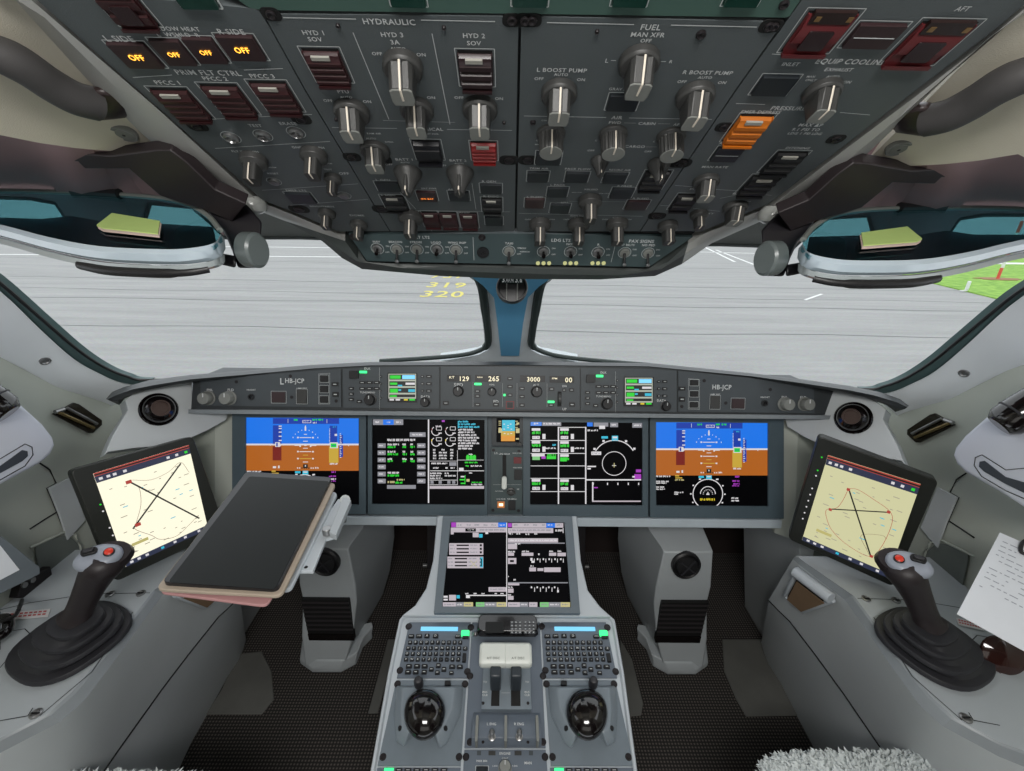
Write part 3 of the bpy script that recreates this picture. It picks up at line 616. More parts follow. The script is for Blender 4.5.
g.ptext(OH, 'HYD 2', 474, 35, 22); g.ptext(OH, 'SOV', 474, 42.5, 14); g.pline(OH, 353, 32, 389, 119); g.pline(OH, 432, 33, 450, 124)
g.ptext(OH, 'PTU', 343, 91, 11); g.ptext(OH, 'AUTO', 346, 96.5, 12); g.ptext(OH, 'OFF', 328, 100, 9); g.ptext(OH, 'ON', 367, 101, 8); g.ptext(OH, 'ON', 431, 97, 8); g.ptext(OH, '2B', 479, 89.5, 6); g.ptext(OH, 'AUTO', 480, 93, 13); g.ptext(OH, 'OFF', 459, 97, 9); g.ptext(OH, 'ON', 499, 98, 8)
g.pline(OH, 332, 127, 397, 128); g.pline(OH, 447, 129, 512, 130); g.pline(OH, 383, 120, 455, 122, .0004)
g.ptext(OH, 'ELECTRICAL', 425, 128.5, 36); g.ptext(OH, 'DISC', 484, 135, 11)
g.ptext(OH, 'EXT PWR', 432, 133.5, 13); g.ptext(OH, 'RAM AIR', 374, 133, 14); g.ptext(OH, 'AUTO', 371, 138, 10); g.ptext(OH, 'OPEN', 389, 141.5, 8)
g.ptext(OH, 'BATT 1', 404, 159, 17); g.ptext(OH, 'AUTO', 405, 162, 9); g.ptext(OH, 'BATT 2', 458, 160, 17); g.ptext(OH, 'AUTO', 459, 163, 9); g.ptext(OH, 'OFF', 389, 164, 7); g.ptext(OH, 'OFF', 443, 165, 7)
g.ptext(OH, 'L GEN', 383, 179.5, 14); g.ptext(OH, 'R GEN', 489, 181, 14); g.ptext(OH, 'EXT PWR', 429, 188, 15); g.ptext(OH, 'APU', 452, 189, 8); g.ptext(OH, 'L DISC', 388, 194.5, 14); g.ptext(OH, 'R DISC', 491, 196, 15)
g.pline(OH, 472, 183, 476, 209); g.pline(OH, 400, 192, 416, 209); g.pline(OH, 407, 210, 510, 211.5); g.pline(OH, 420, 210, 432, 231); g.ptext(OH, 'CARGO', 463, 212, 13)
build('lettering', g, t)
# ---- fuel / air panel
t, g = module(OH, Cr, 'fuel_panel', 'overhead panel right of the centre seam, marked FUEL and AIR, with three fluted knobs')
for s in ((510+15, 20), (532, 20), (528, 160), (769, 26), (679, 163)): screw(g, OH, *s, 5, 1.3)
screw(g, OH, 701, 34, 5); screw(g, OH, 597, 31, 2.2); screw(g, OH, 533, 122, 3); screw(g, OH, 679, 163, 5, 1.2); screw(g, OH, 655, 215, 3.4, 1.3)
build('face_plate', g, t)
bar_knob(OH, 639, 60, 20.5, 1.6, t, ang=-4); bar_knob(OH, 559, 91, 18, 1.6, t); bar_knob(OH, 695, 94, 19, 1.6, t, ang=-3)
for x, y in ((551, 133), (613, 134), (671, 136)): bar_knob(OH, x, y, 14.5, 1.55, t, 'flute')
pba(OH, 623, 101, 33, 18, t); pba(OH, 548.5, 157, 27, 14, t)
pba(OH, 538, 175.5, 23, 11, t); pba(OH, 577, 176, 25, 11, t); pba(OH, 615, 177, 25, 11, t); pba(OH, 557.5, 191, 22, 10, t); pba(OH, 622, 192, 24, 11, t)
pba(OH, 534.5, 202, 21, 10, t, BTNB); pba(OH, 560, 207.5, 21, 10, t); pba(OH, 637, 204, 24, 10, t, BTNB)
guard(OH, 654, 179, 28, 20, t, BLACK, 3, .008)
bar_knob(OH, 600, 160, 9.5, 1.8, t, 'cone'); bar_knob(OH, 659, 163, 11.5, 1.8, t, 'cone'); bar_knob(OH, 590, 199, 12, 2.0, t, 'small')
for x in (540, 578.5, 617): bar_knob(OH, x, 222, 11, 2.1, t, 'small')
g = MB()
g.ptext(OH, 'FUEL', 651, 26.5, 20); g.ptext(OH, 'MAN XFR', 648, 34, 34); g.ptext(OH, 'OFF', 646, 40, 11); g.pline(OH, 547, 22, 634, 24, .0009); g.pline(OH, 671, 24.5, 757, 26.5, .0009)
g.ptext(OH, 'L', 607, 60, 3); g.ptext(OH, 'R', 671, 61, 3); g.pline(OH, 611, 60, 616, 60); g.pline(OH, 661, 61, 666, 61)
g.ptext(OH, 'L BOOST PUMP', 562, 69.5, 50); g.ptext(OH, 'AUTO', 561, 74, 14); g.ptext(OH, 'OFF', 539, 78, 9); g.ptext(OH, 'ON', 581, 79, 8)
g.ptext(OH, 'R BOOST PUMP', 708, 72, 50); g.ptext(OH, 'AUTO', 705, 77, 14); g.ptext(OH, 'OFF', 682, 81, 9); g.ptext(OH, 'ON', 722, 82, 8); g.ptext(OH, 'GRAV XFR', 621, 88.5, 24)
g.ptext(OH, 'AIR', 617, 117, 11); g.pline(OH, 524, 115.5, 606, 117); g.pline(OH, 629, 117.5, 712, 119)
g.ptext(OH, 'COCKPIT', 548, 120, 13); g.ptext(OH, 'FWD', 615, 122, 12); g.ptext(OH, 'CABIN', 647, 123, 17); g.ptext(OH, 'AFT', 678, 124, 9); g.pline(OH, 624, 122.5, 636, 122.7, .0004); g.pline(OH, 658, 123.2, 670, 123.5, .0004)
g.ptext(OH, 'CARGO', 635, 146, 20); g.pline(OH, 646, 146.5, 657, 146.5, .0004); g.ptext(OH, 'OFF', 591, 150, 7); g.ptext(OH, 'OFF', 648, 151, 7); g.ptext(OH, 'C', 537, 140, 2); g.ptext(OH, 'MAN', 538, 144, 6); g.ptext(OH, 'C', 596, 140, 2); g.ptext(OH, 'C', 654, 141, 2)
g.ptext(OH, 'TRIM AIR', 539, 168, 19); g.ptext(OH, 'PACK FLOW', 578, 168.5, 26); g.ptext(OH, 'RECIRC AIR', 620, 169.5, 22); g.ptext(OH, 'L PACK', 558, 184.5, 15); g.ptext(OH, 'R PACK', 625, 185.5, 15)
g.ptext(OH, 'XBLEED', 591, 189, 14); g.ptext(OH, 'MAN CLSD', 577, 192, 10); g.ptext(OH, 'MAN OPEN', 604, 193, 10); g.ptext(OH, 'L BLEED', 535, 196.5, 16); g.ptext(OH, 'R BLEED', 641, 198, 16); g.ptext(OH, 'APU', 564, 202, 7)
g.pline(OH, 569, 201, 630, 201.5, .0004); g.pline(OH, 519, 213, 643, 216); g.ptext(OH, 'ANTI ICE', 577, 215.5, 14)
for x in (540, 578.5, 617): g.ptext(OH, 'AUTO', x, 217.3, 9); g.ptext(OH, 'OFF', x-12, 219, 6); g.ptext(OH, 'ON', x+12, 219, 5)
build('lettering', g, t)
# ---- right column
t, g = module(OH, Rpoly, 'pressurization_panel', 'right column of the overhead with an amber striped guard and red ditching guards')
for s in ((769, 26), (719, 127), (838, 139), (678, 163), (652, 216)): screw(g, OH, s[0]+(5 if s[0] != 838 else -2), s[1], 4.5, 1.3)
screw(g, OH, 784, 4, 5)
build('face_plate', g, t)
guard(OH, 820, 30, 56, 46, t, REDG2, 1, .006, False); guard(OH, 930, 41, 62, 48, t, REDG2, 1, .006, False); pba(OH, 874, 34, 52, 28, t, BTNB, dbl=True)
pba(OH, 775, 84, 40, 22, t); guard(OH, 748, 127, 37, 30, t, AMBG, 3, .010); pba(OH, 727, 153, 29, 15, t, dbl=True)
guard(OH, 784, 161, 34, 23, t, BLACK, 3, .008); guard(OH, 759, 184, 33, 21, t, BLACK, 3, .008); guard(OH, 684, 201, 24, 17, t, BLACK, 2, .008)
bar_knob(OH, 822, 90, 18, 1.5, t, ang=-3); bar_knob(OH, 706, 180, 13, 1.5, t); bar_knob(OH, 735, 206, 12, 1.5, t, ang=-4); bar_knob(OH, 699, 213, 9, 1.8, t, 'small'); bar_knob(OH, 668, 224, 10, 2.1, t, 'small', ang=-4)
g = MB()
g.ptext(OH, 'EQUIP COOLING', 852, 61, 72); g.pline(OH, 772, 53.5, 812, 56); g.ptext(OH, 'INLET', 791, 63.5, 17); g.ptext(OH, 'EXHAUST', 839, 69, 28); g.ptext(OH, 'AUTO', 833, 76, 13); g.ptext(OH, 'MAN', 811, 76, 8); g.ptext(OH, 'ONLY', 811, 79.5, 11); g.ptext(OH, 'ON', 847, 81.5, 8)
g.pline(OH, 736, 103, 765, 104); g.ptext(OH, 'PRESSURIZATION', 803, 108, 64); g.pline(OH, 840, 112, 870, 114.5); g.ptext(OH, 'EMER DEPRESS', 761, 111.5, 40)
g.ptext(OH, 'MAX ΔP', 811, 124.5, 24); g.ptext(OH, '9.1 PSI TO', 806, 129, 28); g.ptext(OH, 'LDG 1 PSI LDG', 805, 133, 34); g.ptext(OH, 'AUTO PRESS', 734, 143, 30); g.ptext(OH, 'MAN RATE', 715, 166.5, 26); g.ptext(OH, 'DITCHING', 798, 147.5, 24)
g.ptext(OH, 'AFT', 963, 8, 14); g.pline(OH, 675, 185, 699, 187); g.pline(OH, 714, 189, 748, 191); g.ptext(OH, 'UP', 697, 183, 5); g.ptext(OH, 'DN', 693, 188.5, 6); g.pline(OH, 660, 205, 675, 206); g.pline(OH, 693, 208, 720, 211); g.ptext(OH, 'PASS OXY', 703, 213, 22); g.ptext(OH, 'WIPER', 671, 221, 14)
g.ptext(OH, 'MAN', 738, 193, 10); g.ptext(OH, 'AUTO', 747, 201, 8); g.pline(OH, 735, 195, 720, 198); g.pline(OH, 748, 193, 772, 195)
build('lettering', g, t)
# ---- lower switch panel
pts = [(348, 234), (367, 261.5), (512, 264.5), (649, 267.5), (694, 236.5), (512, 233)]
t, g = module(OL, pts, 'exterior_lights_panel', 'lower dark green switch panel along the front edge of the overhead with metal toggles', PANEL2)
for s in ((353, 236.5), (482, 237), (672, 241)): screw(g, OL, *s, 3.6)
u, v = OL.uv(483, 252); g.lathe(OL, u, v, [(rad(OL, 483, 252, 6), 0), (rad(OL, 483, 252, 6), .003), (.003, .003), (.002, .001), (0, .001)], BLACK, 18)
build('face_plate', g, t)
for x, y, up in ((377.5, 248.5, 1), (397, 249, 0), (417, 249, 0), (437, 249, 1), (456, 249.5, 0), (509, 251, 0), (543.5, 251.5, 1), (570.5, 251.5, 1), (598, 252, 1), (624.5, 252.5, 0), (648, 253, 0)):
    g = MB(); u, v = OL.uv(x, y); r = rad(OL, x, y, 5); g.arc(OL, u, v, r*1.25, 0, 360, .0008, .0006, LINE, 26); g.lathe(OL, u, v, [(r, 0), (r, .003), (.7*r, .004), (.66*r, .002)], STEEL if up else KNOBL, 18)
    d = .3 if up else -1.1
    if up: g.loft([[OL.pt(u+rr*cos(a_*pi/5), v+rr*sin(a_*pi/5)-nn*.15, nn) for a_ in range(10)] for rr, nn in ((.0022, .001), (.0026, .008), (.0036, .011), (.003, .013))], GLOSSB)
    else: g.loft([[OL.pt(u+rr*cos(a_*pi/5), v+rr*sin(a_*pi/5)-nn*.8, nn) for a_ in range(10)] for rr, nn in ((.0022, .001), (.0022, .011), (.0032, .016))], BLACK); g.lathe(OL, u, v-.0128, [(.0032, .0155), (.0034, .0175), (0, .0185)], STEEL, 10)
    build('toggle_switch', g, t)
for x in (543.5, 570.5, 598):
    for k in (-5.6, 0, 5.6):
        g = MB(); r = rad(OL, x, 262.5, 2.0); u, v = OL.uv(x+k, 262.9); g.lathe(OL, u, v, [(r, 0), (r, .002), (.5*r, .0028), (0, .003)], eDimG, 12); build('indicator_lamp', g, t)
g = MB()
g.ptext(OL, 'EXT LTS', 421, 237, 17); g.ptext(OL, 'LDG LTS', 561, 240, 19); g.ptext(OL, 'PAX SIGNS', 641.5, 241, 25); g.pline(OL, 473, 237, 474, 260); g.pline(OL, 616, 242, 611, 262)
for st, x, w in (('NAV', 376.5, 7), ('BEACON', 395.5, 13), ('STROBE', 416, 12), ('LOGO', 436, 10), ('WING INSP', 457, 18), ('TAXI', 509, 8), ('L', 543, 2), ('NOSE', 571, 9), ('R', 598.5, 2), ('SEAT BELTS', 626, 17), ('NO PED', 648.5, 13)):
    g.ptext(OL, st, x, 241.4+(x-376)*.013, w)
for x in (377.5, 397, 417, 437, 456, 509, 543.5, 570.5, 598, 624.5, 648): g.ptext(OL, 'ON', x+10, 246+(x-376)*.013, 3.6); g.ptext(OL, 'OFF', x+10, 252+(x-376)*.013, 4)
g.ptext(OL, 'WIDE', 523, 248, 6); g.ptext(OL, 'NARROW', 525, 251.5, 10)
build('lettering', g, t)
# ---- overhead reading lights (clear knobs under the rim) 
for (x, y, lab) in ((253, 205, 'clear glass map light under the left edge of the overhead rim'), (772, 215, 'clear glass map light under the right edge of the overhead rim')):
    c = P(x, y, .66); F = Fr(c, X, Y); g = MB(); g.lathe(F, 0, 0, [(.010, -.012), (.017, -.008), (.019, 0), (.017, .006), (.012, .012)], mat('lamp_glass', (178, 180, 176), .15, alpha=.8, coat=.5), 20)
    build('map_light', g, label=lab, cat='lamp')
# ---- standby compass
t = thing('standby_compass', 'small black standby compass hanging on top of the blue centre post', 'compass', P(512, 288, .98))
F = Fr(P(512, 286, .98), X, (0, .3, .95)); u = F.uv(512+16, 286)[0]; g = MB()
g.lathe(F, 0, -.004, [(u*.8, -.03), (u, -.02), (u, .004), (u*.93, .012), (u*.86, .012), (u*.8, .006)], BLACK, 28, 1, .95); build('case', g, t)
g = MB(); g.rbox(F, -u*.72, u*.72, .004, u*.62, .0065, .012, mat('compass_card_dark', (38, 50, 50), .2), .006)
for i, sx in enumerate(('3', '33', 'N', '3', '6')): g.text(F, sx, (i-2)*u*.27, u*.34, u*.14 if len(sx) == 1 else u*.22, .0125, WHITE, 1.2)
for i in range(13): g.box(F, (i-6)*u*.1-.0003, (i-6)*u*.1+.0003, u*.16, u*.24, .012, .0126, WHITE)
build('compass_card', g, t)
g = MB(); g.rbox(F, -u*.28, u*.28, -u*1.0, u*.02, .008, .016, BLACK, .004); g.rbox(F, -u*.36, -u*.30, -u*.9, u*.1, .008, .014, KNOBL, .001); g.rbox(F, u*.30, u*.36, -u*.9, u*.1, .008, .014, KNOBL, .001); build('mounting_stem', g, t)
# ================================================================== GRAB HANDLES
t = thing('grab_handle', 'dark padded grab handle curving below the ceiling left of the overhead', 'handle', lin(60, 95))
g = MB(); cp = [(-70, 40), (-35, 46), (0, 55), (25, 67), (50, 84), (75, 98), (96, 104)]
pp = smoothpath([lin(x, y, .035 if i < 6 else .028-.006*(i-6)) for i, (x, y) in enumerate(cp)], 5)
g.tube(pp, [.0125+.0008*min(i, 12)/3+0 for i in range(len(pp))], mat('handle_rubber', (70, 68, 68), .55, bump=.3), 16); build('grip', g, t)
g = MB(); q = [(84, 88), (98, 84), (128, 92), (137, 108), (128, 118), (100, 121), (86, 112)]
g.loft([[lin(x, y, 0) for x, y in q], [lin(110+(x-110)*.9, 103+(y-103)*.9, .02) for x, y in q], [lin(110+(x-110)*.6, 104+(y-104)*.6, .03) for x, y in q]], mat('handle_socket', (46, 34, 34), .4)); build('end_socket', g, t, bev=.003)
pair(t, 'dark padded grab handle curving below the ceiling right of the overhead')
# ================================================================== SUN VISORS
t = thing('sun_visor', 'smoked clear sun visor with a pale green note on it, left of the overhead', 'sun visor', P(130, 225, .65))
vp = plane3(P(100, 256, .50), P(215, 235, .55), P(100, 196, .66))
def vz(x, y, k=0): p = hit(x, y, *vp); return p+Vc((0, 0, 1))*k
ol = [(-90, 205), (-40, 194), (0, 191), (80, 193), (150, 197), (186, 204), (208, 216), (219, 229), (222, 238), (214, 246), (190, 250), (160, 251), (100, 248), (50, 239), (0, 226), (-50, 216), (-90, 212)]
m = D.materials.new('smoked_acrylic'); m.use_nodes = True; nt = m.node_tree; nt.nodes.remove(nt.nodes['Principled BSDF'])
tr = nt.nodes.new('ShaderNodeBsdfTransparent'); tr.inputs[0].default_value = (.40, .66, .70, 1); gg = nt.nodes.new('ShaderNodeBsdfGlossy'); gg.inputs['Roughness'].default_value = .03; gg.inputs['Color'].default_value = (.8, .9, 1, 1)
ms = nt.nodes.new('ShaderNodeMixShader'); ms.inputs[0].default_value = .16; L = nt.links.new; L(tr.outputs[0], ms.inputs[1]); L(gg.outputs[0], ms.inputs[2]); L(ms.outputs[0], nt.nodes['Material Output'].inputs[0]); SMOKE = m
g = MB(); g.prism([vz(*p) for p in ol], (0, 0, -.004), SMOKE); build('lens', g, t)
g = MB(); g.prism([vz(x, y, -.006) for x, y in [(-90, 206), (-20, 212), (40, 214), (70, 211), (120, 220), (165, 219), (212, 222), (216, 240), (190, 246), (100, 244), (40, 232), (0, 222), (-90, 212)]], (0, 0, -.003), mat('lens_darkening_dark', (40, 46, 48), .3)); build('lens_darkening', g, t)  # opaque dark sheet added under the lens to imitate its dark reflection
EDGEM = mat('clear_plastic_edge', (176, 190, 200), .15, coat=.6)
lowr = smoothpath([vz(x, y) for x, y in [(-90, 212), (-50, 216), (0, 226), (50, 239), (100, 248), (160, 251), (190, 250), (214, 245), (221, 236)]], 4)
upr = smoothpath([vz(x, y) for x, y in [(-90, 205), (-40, 194), (0, 191), (80, 193), (150, 197), (186, 204), (208, 216), (220, 230)]], 4)
g = MB()
g.loft([[p+Vc((0, 0, .002)), p+Vc((0, -.004, -.003)), p+Vc((0, -.003, -.011)), p+Vc((0, .004, -.015)), p+Vc((0, .006, -.004))] for p in lowr], EDGEM)
g.loft([[p+Vc((0, -.002, -.0155)), p+Vc((0, -.003, -.022)), p+Vc((0, .004, -.024)), p+Vc((0, .006, -.016))] for p in lowr[2:-2]], mat('clear_plastic_edge_grey', (150, 158, 160), .2, coat=.5))
g.tube(upr, .0035, mat('edge_grey', (120, 124, 120), .3), 8); build('edge_bead', g, t)
g = MB(); a = [vz(x, y)+Vc((0, -.002, -.024)) for x, y in [(75, 243), (100, 248), (130, 250), (160, 251), (185, 250), (205, 247)]]
g.tube(smoothpath(a, 4), [.0055]*14+[.0045]*7, BLACK, 10); build('edge_grip', g, t)
g = MB(); a = [vz(x, y, .002) for x, y in [(74, 193.2), (98, 194), (120, 195.5)]]; g.tube(a, .0075, BLACK, 8); a = [vz(x, y, .006) for x, y in [(82, 191), (90, 190), (100, 192)]]; g.tube(a, .006, BLACK, 8); build('edge_clip', g, t)
# hinge arm
g = MB(); HD = mat('hinge_black', (26, 24, 28), .35); q = [(205, 205), (228, 196), (247, 205), (262, 222), (258, 268), (238, 268), (232, 250), (224, 232), (214, 222)]
g.loft([[P(x, y, .66) for x, y in q], [P(x, y, .62) for x, y in q]], HD); g.loft([[P(x, y, .60) for x, y in q2_] for q2_ in ([(140, 254), (215, 252), (236, 256), (236, 268), (210, 262), (150, 259)],)]+[[P(x, y, .63) for x, y in [(140, 254), (215, 252), (236, 256), (236, 268), (210, 262), (150, 259)]]], HD)
build('hinge_arm', g, t, bev=.003)
c = P(252, 250, .60); F = Fr(c, Y*-1, Z); F = Fr(c, Vc((-.35, -.94, 0)), Z); g = MB()
if F.N.x < 0: pass
g.lathe(F, 0, 0, [(.019, -.012), (.0225, -.009), (.0225, .009), (.019, .012), (.008, .013), (0, .013)], mat('roller_grey', (96, 104, 104), .3), 26, .85, 1.0); build('hinge_roller', g, t)
sv_left = t
pair(t, 'smoked clear sun visor with a pale green note on it, right of the overhead')
def note(lab, mir=1):
    g = MB(); q = [(98, 229), (113, 217), (161, 225), (159, 238), (103, 232)]
    ps = [vz(x, y, .003) for x, y in q]; ps = [Vc((p.x*mir, p.y, p.z)) for p in ps]; g.prism(ps, (0, 0, .002), GREENN)
    ps = [p+Vc((.004*mir, -.004, -.0024)) for p in ps]; g.prism(ps, (0, 0, .002), mat('pale_pink_note', (200, 180, 170), .8)); return build('note_pad', g, label=lab, cat='note')
note('pale green note lying on the left sun visor'); note('pale green note lying on the right sun visor', -1)
# dark visor mounting plates on the brow
g = MB(); q = [(8, 142), (60, 152), (110, 156), (156, 150), (170, 150), (186, 162), (215, 190), (246, 204), (232, 222), (205, 210), (178, 202), (160, 196), (129, 169), (85, 169), (78, 162), (28, 160), (14, 152)]
pl = plane3(P(20, 150, .56), P(156, 150, .53), P(230, 210, .60))
g.prism([hit(x, y, *pl) for x, y in q], Vc((0, .012, .012)), mat('mount_dark', (36, 29, 31), .5))
g.lathe(Fr(P(180, 158, .59), X, Z), 0, 0, [(.005, -.003), (.005, .003), (0, .004)], STEEL, 10); g.lathe(Fr(P(150, 162, .6), X, Z), 0, 0, [(.005, -.003), (.005, .003), (0, .004)], STEEL, 10)
g.tube([P(200, 196, .64), P(212, 214, .64)], .009, mat('mount_bronze', (96, 76, 60), .35, .5), 10)
vb = build('visor_bracket', g, label='dark metal visor bracket under the ceiling liner left of the overhead', cat='bracket', bev=.002)
pair(vb, 'dark metal visor bracket under the ceiling liner right of the overhead')
# ================================================================== MAIN INSTRUMENT PANEL
def words(mb, F, x0, y0, x1, h, m, n, gw=.75, sp=.35, fill=.8):
    """row of tiny unreadable glyph blocks between x0 and x1 (pixels)"""
    x = x0
    while x < x1:
        L = random.randint(2, 6)
        for _ in range(L):
            if x+gw > x1: break
            k = random.random()
            mb.prect(F, x, y0+(h*.25 if k > .8 else 0), x+gw*.78, y0+h*(.8 if k < .2 else 1), m, n); x += gw
        x += sp*2.2
t = thing('instrument_panel', 'long grey instrument panel frame holding the row of displays under the glareshield', 'instrument panel', MP.pt(0, -.15))
g = MB(); f = [(233, 411), (785, 415.5), (783, 522), (234, 517)]
g.poly(MP, [MP.uv(*p) for p in f], -.05, -.012, mat('panel_frame', (70, 82, 90), .45, bump=.15)); build('backing_plate', g, t)
g = MB(); lp = [(233, 516), (347, 516.5), (580, 518), (782, 520), (781, 528.5), (580, 526.5), (347, 525), (234, 524.5)]
LEDGE = mat('ledge_light_grey', (172, 182, 189), .35, bump=.1)
g.poly(MP, [MP.uv(*p, .012) for p in lp], -.06, .014, LEDGE); build('lower_ledge', g, t, bev=.002)
def display(name, label, x0, y0, x1, y1, sx0, sy0, sx1, sy1, draw, M=None):
    """bezel corners and screen corners in photo pixels"""
    c = MP.pt(*MP.uv((x0+x1)/2, (y0+y1)/2)); t = thing(name, label, 'display', c)
    g = MB(); F = MP; o = [F.uv(x0, y0), F.uv(x1, y0+.01*(x1-x0)), F.uv(x1, y1+.01*(x1-x0)), F.uv(x0, y1)]; i = [F.uv(sx0, sy0), F.uv(sx1, sy0+.008*(sx1-sx0)), F.uv(sx1, sy1+.008*(sx1-sx0)), F.uv(sx0, sy1)]
    B = M or BEZ
    g.loft([[F.pt(*p, -.01) for p in o], [F.pt(*p, .003) for p in o]], B, cap=False)
    co_ = [((p[0]*.985+q[0]*.015), (p[1]*.985+q[1]*.015)) for p, q in zip(o, i)]
    g.loft([[F.pt(*p, .003) for p in o], [F.pt(*p, .005) for p in co_], [F.pt(*p, .005) for p in i], [F.pt(*p, -.001) for p in i]], B, cap=False)
    build('bezel', g, t)
    g = MB(); g.poly(F, i, -.006, -.0005, SCR); build('screen', g, t)
    g = MB(); draw(g); build('symbology', g, t); return t
N1, N2, N3, N4 = .0002, .0004, .0006, .0008
def pfd_draw(ox, oy, right):
    sc = .12974; dx = 0 if right else 44
    def draw(g):
        def R(x0, y0, x1, y1, m, n=N2): g.prect(MP, ox+x0*sc, oy+y0*sc+x0*sc*.008, ox+x1*sc, oy+y1*sc+x1*sc*.008, m, n)
        W = 865
        R(0, 0, W, 205, eB, N1); R(0, 205, W, 405, eO, N1); R(0, 203, W, 209, eW, N2)
        R(160+dx, 5, 160+dx+510, 45, eBt, N2)
        for x in (275, 575): R(x+dx, 10, x+dx+3, 40, eW, N3)
        for x in (322, 465, 510): words(g, MP, ox+(x+dx)*sc, oy+12*sc, ox+(x+dx+42)*sc, 1.8, eG, N3, .8)
        R(388+dx, 18, 455+dx, 40, eW, N3); R(392+dx, 20, 451+dx, 36, eBt, N4); words(g, MP, ox+(394+dx)*sc, oy+23*sc, ox+(450+dx)*sc, 1.4, eW, N4, .8); words(g, MP, ox+(468+dx)*sc, oy+35*sc, ox+(500+dx)*sc, 1.6, eW, N3)
        R(160+dx, 60, 225+dx, 205, eBt, N2); R(158+dx, 222, 226+dx, 330, eR, N2); R(598+dx, 60, 655+dx, 205, eBt, N2); R(592+dx, 220, 665+dx, 345, eYt, N2)
        for y in (62, 80, 108, 140, 172): R(205+dx, y, 228+dx, y+8, eW, N3)
        for k in range(12): R(594+dx, 82+k*11, 601+dx, 87+k*11, eW, N3)
        R(178+dx, 190, 215+dx, 226, eW, N3); R(186+dx, 194, 198+dx, 222, eBt, N4); R(204+dx, 200, 222+dx, 220, eW, N4)
        R(600+dx, 188, 662+dx, 232, eW, N3); R(606+dx, 196, 650+dx, 226, eG, N4); R(612+dx, 208, 644+dx, 214, eBt, N4); R(636+dx, 122, 655+dx, 138, eW, N3); words(g, MP, ox+(598+dx)*sc, oy+352*sc, ox+(660+dx)*sc, 1.7, eW, N3, .8); words(g, MP, ox+(622+dx)*sc, oy+70*sc, ox+(650+dx)*sc, 1.2, eC, N3)
        R(672+dx, 130, 700+dx, 300, eBt, N2)
        for k in range(14): R(676+dx, 118+k*14, 684+dx+(k % 3)*3, 124+k*14, eW, N3)
        cx = 411+dx
        for y, w, m in ((150, 45, eW), (178, 18, eW), (125, 12, eW), (232, 18, eW), (258, 45, eW), (285, 20, eYt), (312, 45, eYt), (338, 20, eW)): R(cx-w, y, cx+w, y+5, m, N3)
        for y in (150, 258, 312):
            for s in (-1, 1): R(cx+s*58-7, y-3, cx+s*58+7, y+8, eW, N3)
        for a_ in range(-60, 61, 15):
            x = cx+sin(radians(a_))*110; y = 205-cos(radians(a_))*115; R(x-3, y, x+3, y+9 if a_ % 30 == 0 else y+6, eW, N3)
        R(cx-6, 70, cx+6, 100, eW, N3); R(cx-4, 60, cx+4, 72, eW, N3)
        for s in (-1, 1): R(cx+s*60-24, 207, cx+s*60+24, 216, eW, N4); R(cx+s*40-6, 214, cx+s*40+6, 224, eW, N4)
        R(cx-9, 203, cx+9, 216, eW, N4)
        R(0, 207, 20, 212, eW, N3); R(70, 205, 76, 216, eW, N3); R(180 if dx else 140, 205, 190 if dx else 150, 216, eW, N3); R(785, 205, 791, 216, eW, N3)
        R(cx-18, 358, cx+18, 388, eBlk, N3); R(cx-4, 364, cx+4, 376, eW, N4)
        for k in (-60, -44, -26, -9, 9, 26, 44, 60): R(cx+k-4, 382, cx+k+4, 392, eBlk if abs(k) < 30 else eW, N4)
        words(g, MP, ox+(cx+74)*sc, oy+383*sc, ox+(cx+104)*sc, 1.6, eW, N3)
        R(160+dx, 375, 185+dx, 390, eW, N3); R(200+dx, 370, 212+dx, 390, eW, N3)
        words(g, MP, ox+4*sc, oy+412*sc, ox+120*sc, 1.6, eW, N3); R(150+dx, 408, 182+dx, 418, eYt, N3); R(152+dx, 425, 205+dx, 433, eYt, N3); words(g, MP, ox+(150+dx)*sc, oy+440*sc, ox+(230+dx)*sc, 1.5, eTan, N3)
        R(cx-80, 412, cx-38, 428, eC, N3); R(cx-22, 408, cx+22, 436, eC, N3); R(cx-16, 414, cx+16, 422, eW, N4); R(cx-75, 432, cx-60, 442, eW, N3); R(cx+58, 432, cx+74, 442, eW, N3)
        words(g, MP, ox+(612+dx)*sc, oy+414*sc, ox+(650+dx)*sc, 1.8, eM, N3, .9); words(g, MP, ox+(592+dx)*sc, oy+448*sc, ox+(650+dx)*sc, 1.6, eM, N3, .9); words(g, MP, ox+(600+dx)*sc, oy+470*sc, ox+(650+dx)*sc, 1.6, eW if not right else eM, N3, .9); words(g, MP, ox+(590+dx)*sc, oy+485*sc, ox+(650+dx)*sc, 1.4, eM, N3, .9)
        u, v = MP.uv(ox+(cx-8)*sc, oy+555*sc); k = abs(MP.uv(ox+100*sc, oy)[0]-MP.uv(ox, oy)[0])/100
        g.arc(MP, u, v, 115*k, -58, 238, 7*k, N2, eW, 40); g.arc(MP, u, v, 58*k, 0, 180, 6*k, N2, eW, 24)
        for i in range(12):
            a_ = radians(i*30); 
            if sin(a_) > -.85: mb_u, mb_v = u+cos(a_)*132*k, v+sin(a_)*132*k; g.frect(MP, mb_u-6*k, mb_u+6*k, mb_v-5*k, mb_v+5*k, N2, eW)
        for i in range(9): a_ = radians(i*22.5); g.frect(MP, u+cos(a_)*36*k-3*k, u+cos(a_)*36*k+3*k, v+sin(a_)*34*k-3*k, v+sin(a_)*34*k+3*k, N3, eW)
        g.frect(MP, u-12*k, u+12*k, v-6*k, v+4*k, N3, eW); g.frect(MP, u-4*k, u+4*k, v-4*k, v+16*k, N4, eW)
        words(g, MP, ox+(cx-68)*sc, oy+588*sc, ox+(cx+50)*sc, 2.2, eY, N4, .9)
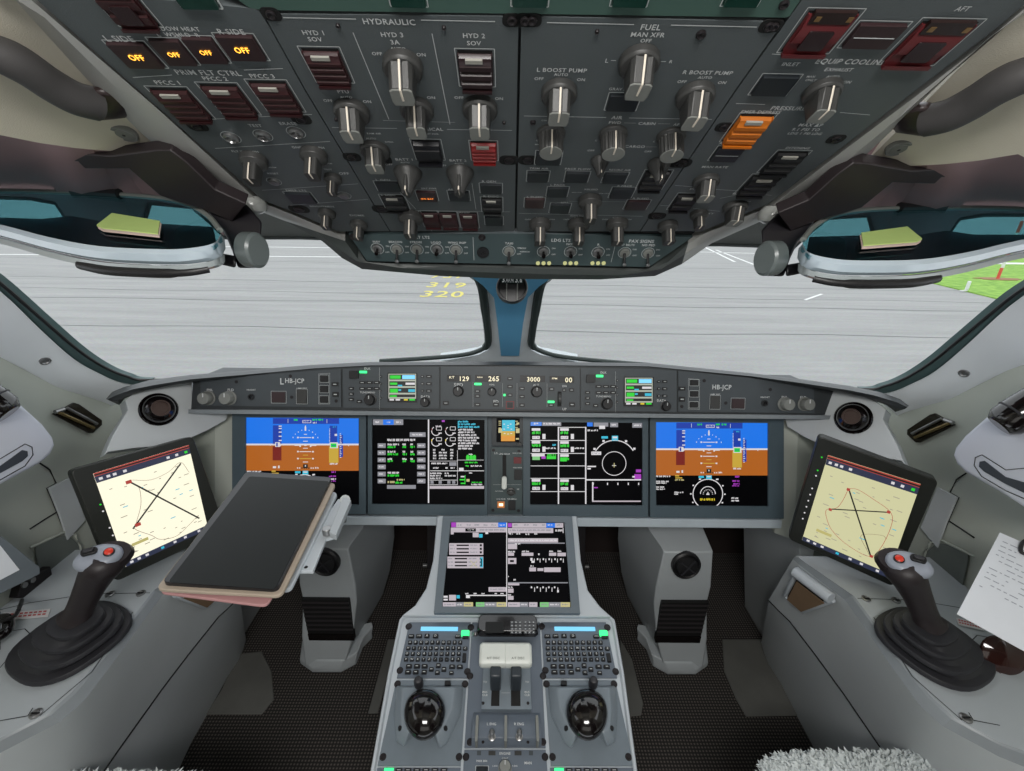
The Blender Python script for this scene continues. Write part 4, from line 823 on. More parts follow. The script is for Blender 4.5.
        for y, x1_ in ((452, 110), (465, 88), (496, 75), (512, 75)): words(g, MP, ox+3*sc, oy+y*sc, ox+x1_*sc, 1.4, eW, N3)
        words(g, MP, ox+145*sc, oy+536*sc, ox+218*sc, 1.5, eW, N3); words(g, MP, ox+145*sc, oy+550*sc, ox+175*sc, 1.4, eW, N3); words(g, MP, ox+585*sc, oy+580*sc, ox+640*sc, 1.6, eW, N3); words(g, MP, ox+585*sc, oy+600*sc, ox+645*sc, 1.6, eW, N3)
    return draw
display('flight_display', 'blue and brown flight display partly covered by the loose tablet, leftmost of the panel', 233, 412, 366.5, 512.5, 246.5, 417.3, 359.7, 503.3, pfd_draw(246.5, 417.3, False))
display('flight_display', 'blue and brown flight display with its white compass circle fully visible', 649.5, 416, 783, 517, 655.5, 422, 767.4, 505, pfd_draw(655.5, 422, True))
def mfd_left(g):
    s = .12974; ox, oy = 365, 410
    def R(x0, y0, x1, y1, m, n=N2): g.prect(MP, ox+x0*s, oy+y0*s, ox+x1*s, oy+y1*s, m, n)
    def Wd(x0, y0, x1, h, m, gw=.8): words(g, MP, ox+x0*s, oy+y0*s, ox+x1*s, h*s, m, N3, gw)
    R(62, 72, 295, 115, eGy); R(140, 74, 222, 113, eB, N3); Wd(80, 86, 120, 14, eW); Wd(165, 86, 200, 14, eW); Wd(240, 86, 280, 14, eW)
    R(345, 172, 467, 207, eGy); Wd(365, 184, 450, 12, eW); Wd(172, 222, 392, 18, eW, .9)
    for i, y in enumerate((257, 312, 367, 421, 476, 530)):
        R(98, y, 160, y+35, eGy); R(402, y, 466, y+35, eGy); Wd(108, y+12, 150, 10, eW); Wd(412, y+12, 456, 10, eW)
    for y, xs in ((258, ((175, 268), (288, 320), (350, 380))), (314, ((175, 240), (290, 312), (352, 375))), (370, ((175, 215), (288, 325), (350, 378))), (476, ((175, 265),)), ):
        for a, b in xs: Wd(a, y, b, 15, eW, .9)
    for y, xs in ((276, ((175, 238), (290, 330), (350, 390))), (332, ((175, 262), (290, 328), (350, 388))), (385, ((175, 222), (290, 328), (350, 390))), (496, ((175, 272),)), (550, ((235, 295),))):
        for a, b in xs: Wd(a, y, b, 17, eG, .9)
    Wd(245, 531, 312, 13, eTan); Wd(175, 547, 238, 16, eTan); R(170, 578, 392, 607, eGy); R(485, 70, 495, 716, eW)
    for cx, cy in ((548, 162), (655, 162), (548, 245), (655, 245)):
        u, v = MP.uv(ox+cx*s, oy+cy*s); k = abs(MP.uv(ox+s, oy)[0]-MP.uv(ox, oy)[0]); g.arc(MP, u, v, 34*k, 120, 330, 6*k, N3, eW, 20)
        u2 = MP.uv(ox+(cx+22)*s, oy+(cy-20)*s); g.path(MP, [(u2[0]-20*k, u2[1]-13*k), (u2[0]+20*k, u2[1]-13*k), (u2[0]+20*k, u2[1]+13*k), (u2[0]-20*k, u2[1]+13*k)], 4*k, N3, eW, True); R(cx-36, cy-20, cx-30, cy-4, eR if cy < 200 else eY, N4)
        R(cx+18, cy+12, cx+44, cy+20, eW, N3)
    R(592, 78, 615, 92, eM); Wd(545, 118, 600, 14, ePk)
    for i, (w, c) in enumerate(((88, eC), (135, eC), (172, eC), (120, eW), (128, eW), (148, eW), (170, eW), (146, eW), (170, eW), (118, eW), (120, eW))): Wd(718, 82+i*20.8, 718+w, 14, c, .95)
    R(716, 84, 722, 140, eC)
    for y in (300, 322, 344, 366):
        Wd(525, y, 555, 13, eW); Wd(570+(20 if y == 300 else 0), y, 635-(20 if y == 300 else 0), 12, eW); Wd(657, y, 685, 13, eW)
    R(498, 392, 918, 396, eW, N3) if 0 else None
    R(500, 392, 712, 395, eW); R(500, 466, 918, 471, eW); R(711, 310, 714, 578, eW); R(714, 384, 915, 387, eW)
    Wd(512, 405, 640, 13, eW); R(650, 402, 705, 430, eGy); Wd(525, 440, 570, 12, eW); Wd(620, 440, 640, 12, eW); Wd(660, 440, 695, 12, eW)
    for cx in (792, 818, 843): R(cx-12, 352, cx+12, 384, eG); R(cx-7, 346, cx+7, 352, eG)
    Wd(800, 336, 835, 10, eW); Wd(770, 398, 870, 12, eG); Wd(775, 425, 800, 12, eG); Wd(815, 425, 905, 12, eW); R(725, 445, 760, 466, eW, N3)
    for y in (482, 500, 520): Wd(502, y, 600 if y != 500 else 590, 12, eW, 1.0)
    Wd(615, 482, 650, 12, eW); Wd(615, 500, 708, 12, eW)
    R(500, 538, 710, 542, eW); R(500, 574, 710, 578, eW)
    for x in (505, 568, 635, 672): R(x, 545, x+24, 568, eGy, N3)
    Wd(803, 480, 830, 10, eW); R(768, 502, 774, 572, eG); R(730, 532, 770, 542, eG); R(738, 508, 766, 518, eW); R(738, 560, 768, 570, eG); R(782, 532, 806, 552, eTan); Wd(822, 553, 902, 9, eG); Wd(818, 568, 905, 12, eW); R(498, 585, 918, 607, ePk)
display('systems_display', 'dark engine and systems display showing three green landing gear symbols, left of the gear lever', 368.5, 413.5, 487.5, 514, 372.5, 418.8, 484.7, 503.6, mfd_left)
def mfd_right(g):
    s = .12974; ox, oy = 522, 410
    def R(x0, y0, x1, y1, m, n=N2): g.prect(MP, ox+x0*s, oy+y0*s, ox+x1*s, oy+y1*s, m, n)
    def Wd(x0, y0, x1, h, m, gw=.9): words(g, MP, ox+x0*s, oy+y0*s, ox+x1*s, h*s, m, N3, gw)
    R(66, 90, 152, 122, eBlue3); Wd(92, 98, 130, 14, eW); R(156, 92, 302, 122, eGy); Wd(165, 100, 295, 12, eW); R(502, 92, 545, 126, eB); R(552, 94, 665, 128, eGy); R(678, 96, 740, 132, eGy); R(850, 100, 934, 136, eGy); Wd(690, 108, 730, 12, eW); Wd(862, 112, 922, 12, eW); Wd(505, 150, 590, 14, eW); R(595, 120, 640, 146, eW, N3)
    R(276, 130, 286, 724, eW); R(486, 130, 496, 724, eW)
    for y in (131, 232, 332, 428, 524, 626): R(66 if y > 131 else 280, y, 494, y+5, eW if y % 2 == 0 or y < 300 else ePk)
    R(494, 533, 918, 543, eW)
    for x, lst in ((75, (140, 238, 338, 532)), (294, (140, 240, 340, 534))):
        for y in lst: 
            R(x, y, x+(66 if not (x == 75 and y == 338) else 100), y+20, eW, N3)
            if not (y in (338,)): Wd(x+2, y+24, x+72, 22, eG, 1.0)
            if y not in (338, 340): R(x+82, y+44, x+106, y+84, eW, N3); R(x+4, y+60, x+62, y+84, eW, N3); Wd(x+8, y+64, x+58, 14, SCR if 0 else eGy)
    R(80, 355, 138, 385, eGrn2); Wd(195, 338, 268, 16, eG); R(190, 355, 262, 378, eG); R(150, 356, 182, 376, eM, N4); R(294, 366, 345, 396, eG)
    Wd(235, 262, 268, 14, eC); Wd(180, 288, 268, 12, eW); Wd(405, 288, 482, 12, eW)
    k = abs(MP.uv(ox+s, oy)[0]-MP.uv(ox, oy)[0]); u, v = MP.uv(ox+710*s, oy+412*s)
    g.arc(MP, u, v, 92*k, 0, 360, 5*k, N3, eW, 48); u2, v2 = MP.uv(ox+712*s, oy+402*s); g.arc(MP, u2, v2, 170*k, 32, 150, 7*k, N3, eW, 40)
    for a_ in (35, 62, 118, 147): 
        x, y = u2+186*k*cos(radians(a_)), v2+186*k*sin(radians(a_)); g.frect(MP, x-9*k, x+9*k, y-8*k, y+8*k, N3, eW)
    R(534, 320, 610, 346, eW, N3); Wd(540, 326, 606, 12, eGy); R(612, 202, 662, 220, eC); R(692, 198, 740, 238, eC, N3); R(698, 204, 734, 218, eW, N4); R(504, 430, 570, 440, eW); R(504, 446, 530, 458, eW)
    g.line(MP, (u-16*k, v-16*k), (u+16*k, v-16*k), 5*k, N3, eW); g.line(MP, (u, v-30*k), (u, v+4*k), 6*k, N4, eTan)
    R(878, 458, 918, 480, eM); R(866, 494, 918, 532, eM); R(850, 508, 870, 520, eW, N3)
    R(540, 555, 550, 705, eW); R(540, 698, 916, 708, ePk); R(552, 594, 584, 602, eM, N3)
    for i in range(5): R(545+80*i+(30 if i else 0)-0, 560, 553+80*i+(30 if i else 0), 578, eW)
display('navigation_display', 'dark map display showing a white range circle and arc, right of the gear lever', 523, 414.5, 647.5, 515.5, 530, 421.8, 642, 504.2, mfd_right)
# ---- centre column: standby instrument + gear lever panel
t = thing('standby_display', 'small square standby display with blue over orange, between the two dark displays', 'display', MP.pt(*MP.uv(507, 430)))
g = MB(); u0, u1, v0, v1 = MP.rect(507.5, 430.5, 31, 30); g.rbox(MP, u0, u1, v0, v1, -.006, .004, mat('standby_bezel', (44, 50, 54), .4), .005)
a0, a1, b0, b1 = MP.rect(508, 430, 23, 24); g.box(MP, a0, a1, b0, b1, .003, .0045, SCR); build('bezel', g, t)
g = MB(); s = .1425; ox, oy = 475, 410
def R(x0, y0, x1, y1, m, n): g.prect(MP, ox+x0*s, oy+y0*s, ox+x1*s, oy+y1*s, m, n)
R(190, 70, 280, 146, eC, .0048); R(183, 146, 280, 217, eYt, .0048); R(183, 178, 280, 217, mat('lit_orange', (225, 150, 40), .4, em=.9), .005)
for y in (75, 88, 102, 122, 136, 150): R(166, y, 184, y+5, eTan, .0052)
for y in (75, 100, 118): R(282, y, 300, y+5, eTan, .0052)
R(165, 128, 190, 158, eTan, .005); R(286, 128, 312, 160, eTan, .005); R(290, 86, 310, 100, eTan, .005); R(286, 195, 308, 206, eTan, .005)
for x, y in ((205, 95), (250, 95), (232, 105), (205, 130), (255, 130), (232, 120), (208, 160), (232, 164), (255, 160)): R(x-6, y, x+6, y+5, eW, .0054)
build('symbology', g, t)
g = MB(); k = MP.uv(519.5, 443.5); g.cyl(MP, k[0], k[1], .002, .012, .006, .005, KNOB, 14); build('adjust_knob', g, t)
t = thing('gear_lever_panel', 'narrow centre panel with the white-tipped landing gear lever and a lit amber button', 'control panel', MP.pt(*MP.uv(505, 480)))
g = MB(); g.poly(MP, [MP.uv(*p) for p in [(491, 447), (523, 447.3), (522, 513.5), (490.5, 513)]], -.008, .001, PANEL2)
for x, y in ((493.5, 450), (519, 451), (493, 510), (518.5, 510.5)): r = rad(MP, x, y, 1.6); u, v = MP.uv(x, y); g.lathe(MP, u, v, [(r, 0), (r, .002), (0, .002)], DARK, 10)
g.prect(MP, 502.5, 455, 506.3, 486, SLOT, .0015); build('face_plate', g, t)
g = MB(); u, v = MP.uv(504.3, 480); g.box(MP, u-.003, u+.003, v-.005, v+.006, -.002, .035, DARK); g.rbox(MP.off(.028), u-.0068, u+.0068, v-.016, v+.018, 0, .013, THR, .0066); build('gear_lever', g, t, bev=.002)
g = MB(); u, v = MP.uv(511, 491.5); g.lathe(MP, u, v, [(.012, 0), (.011, .004), (.007, .005), (.006, .014), (0, .015)], KNOB, 18); g.box(MP, u-.012, u+.012, v-.002, v+.002, .012, .017, KNOB); build('selector_knob', g, t)
g = MB(); u0, u1, v0, v1 = outline(g, MP, 517.5, 460, 9, 7, .0006); g.box(MP, u0+.002, u1-.002, v0+.001, v1-.001, .001, .006, mat('maroon_button', (110, 36, 40), .4)); build('push_button', g, t)
pba(MP, 518, 474.5, 8.5, 11, t, BLACK); pba(MP, 512, 505, 8, 10.5, t, BLACK)
pba(MP, 501, 504.5, 8, 7, t, mat('lit_lamp_orange', (200, 120, 60), .4, em=.8)); 
g = MB(); g.prect(MP, 499, 503, 503, 505.5, mat('lit_lamp_core', (255, 225, 170), .4, em=3.), .005); build('lamp', g, t)
g = MB(); g.pline(MP, 493, 484.5, 521, 484.5, .0006, n=.0016); g.ptext(MP, 'LG', 496, 453, 3, n=.0016); g.ptext(MP, 'LDG GEAR', 504.5, 453.8, 11, n=.0016); g.ptext(MP, 'NOSE STEER', 517, 453, 9, n=.0016); g.ptext(MP, 'GND PROX', 517.5, 467.5, 9, n=.0016); g.ptext(MP, 'AUTO BRAKE', 499, 491, 8, n=.0016); g.ptext(MP, 'LDG INHIB', 501, 498.8, 9, n=.0016); g.ptext(MP, 'NO SMKG', 512, 498.8, 9, n=.0016); g.ptext(MP, 'HI', 518, 489, 2, n=.0016)
build('lettering', g, t)
# ================================================================== GLARESHIELD CONTROL PANELS
def gpx(name, label, pts, M=None, scr=True):
    t, g = module(GS, pts, name, label, M or GPAN, .0008)
    return t, g
def knob2(F, px, py, rp, par, h=.016, M=None, ML=None):
    g = MB(); r = rad(F, px, py, rp); u, v = F.uv(px, py); K = F.rot(u, v, 0)
    L = []
    for rr, n in ((1.12, 0), (1.12, .1), (.95, .14), (.92, .9), (.85, 1)): L.append([K.pt(rr*r*(1+(.03*(-1)**i if .1 < n < 1 else 0))*cos(2*pi*i/28), rr*r*(1+(.03*(-1)**i if .1 < n < 1 else 0))*sin(2*pi*i/28), n*h) for i in range(28)])
    g.loft(L, M or BLACK); g.box(K, -.08*r, .08*r, .2*r, .8*r, h, h+.0004, ML or LINE); return build('rotary_knob', g, par)
def btns(F, lst, par, M=None, h=.003):
    for it in lst:
        px, py, w, hh = it[:4]; g = MB(); u0, u1, v0, v1 = F.rect(px, py, w, hh); g.rbox(F, u0, u1, v0, v1, 0, h, M or BLACK, .0012); g.box(F, u0+(u1-u0)*.25, u1-(u1-u0)*.25, v0+(v1-v0)*.4, v0+(v1-v0)*.6, h, h+.0002, LINE); build('push_button', g, par)
s = .254; ox, oy = 180, 340
def q(x, y): return ox+x*s, oy+y*s
t, g = gpx('lighting_control_panel', 'glareshield end panel with two pale knobs, beside the left air vent', [(200, 380.5), (250, 375.5), (318, 370), (341, 368.8), (341.5, 407.5), (200, 406)])
for x, y in (q(435, 142), q(222, 165), q(440, 225), q(615, 240)): r = rad(GS, x, y, 1.7); u, v = GS.uv(x, y); g.lathe(GS, u, v, [(r, 0), (r, .001), (0, .001)], DARK, 10)
build('face_plate', g, t)
for x, y in (q(112, 228), q(195, 228)): knob2(GS, x, y, 6.5, t, .022, KNOBL, WHITE)
g = MB(); u, v = GS.uv(*q(281, 224)); r = rad(GS, *q(281, 224), 3.2); g.lathe(GS, u, v, [(r, 0), (r, .003), (.6*r, .003), (.5*r, 0), (0, 0)], BLACK, 16); build('jack_socket', g, t)
pba(GS, *q(389, 225), 15, 12, t, BTNB); pba(GS, *q(480, 222), 11, 15, t, KNOB)
pba(GS, *q(568, 152), 9, 7.5, t, BLACK); pba(GS, *q(568, 193), 9, 7.5, t, BLACK); pba(GS, *q(568, 234), 9, 7.5, t, BLACK)
btns(GS, [(*q(611, 174), 6.5, 4), (*q(613, 214), 6, 5)], t)
g = MB(); g.ptext(GS, 'L', *q(402, 162), 3.5, asp=1.1); g.ptext(GS, 'HB-JCP', *q(452, 160), 19, asp=1.1); g.ptext(GS, 'LAMP TEST', *q(480, 190), 10); g.ptext(GS, 'HEADSET', *q(281, 196), 9); g.ptext(GS, 'PNL', *q(118, 196), 6); g.ptext(GS, 'FLD', *q(200, 196), 6)
g.path(GS, [GS.uv(*q(546, 133)), GS.uv(*q(590, 131)), GS.uv(*q(590, 252)), GS.uv(*q(546, 252))], .0006, .0005, LINE, True); build('lettering', g, t)
def ctp(x, y, name, label, pts, right):
    # x, y = centre of the tuner screen
    t, g = gpx(name, label, pts); build('face_plate', g, t)
    u0, u1, v0, v1 = GS.rect(x, y, 29.5, 29.5); g = MB(); g.rbox(GS, u0, u1, v0, v1, -.001, .0025, BLACK, .001); build('screen', g, t)
    g = MB(); w = 27.5
    def R(a, b, c, d, m, n=.003): g.prect(GS, x-w/2+a*w, y-w/2+b*w, x-w/2+c*w, y-w/2+d*w, m, n)
    R(.0, .0, 1, .9, mat('lit_palegrey', (190, 196, 180), .4, em=.8), .0027)
    for i in range(4):
        y0 = .03+i*.24; hgt = .18 if i < 3 else .1
        R(.03, y0, .97, y0+hgt, eBlk, .0029)
    R(.06, .06, .44, .18, eG); R(.5, .05, .96, .19, eCyl); R(.06, .32, .32, .4, eG); R(.34, .4, .5, .46, eC); R(.62, .32, .96, .4, eW); R(.06, .54, .34, .68, eG); R(.36, .56, .46, .62, eC); R(.72, .56, .96, .66, eC); R(.06, .78, .3, .84, eG); R(.04, .91, .2, .97, eW); R(.26, .91, .42, .97, eW); R(.56, .91, .7, .97, eY); R(.76, .91, .96, .97, eG)
    build('symbology', g, t)
    B = [(x-21.5, y-11+i*7.2, 2, 2) for i in range(4)]
    if right: B += [(x+20, y-10+i*7.2, 3, 2.4) for i in range(3)] + [(x+26, y-10+i*7.2, 5, 2.6) for i in range(3)]
    else: B += [(x+20, y-11+i*7.2, 3, 2.2) for i in range(3)] + [(x+26.5, y-11+i*7.2, 5.5, 2.8) for i in range(3)]
    ox2 = -40 if 1 else 0
    B += [(x+ox2+i*7.2, y-5+j*6, 6, 2.8) for i in range(3) for j in range(2)] + [(x-51, y+1+i*5.5, 5, 2.8) for i in range(3)] + [(x-43, y+14, 5, 3.2)]
    btns(GS, B, t)
    knob2(GS, x-32, y+12, 5.5, t, .016); knob2(GS, x+(23 if not right else 27), y+14.5, 4.6, t, .014)
    g = MB(); u0, u1, v0, v1 = GS.rect(x-48, y-13, 9, 8); g.rbox(GS, u0, u1, v0, v1, 0, .008, BLACK, .003); build('mode_switch', g, t)
    g = MB(); u0, u1, v0, v1 = GS.rect(x-39, y-15.5, 7, 2.4); g.rbox(GS, u0, u1, v0, v1, 0, .004, eLam, .0008); build('green_lamp', g, t)
    g = MB(); g.pline(GS, x-23, y-20, x-23, y+22, .0005); g.ptext(GS, 'TUNE/MENU', x-35, y+4.8, 15); g.ptext(GS, 'DLK', x-35, y-19, 6); g.ptext(GS, 'DATA', x+23, y+9, 9); build('lettering', g, t)
ctp(402.5, 387.5, 'tuning_panel', 'radio tuning panel with a small green screen, left of the lit number windows', [(342.5, 368.7), (372, 366.8), (439.5, 366.3), (439.5, 409), (343, 408)], False)
ctp(638.5, 391.5, 'tuning_panel', 'radio tuning panel with a small green screen, right of the lit number windows', [(580.5, 367.8), (648, 368.5), (677, 370.5), (677, 412.5), (580.5, 410.7)], True)
t, g = gpx('autopilot_panel', 'centre autopilot panel with lit number windows 129, 265, 3000 and 00', [(440.5, 366.3), (580, 367.5), (580, 410.5), (440.5, 409)])
build('face_plate', g, t)
for x0, x1, y, st, wd, st2 in ((447, 471, 378.2, '129', 9, 'KT'), (475, 501, 378.2, '265', 10.5, 'HDG'), (520, 545, 378.8, '3000', 13, None), (549.5, 574, 379.4, '00', 7, 'FPM')):
    g = MB(); u0, u1, v0, v1 = GS.rect((x0+x1)/2, y, x1-x0, 6.5); g.rbox(GS, u0, u1, v0, v1, -.001, .0025, BLACK, .001); build('window_frame', g, t)
    g = MB(); g.ptext(GS, st, x1-wd/2-(2 if st2 else 5), y+.4, wd, eNum, 1.0, .003)
    if st2: g.ptext(GS, st2, x0+5, y-1, 5, eNum, .8, .003)
    build('number_display', g, t)
for x, y, r in ((458.5, 391, 5), (492, 391.5, 4), (536.5, 391.5, 5.2)): knob2(GS, x, y, r, t, .018)
btns(GS, [(446, 403, 6, 4), (477.5, 391, 5.5, 3), (477.5, 396, 5.5, 3.4), (477.5, 404.5, 6, 3.4), (496, 404.5, 6, 4), (510, 378.5, 5.5, 3.4), (510, 386.5, 5.5, 3.4), (510, 395, 5, 3.2), (522, 388.5, 5.5, 3.4), (522, 396.5, 5.5, 3.4), (522, 405, 5.5, 3.4), (551.5, 389, 5.5, 3.4), (551, 405, 5.5, 3.4), (572, 404.5, 6, 4.2), (564, 390, 4, 3), (571.5, 390, 5, 3.4)], t)
for x, y, w in ((478, 384, 7), (504.5, 395, 2), (551, 401.8, 6.5)):
    g = MB(); u0, u1, v0, v1 = GS.rect(x, y, w, 2.2); g.rbox(GS, u0, u1, v0, v1, 0, .004, eLam, .0008); build('green_lamp', g, t)
g = MB(); u0, u1, v0, v1 = GS.rect(510, 405, 7.5, 7); g.path(GS, [(u0, v0), (u1, v0), (u1, v1), (u0, v1)], .0016, .001, REDG, True); g.rbox(GS, u0+.003, u1-.003, v0+.003, v1-.003, 0, .004, BLACK, .001); build('red_outlined_button', g, t)
g = MB(); u0, u1, v0, v1 = GS.rect(559.5, 399, 4, 15); K = GS.pt((u0+u1)/2, (v0+v1)/2); Fx = Fr(K, -GS.N, GS.V); g.rbox(GS, u0, u1, v0, v1, 0, .001, SLOT, .001); Fw = Fr(K+GS.N*-.004, GS.V, GS.N); g.cyl(Fw, 0, 0, -(u1-u0)*.35, (u1-u0)*.35, (v1-v0)*.42, (v1-v0)*.42, KNOB, 28); build('thumb_wheel', g, t)
g = MB(); g.pline(GS, 473, 382, 473, 407, .0005); g.pline(GS, 502.5, 383, 502.5, 407, .0005); g.pline(GS, 517, 383, 517, 407, .0005); g.pline(GS, 547, 383, 547, 407, .0005); g.ptext(GS, 'SPD', 458.5, 384.8, 9); g.ptext(GS, 'HDG', 492, 384.6, 5); g.ptext(GS, 'ALT', 536, 385, 6); g.ptext(GS, 'DN', 564.5, 386, 4); g.ptext(GS, 'UP', 564.5, 409, 4); g.ptext(GS, 'FD', 496, 401.5, 5); build('lettering', g, t)
s2 = .2539; ox, oy = 600, 340
def q(x, y): return ox+x*s2, oy+y*s2
t, g = gpx('lighting_control_panel', 'glareshield end panel with two pale knobs, beside the right air vent', [(678, 370.5), (700, 372.5), (752, 378), (814, 385), (815, 413.5), (678, 412)])
for x, y in (q(410, 160), q(670, 195), q(495, 248), q(322, 262)): r = rad(GS, x, y, 1.7); u, v = GS.uv(x, y); g.lathe(GS, u, v, [(r, 0), (r, .001), (0, .001)], DARK, 10)
build('face_plate', g, t)
for x, y in (q(727, 252), q(805, 252)): knob2(GS, x, y, 6.2, t, .022, KNOBL, WHITE)
g = MB(); u, v = GS.uv(*q(648, 249)); r = rad(GS, *q(648, 249), 3.2); g.lathe(GS, u, v, [(r, 0), (r, .003), (.6*r, .003), (.5*r, 0), (0, 0)], BLACK, 16); build('jack_socket', g, t)
pba(GS, *q(543, 250), 14, 11, t, BTNB); pba(GS, *q(453, 245), 10.5, 14, t, KNOB)
pba(GS, *q(370, 168), 9, 6.5, t, BLACK); pba(GS, *q(370, 212), 9, 6.5, t, BLACK); pba(GS, *q(369, 255), 9, 6.5, t, BLACK)
btns(GS, [(*q(322, 191), 6.5, 4), (*q(322, 233), 6, 5)], t)
g = MB(); g.ptext(GS, 'HB-JCP', *q(480, 185), 19, asp=1.1); g.ptext(GS, 'R', *q(575, 192), 3.5, asp=1.1) if 0 else None; g.ptext(GS, 'LAMP TEST', *q(453, 214), 10); g.ptext(GS, 'HEADSET', *q(650, 225), 9); g.ptext(GS, 'PNL', *q(727, 225), 6); g.ptext(GS, 'FLD', *q(800, 226), 6)
g.path(GS, [GS.uv(*q(348, 152)), GS.uv(*q(392, 155)), GS.uv(*q(391, 274)), GS.uv(*q(347, 272))], .0006, .0005, LINE, True); build('lettering', g, t)
# ================================================================== CENTRE PEDESTAL
PEDM = mat('pedestal_light_grey', (188, 195, 201), .4, bump=.2, sc=5); PEDP = mat('pedestal_panel_grey', (98, 107, 118), .4, bump=.15)
t = thing('centre_pedestal', 'light grey centre pedestal standing on the floor between the two seats', 'pedestal', Vc((0, .65, 0)))
g = MB(); out = [(404, 614), (608, 614), (615, 620), (624, 672), (640, 790), (367, 790), (388, 672), (399, 620)]
top = [PD.pt(*PD.uv(*p), 0) for p in out]
bt = [Vc((p.x*(.86), p.y, 0.0)) for p in top]
g.loft([[p+PD.N*-.004 for p in top], [p+(p-PD.pt(0, -.15))*.012+PD.N*-.014 for p in top], [p+(p-PD.pt(0, -.15))*.01+Vc((0, 0, -.12)) for p in top], bt], PEDM)
# raised frame lip round the top
inr = shrink(PD, out, .009); outr = [PD.uv(*p) for p in out]
g.loft([[PD.pt(*p, -.006) for p in outr], [PD.pt(*p, .004) for p in shrink(PD, out, .0015)], [PD.pt(*p, .004) for p in shrink(PD, out, .006)], [PD.pt(*p, -.004) for p in inr]], PEDM, cap=False)
build('body', g, t, bev=.002)
# display hood
g = MB(); ho = [(441, 513.5), (572, 514.5), (574, 520), (579, 612), (579, 617), (434, 617), (434, 612), (439, 519)]
hin = [(446, 518), (569, 519), (578, 614), (436, 613)]
a = [MC.pt(*MC.uv(*p), .0) for p in ho]
wing = [P(436, 516, 1.14), P(576, 516, 1.14), P(583, 560, 1.10), P(600, 600, 1.075), P(614, 622, 1.075), P(398, 622, 1.075), P(412, 600, 1.075), P(430, 560, 1.10)]
hp = [(437, 515), (577, 515.5), (581, 560), (588, 590), (600, 606), (612, 617), (401, 616), (415, 605), (426, 588), (433, 560)]
fr_ = [MC.pt(*MC.uv(*p, -.012), -.012) for p in hp]
fb = [Vc((p.x*(.97), p.y+.02, .30)) for p in fr_]
g.loft([fr_, [p+MC.N*-.03 for p in fr_], fb], PEDM)
build('display_hood', g, t, bev=.004)
mcd = thing('centre_display', 'upright dark display on the centre pedestal with pale menu bars above the keyboards', 'display', MC.pt(0, -.1))
g = MB(); o = [MC.uv(*p) for p in [(443, 516.5), (572, 517), (580, 614), (434, 613.5)]]; i = [MC.uv(*p) for p in [(450.8, 522.5), (564.3, 522.9), (570.8, 607.8), (442.3, 607)]]
g.loft([[MC.pt(*p, -.014) for p in o], [MC.pt(*p, .002) for p in o], [MC.pt(p[0]*.985+q_[0]*.015, p[1]*.985+q_[1]*.015, .005) for p, q_ in zip(o, i)], [MC.pt(*p, .005) for p in i], [MC.pt(*p, -.001) for p in i]], mat('centre_bezel', (104, 114, 122), .4, bump=.15), cap=False)
build('bezel', g, mcd); g = MB(); g.poly(MC, i, -.006, -.0005, SCR); build('screen', g, mcd)
g = MB(); s = .17578; ox, oy = 420, 500
def sk(x, y):   # follow the converging screen edges
    return ox+x*s, oy+y*s
def R(x0, y0, x1, y1, m, n=N2):
    ys = (y0, y1); P4 = [sk(x0, y1), sk(x1, y1), sk(x1, y0), sk(x0, y0)]; g.flat(MC, [MC.uv(*p) for p in P4], n, m)
def Wd(x0, y0, x1, h, m, gw=.8): words(g, MC, ox+x0*s, oy+y0*s, ox+x1*s, h*s, m, N3, gw)
R(178, 128, 205, 155, eM); R(206, 128, 445, 155, ePk); R(445, 128, 492, 155, eB, N3); R(500, 132, 522, 155, eM); R(524, 132, 718, 158, ePk); R(718, 132, 768, 158, eB, N3); R(768, 132, 815, 158, ePk)
for x in (210, 262, 306, 358, 402, 450, 528, 588, 640, 690, 722, 775): Wd(x+4, 138, x+34, 9, eGy if x not in (450, 722) else eW)
R(175, 157, 490, 184, ePk); R(500, 160, 758, 188, ePk); R(258, 162, 318, 180, SCR, N3); Wd(272, 164, 312, 10, eW); Wd(340, 166, 485, 9, eGy); Wd(510, 168, 750, 9, eGy); Wd(770, 168, 812, 12, eW); R(812, 160, 816, 188, eW)
R(175, 178, 192, 196, ePk); R(300, 186, 334, 212, ePk); R(336, 194, 356, 214, eC); R(372, 184, 388, 194, eW); Wd(505, 188, 528, 9, eW); Wd(548, 188, 572, 9, eW); Wd(600, 190, 625, 9, eW); Wd(650, 188, 675, 9, eW)
R(500, 218, 785, 242, ePk); R(500, 243, 824, 249, eGy); Wd(512, 226, 780, 8, eW)
for y0 in (246, 322):
    x0 = 166 if y0 < 300 else 156
    R(x0, y0, 360, y0+66, ePk, N1)
    for k in range(3): R(x0+42, y0+8+k*20, x0+112, y0+16+k*20, SCR, N2); R(340, y0+6+k*20, 352, y0+18+k*20, SCR, N2); Wd(x0+5, y0+8+k*20, x0+34, 7, eGy); Wd(x0+120, y0+8+k*20, 330, 7, eGy)
for (xa, ya, xb, yb) in ((285, 345, 325, 385), (325, 345, 285, 385)): g.line(MC, MC.uv(*sk(xa, ya)), MC.uv(*sk(xb, yb)), .0012, N4, eTan)
R(344, 326, 358, 384, eC, N3); R(346, 334, 352, 378, SCR, N4)
R(500, 250, 552, 280, ePk); Wd(540, 246, 575, 8, eW); Wd(500, 290, 545, 9, eW); R(500, 300, 535, 318, ePk); R(578, 300, 645, 318, ePk); Wd(580, 288, 625, 9, eW); R(672, 304, 680, 314, eW); R(734, 300, 775, 318, ePk); R(782, 300, 830, 320, ePk); Wd(735, 288, 760, 8, eW); Wd(782, 288, 808, 8, eW)
R(500, 330, 548, 364, ePk); R(512, 342, 534, 354, SCR, N3); R(628, 330, 640, 346, eW)
for k in range(6): R(632+k*33, 332, 640+k*33, 342, eW); R(648+k*33, 334, 652+k*33, 356, eW)
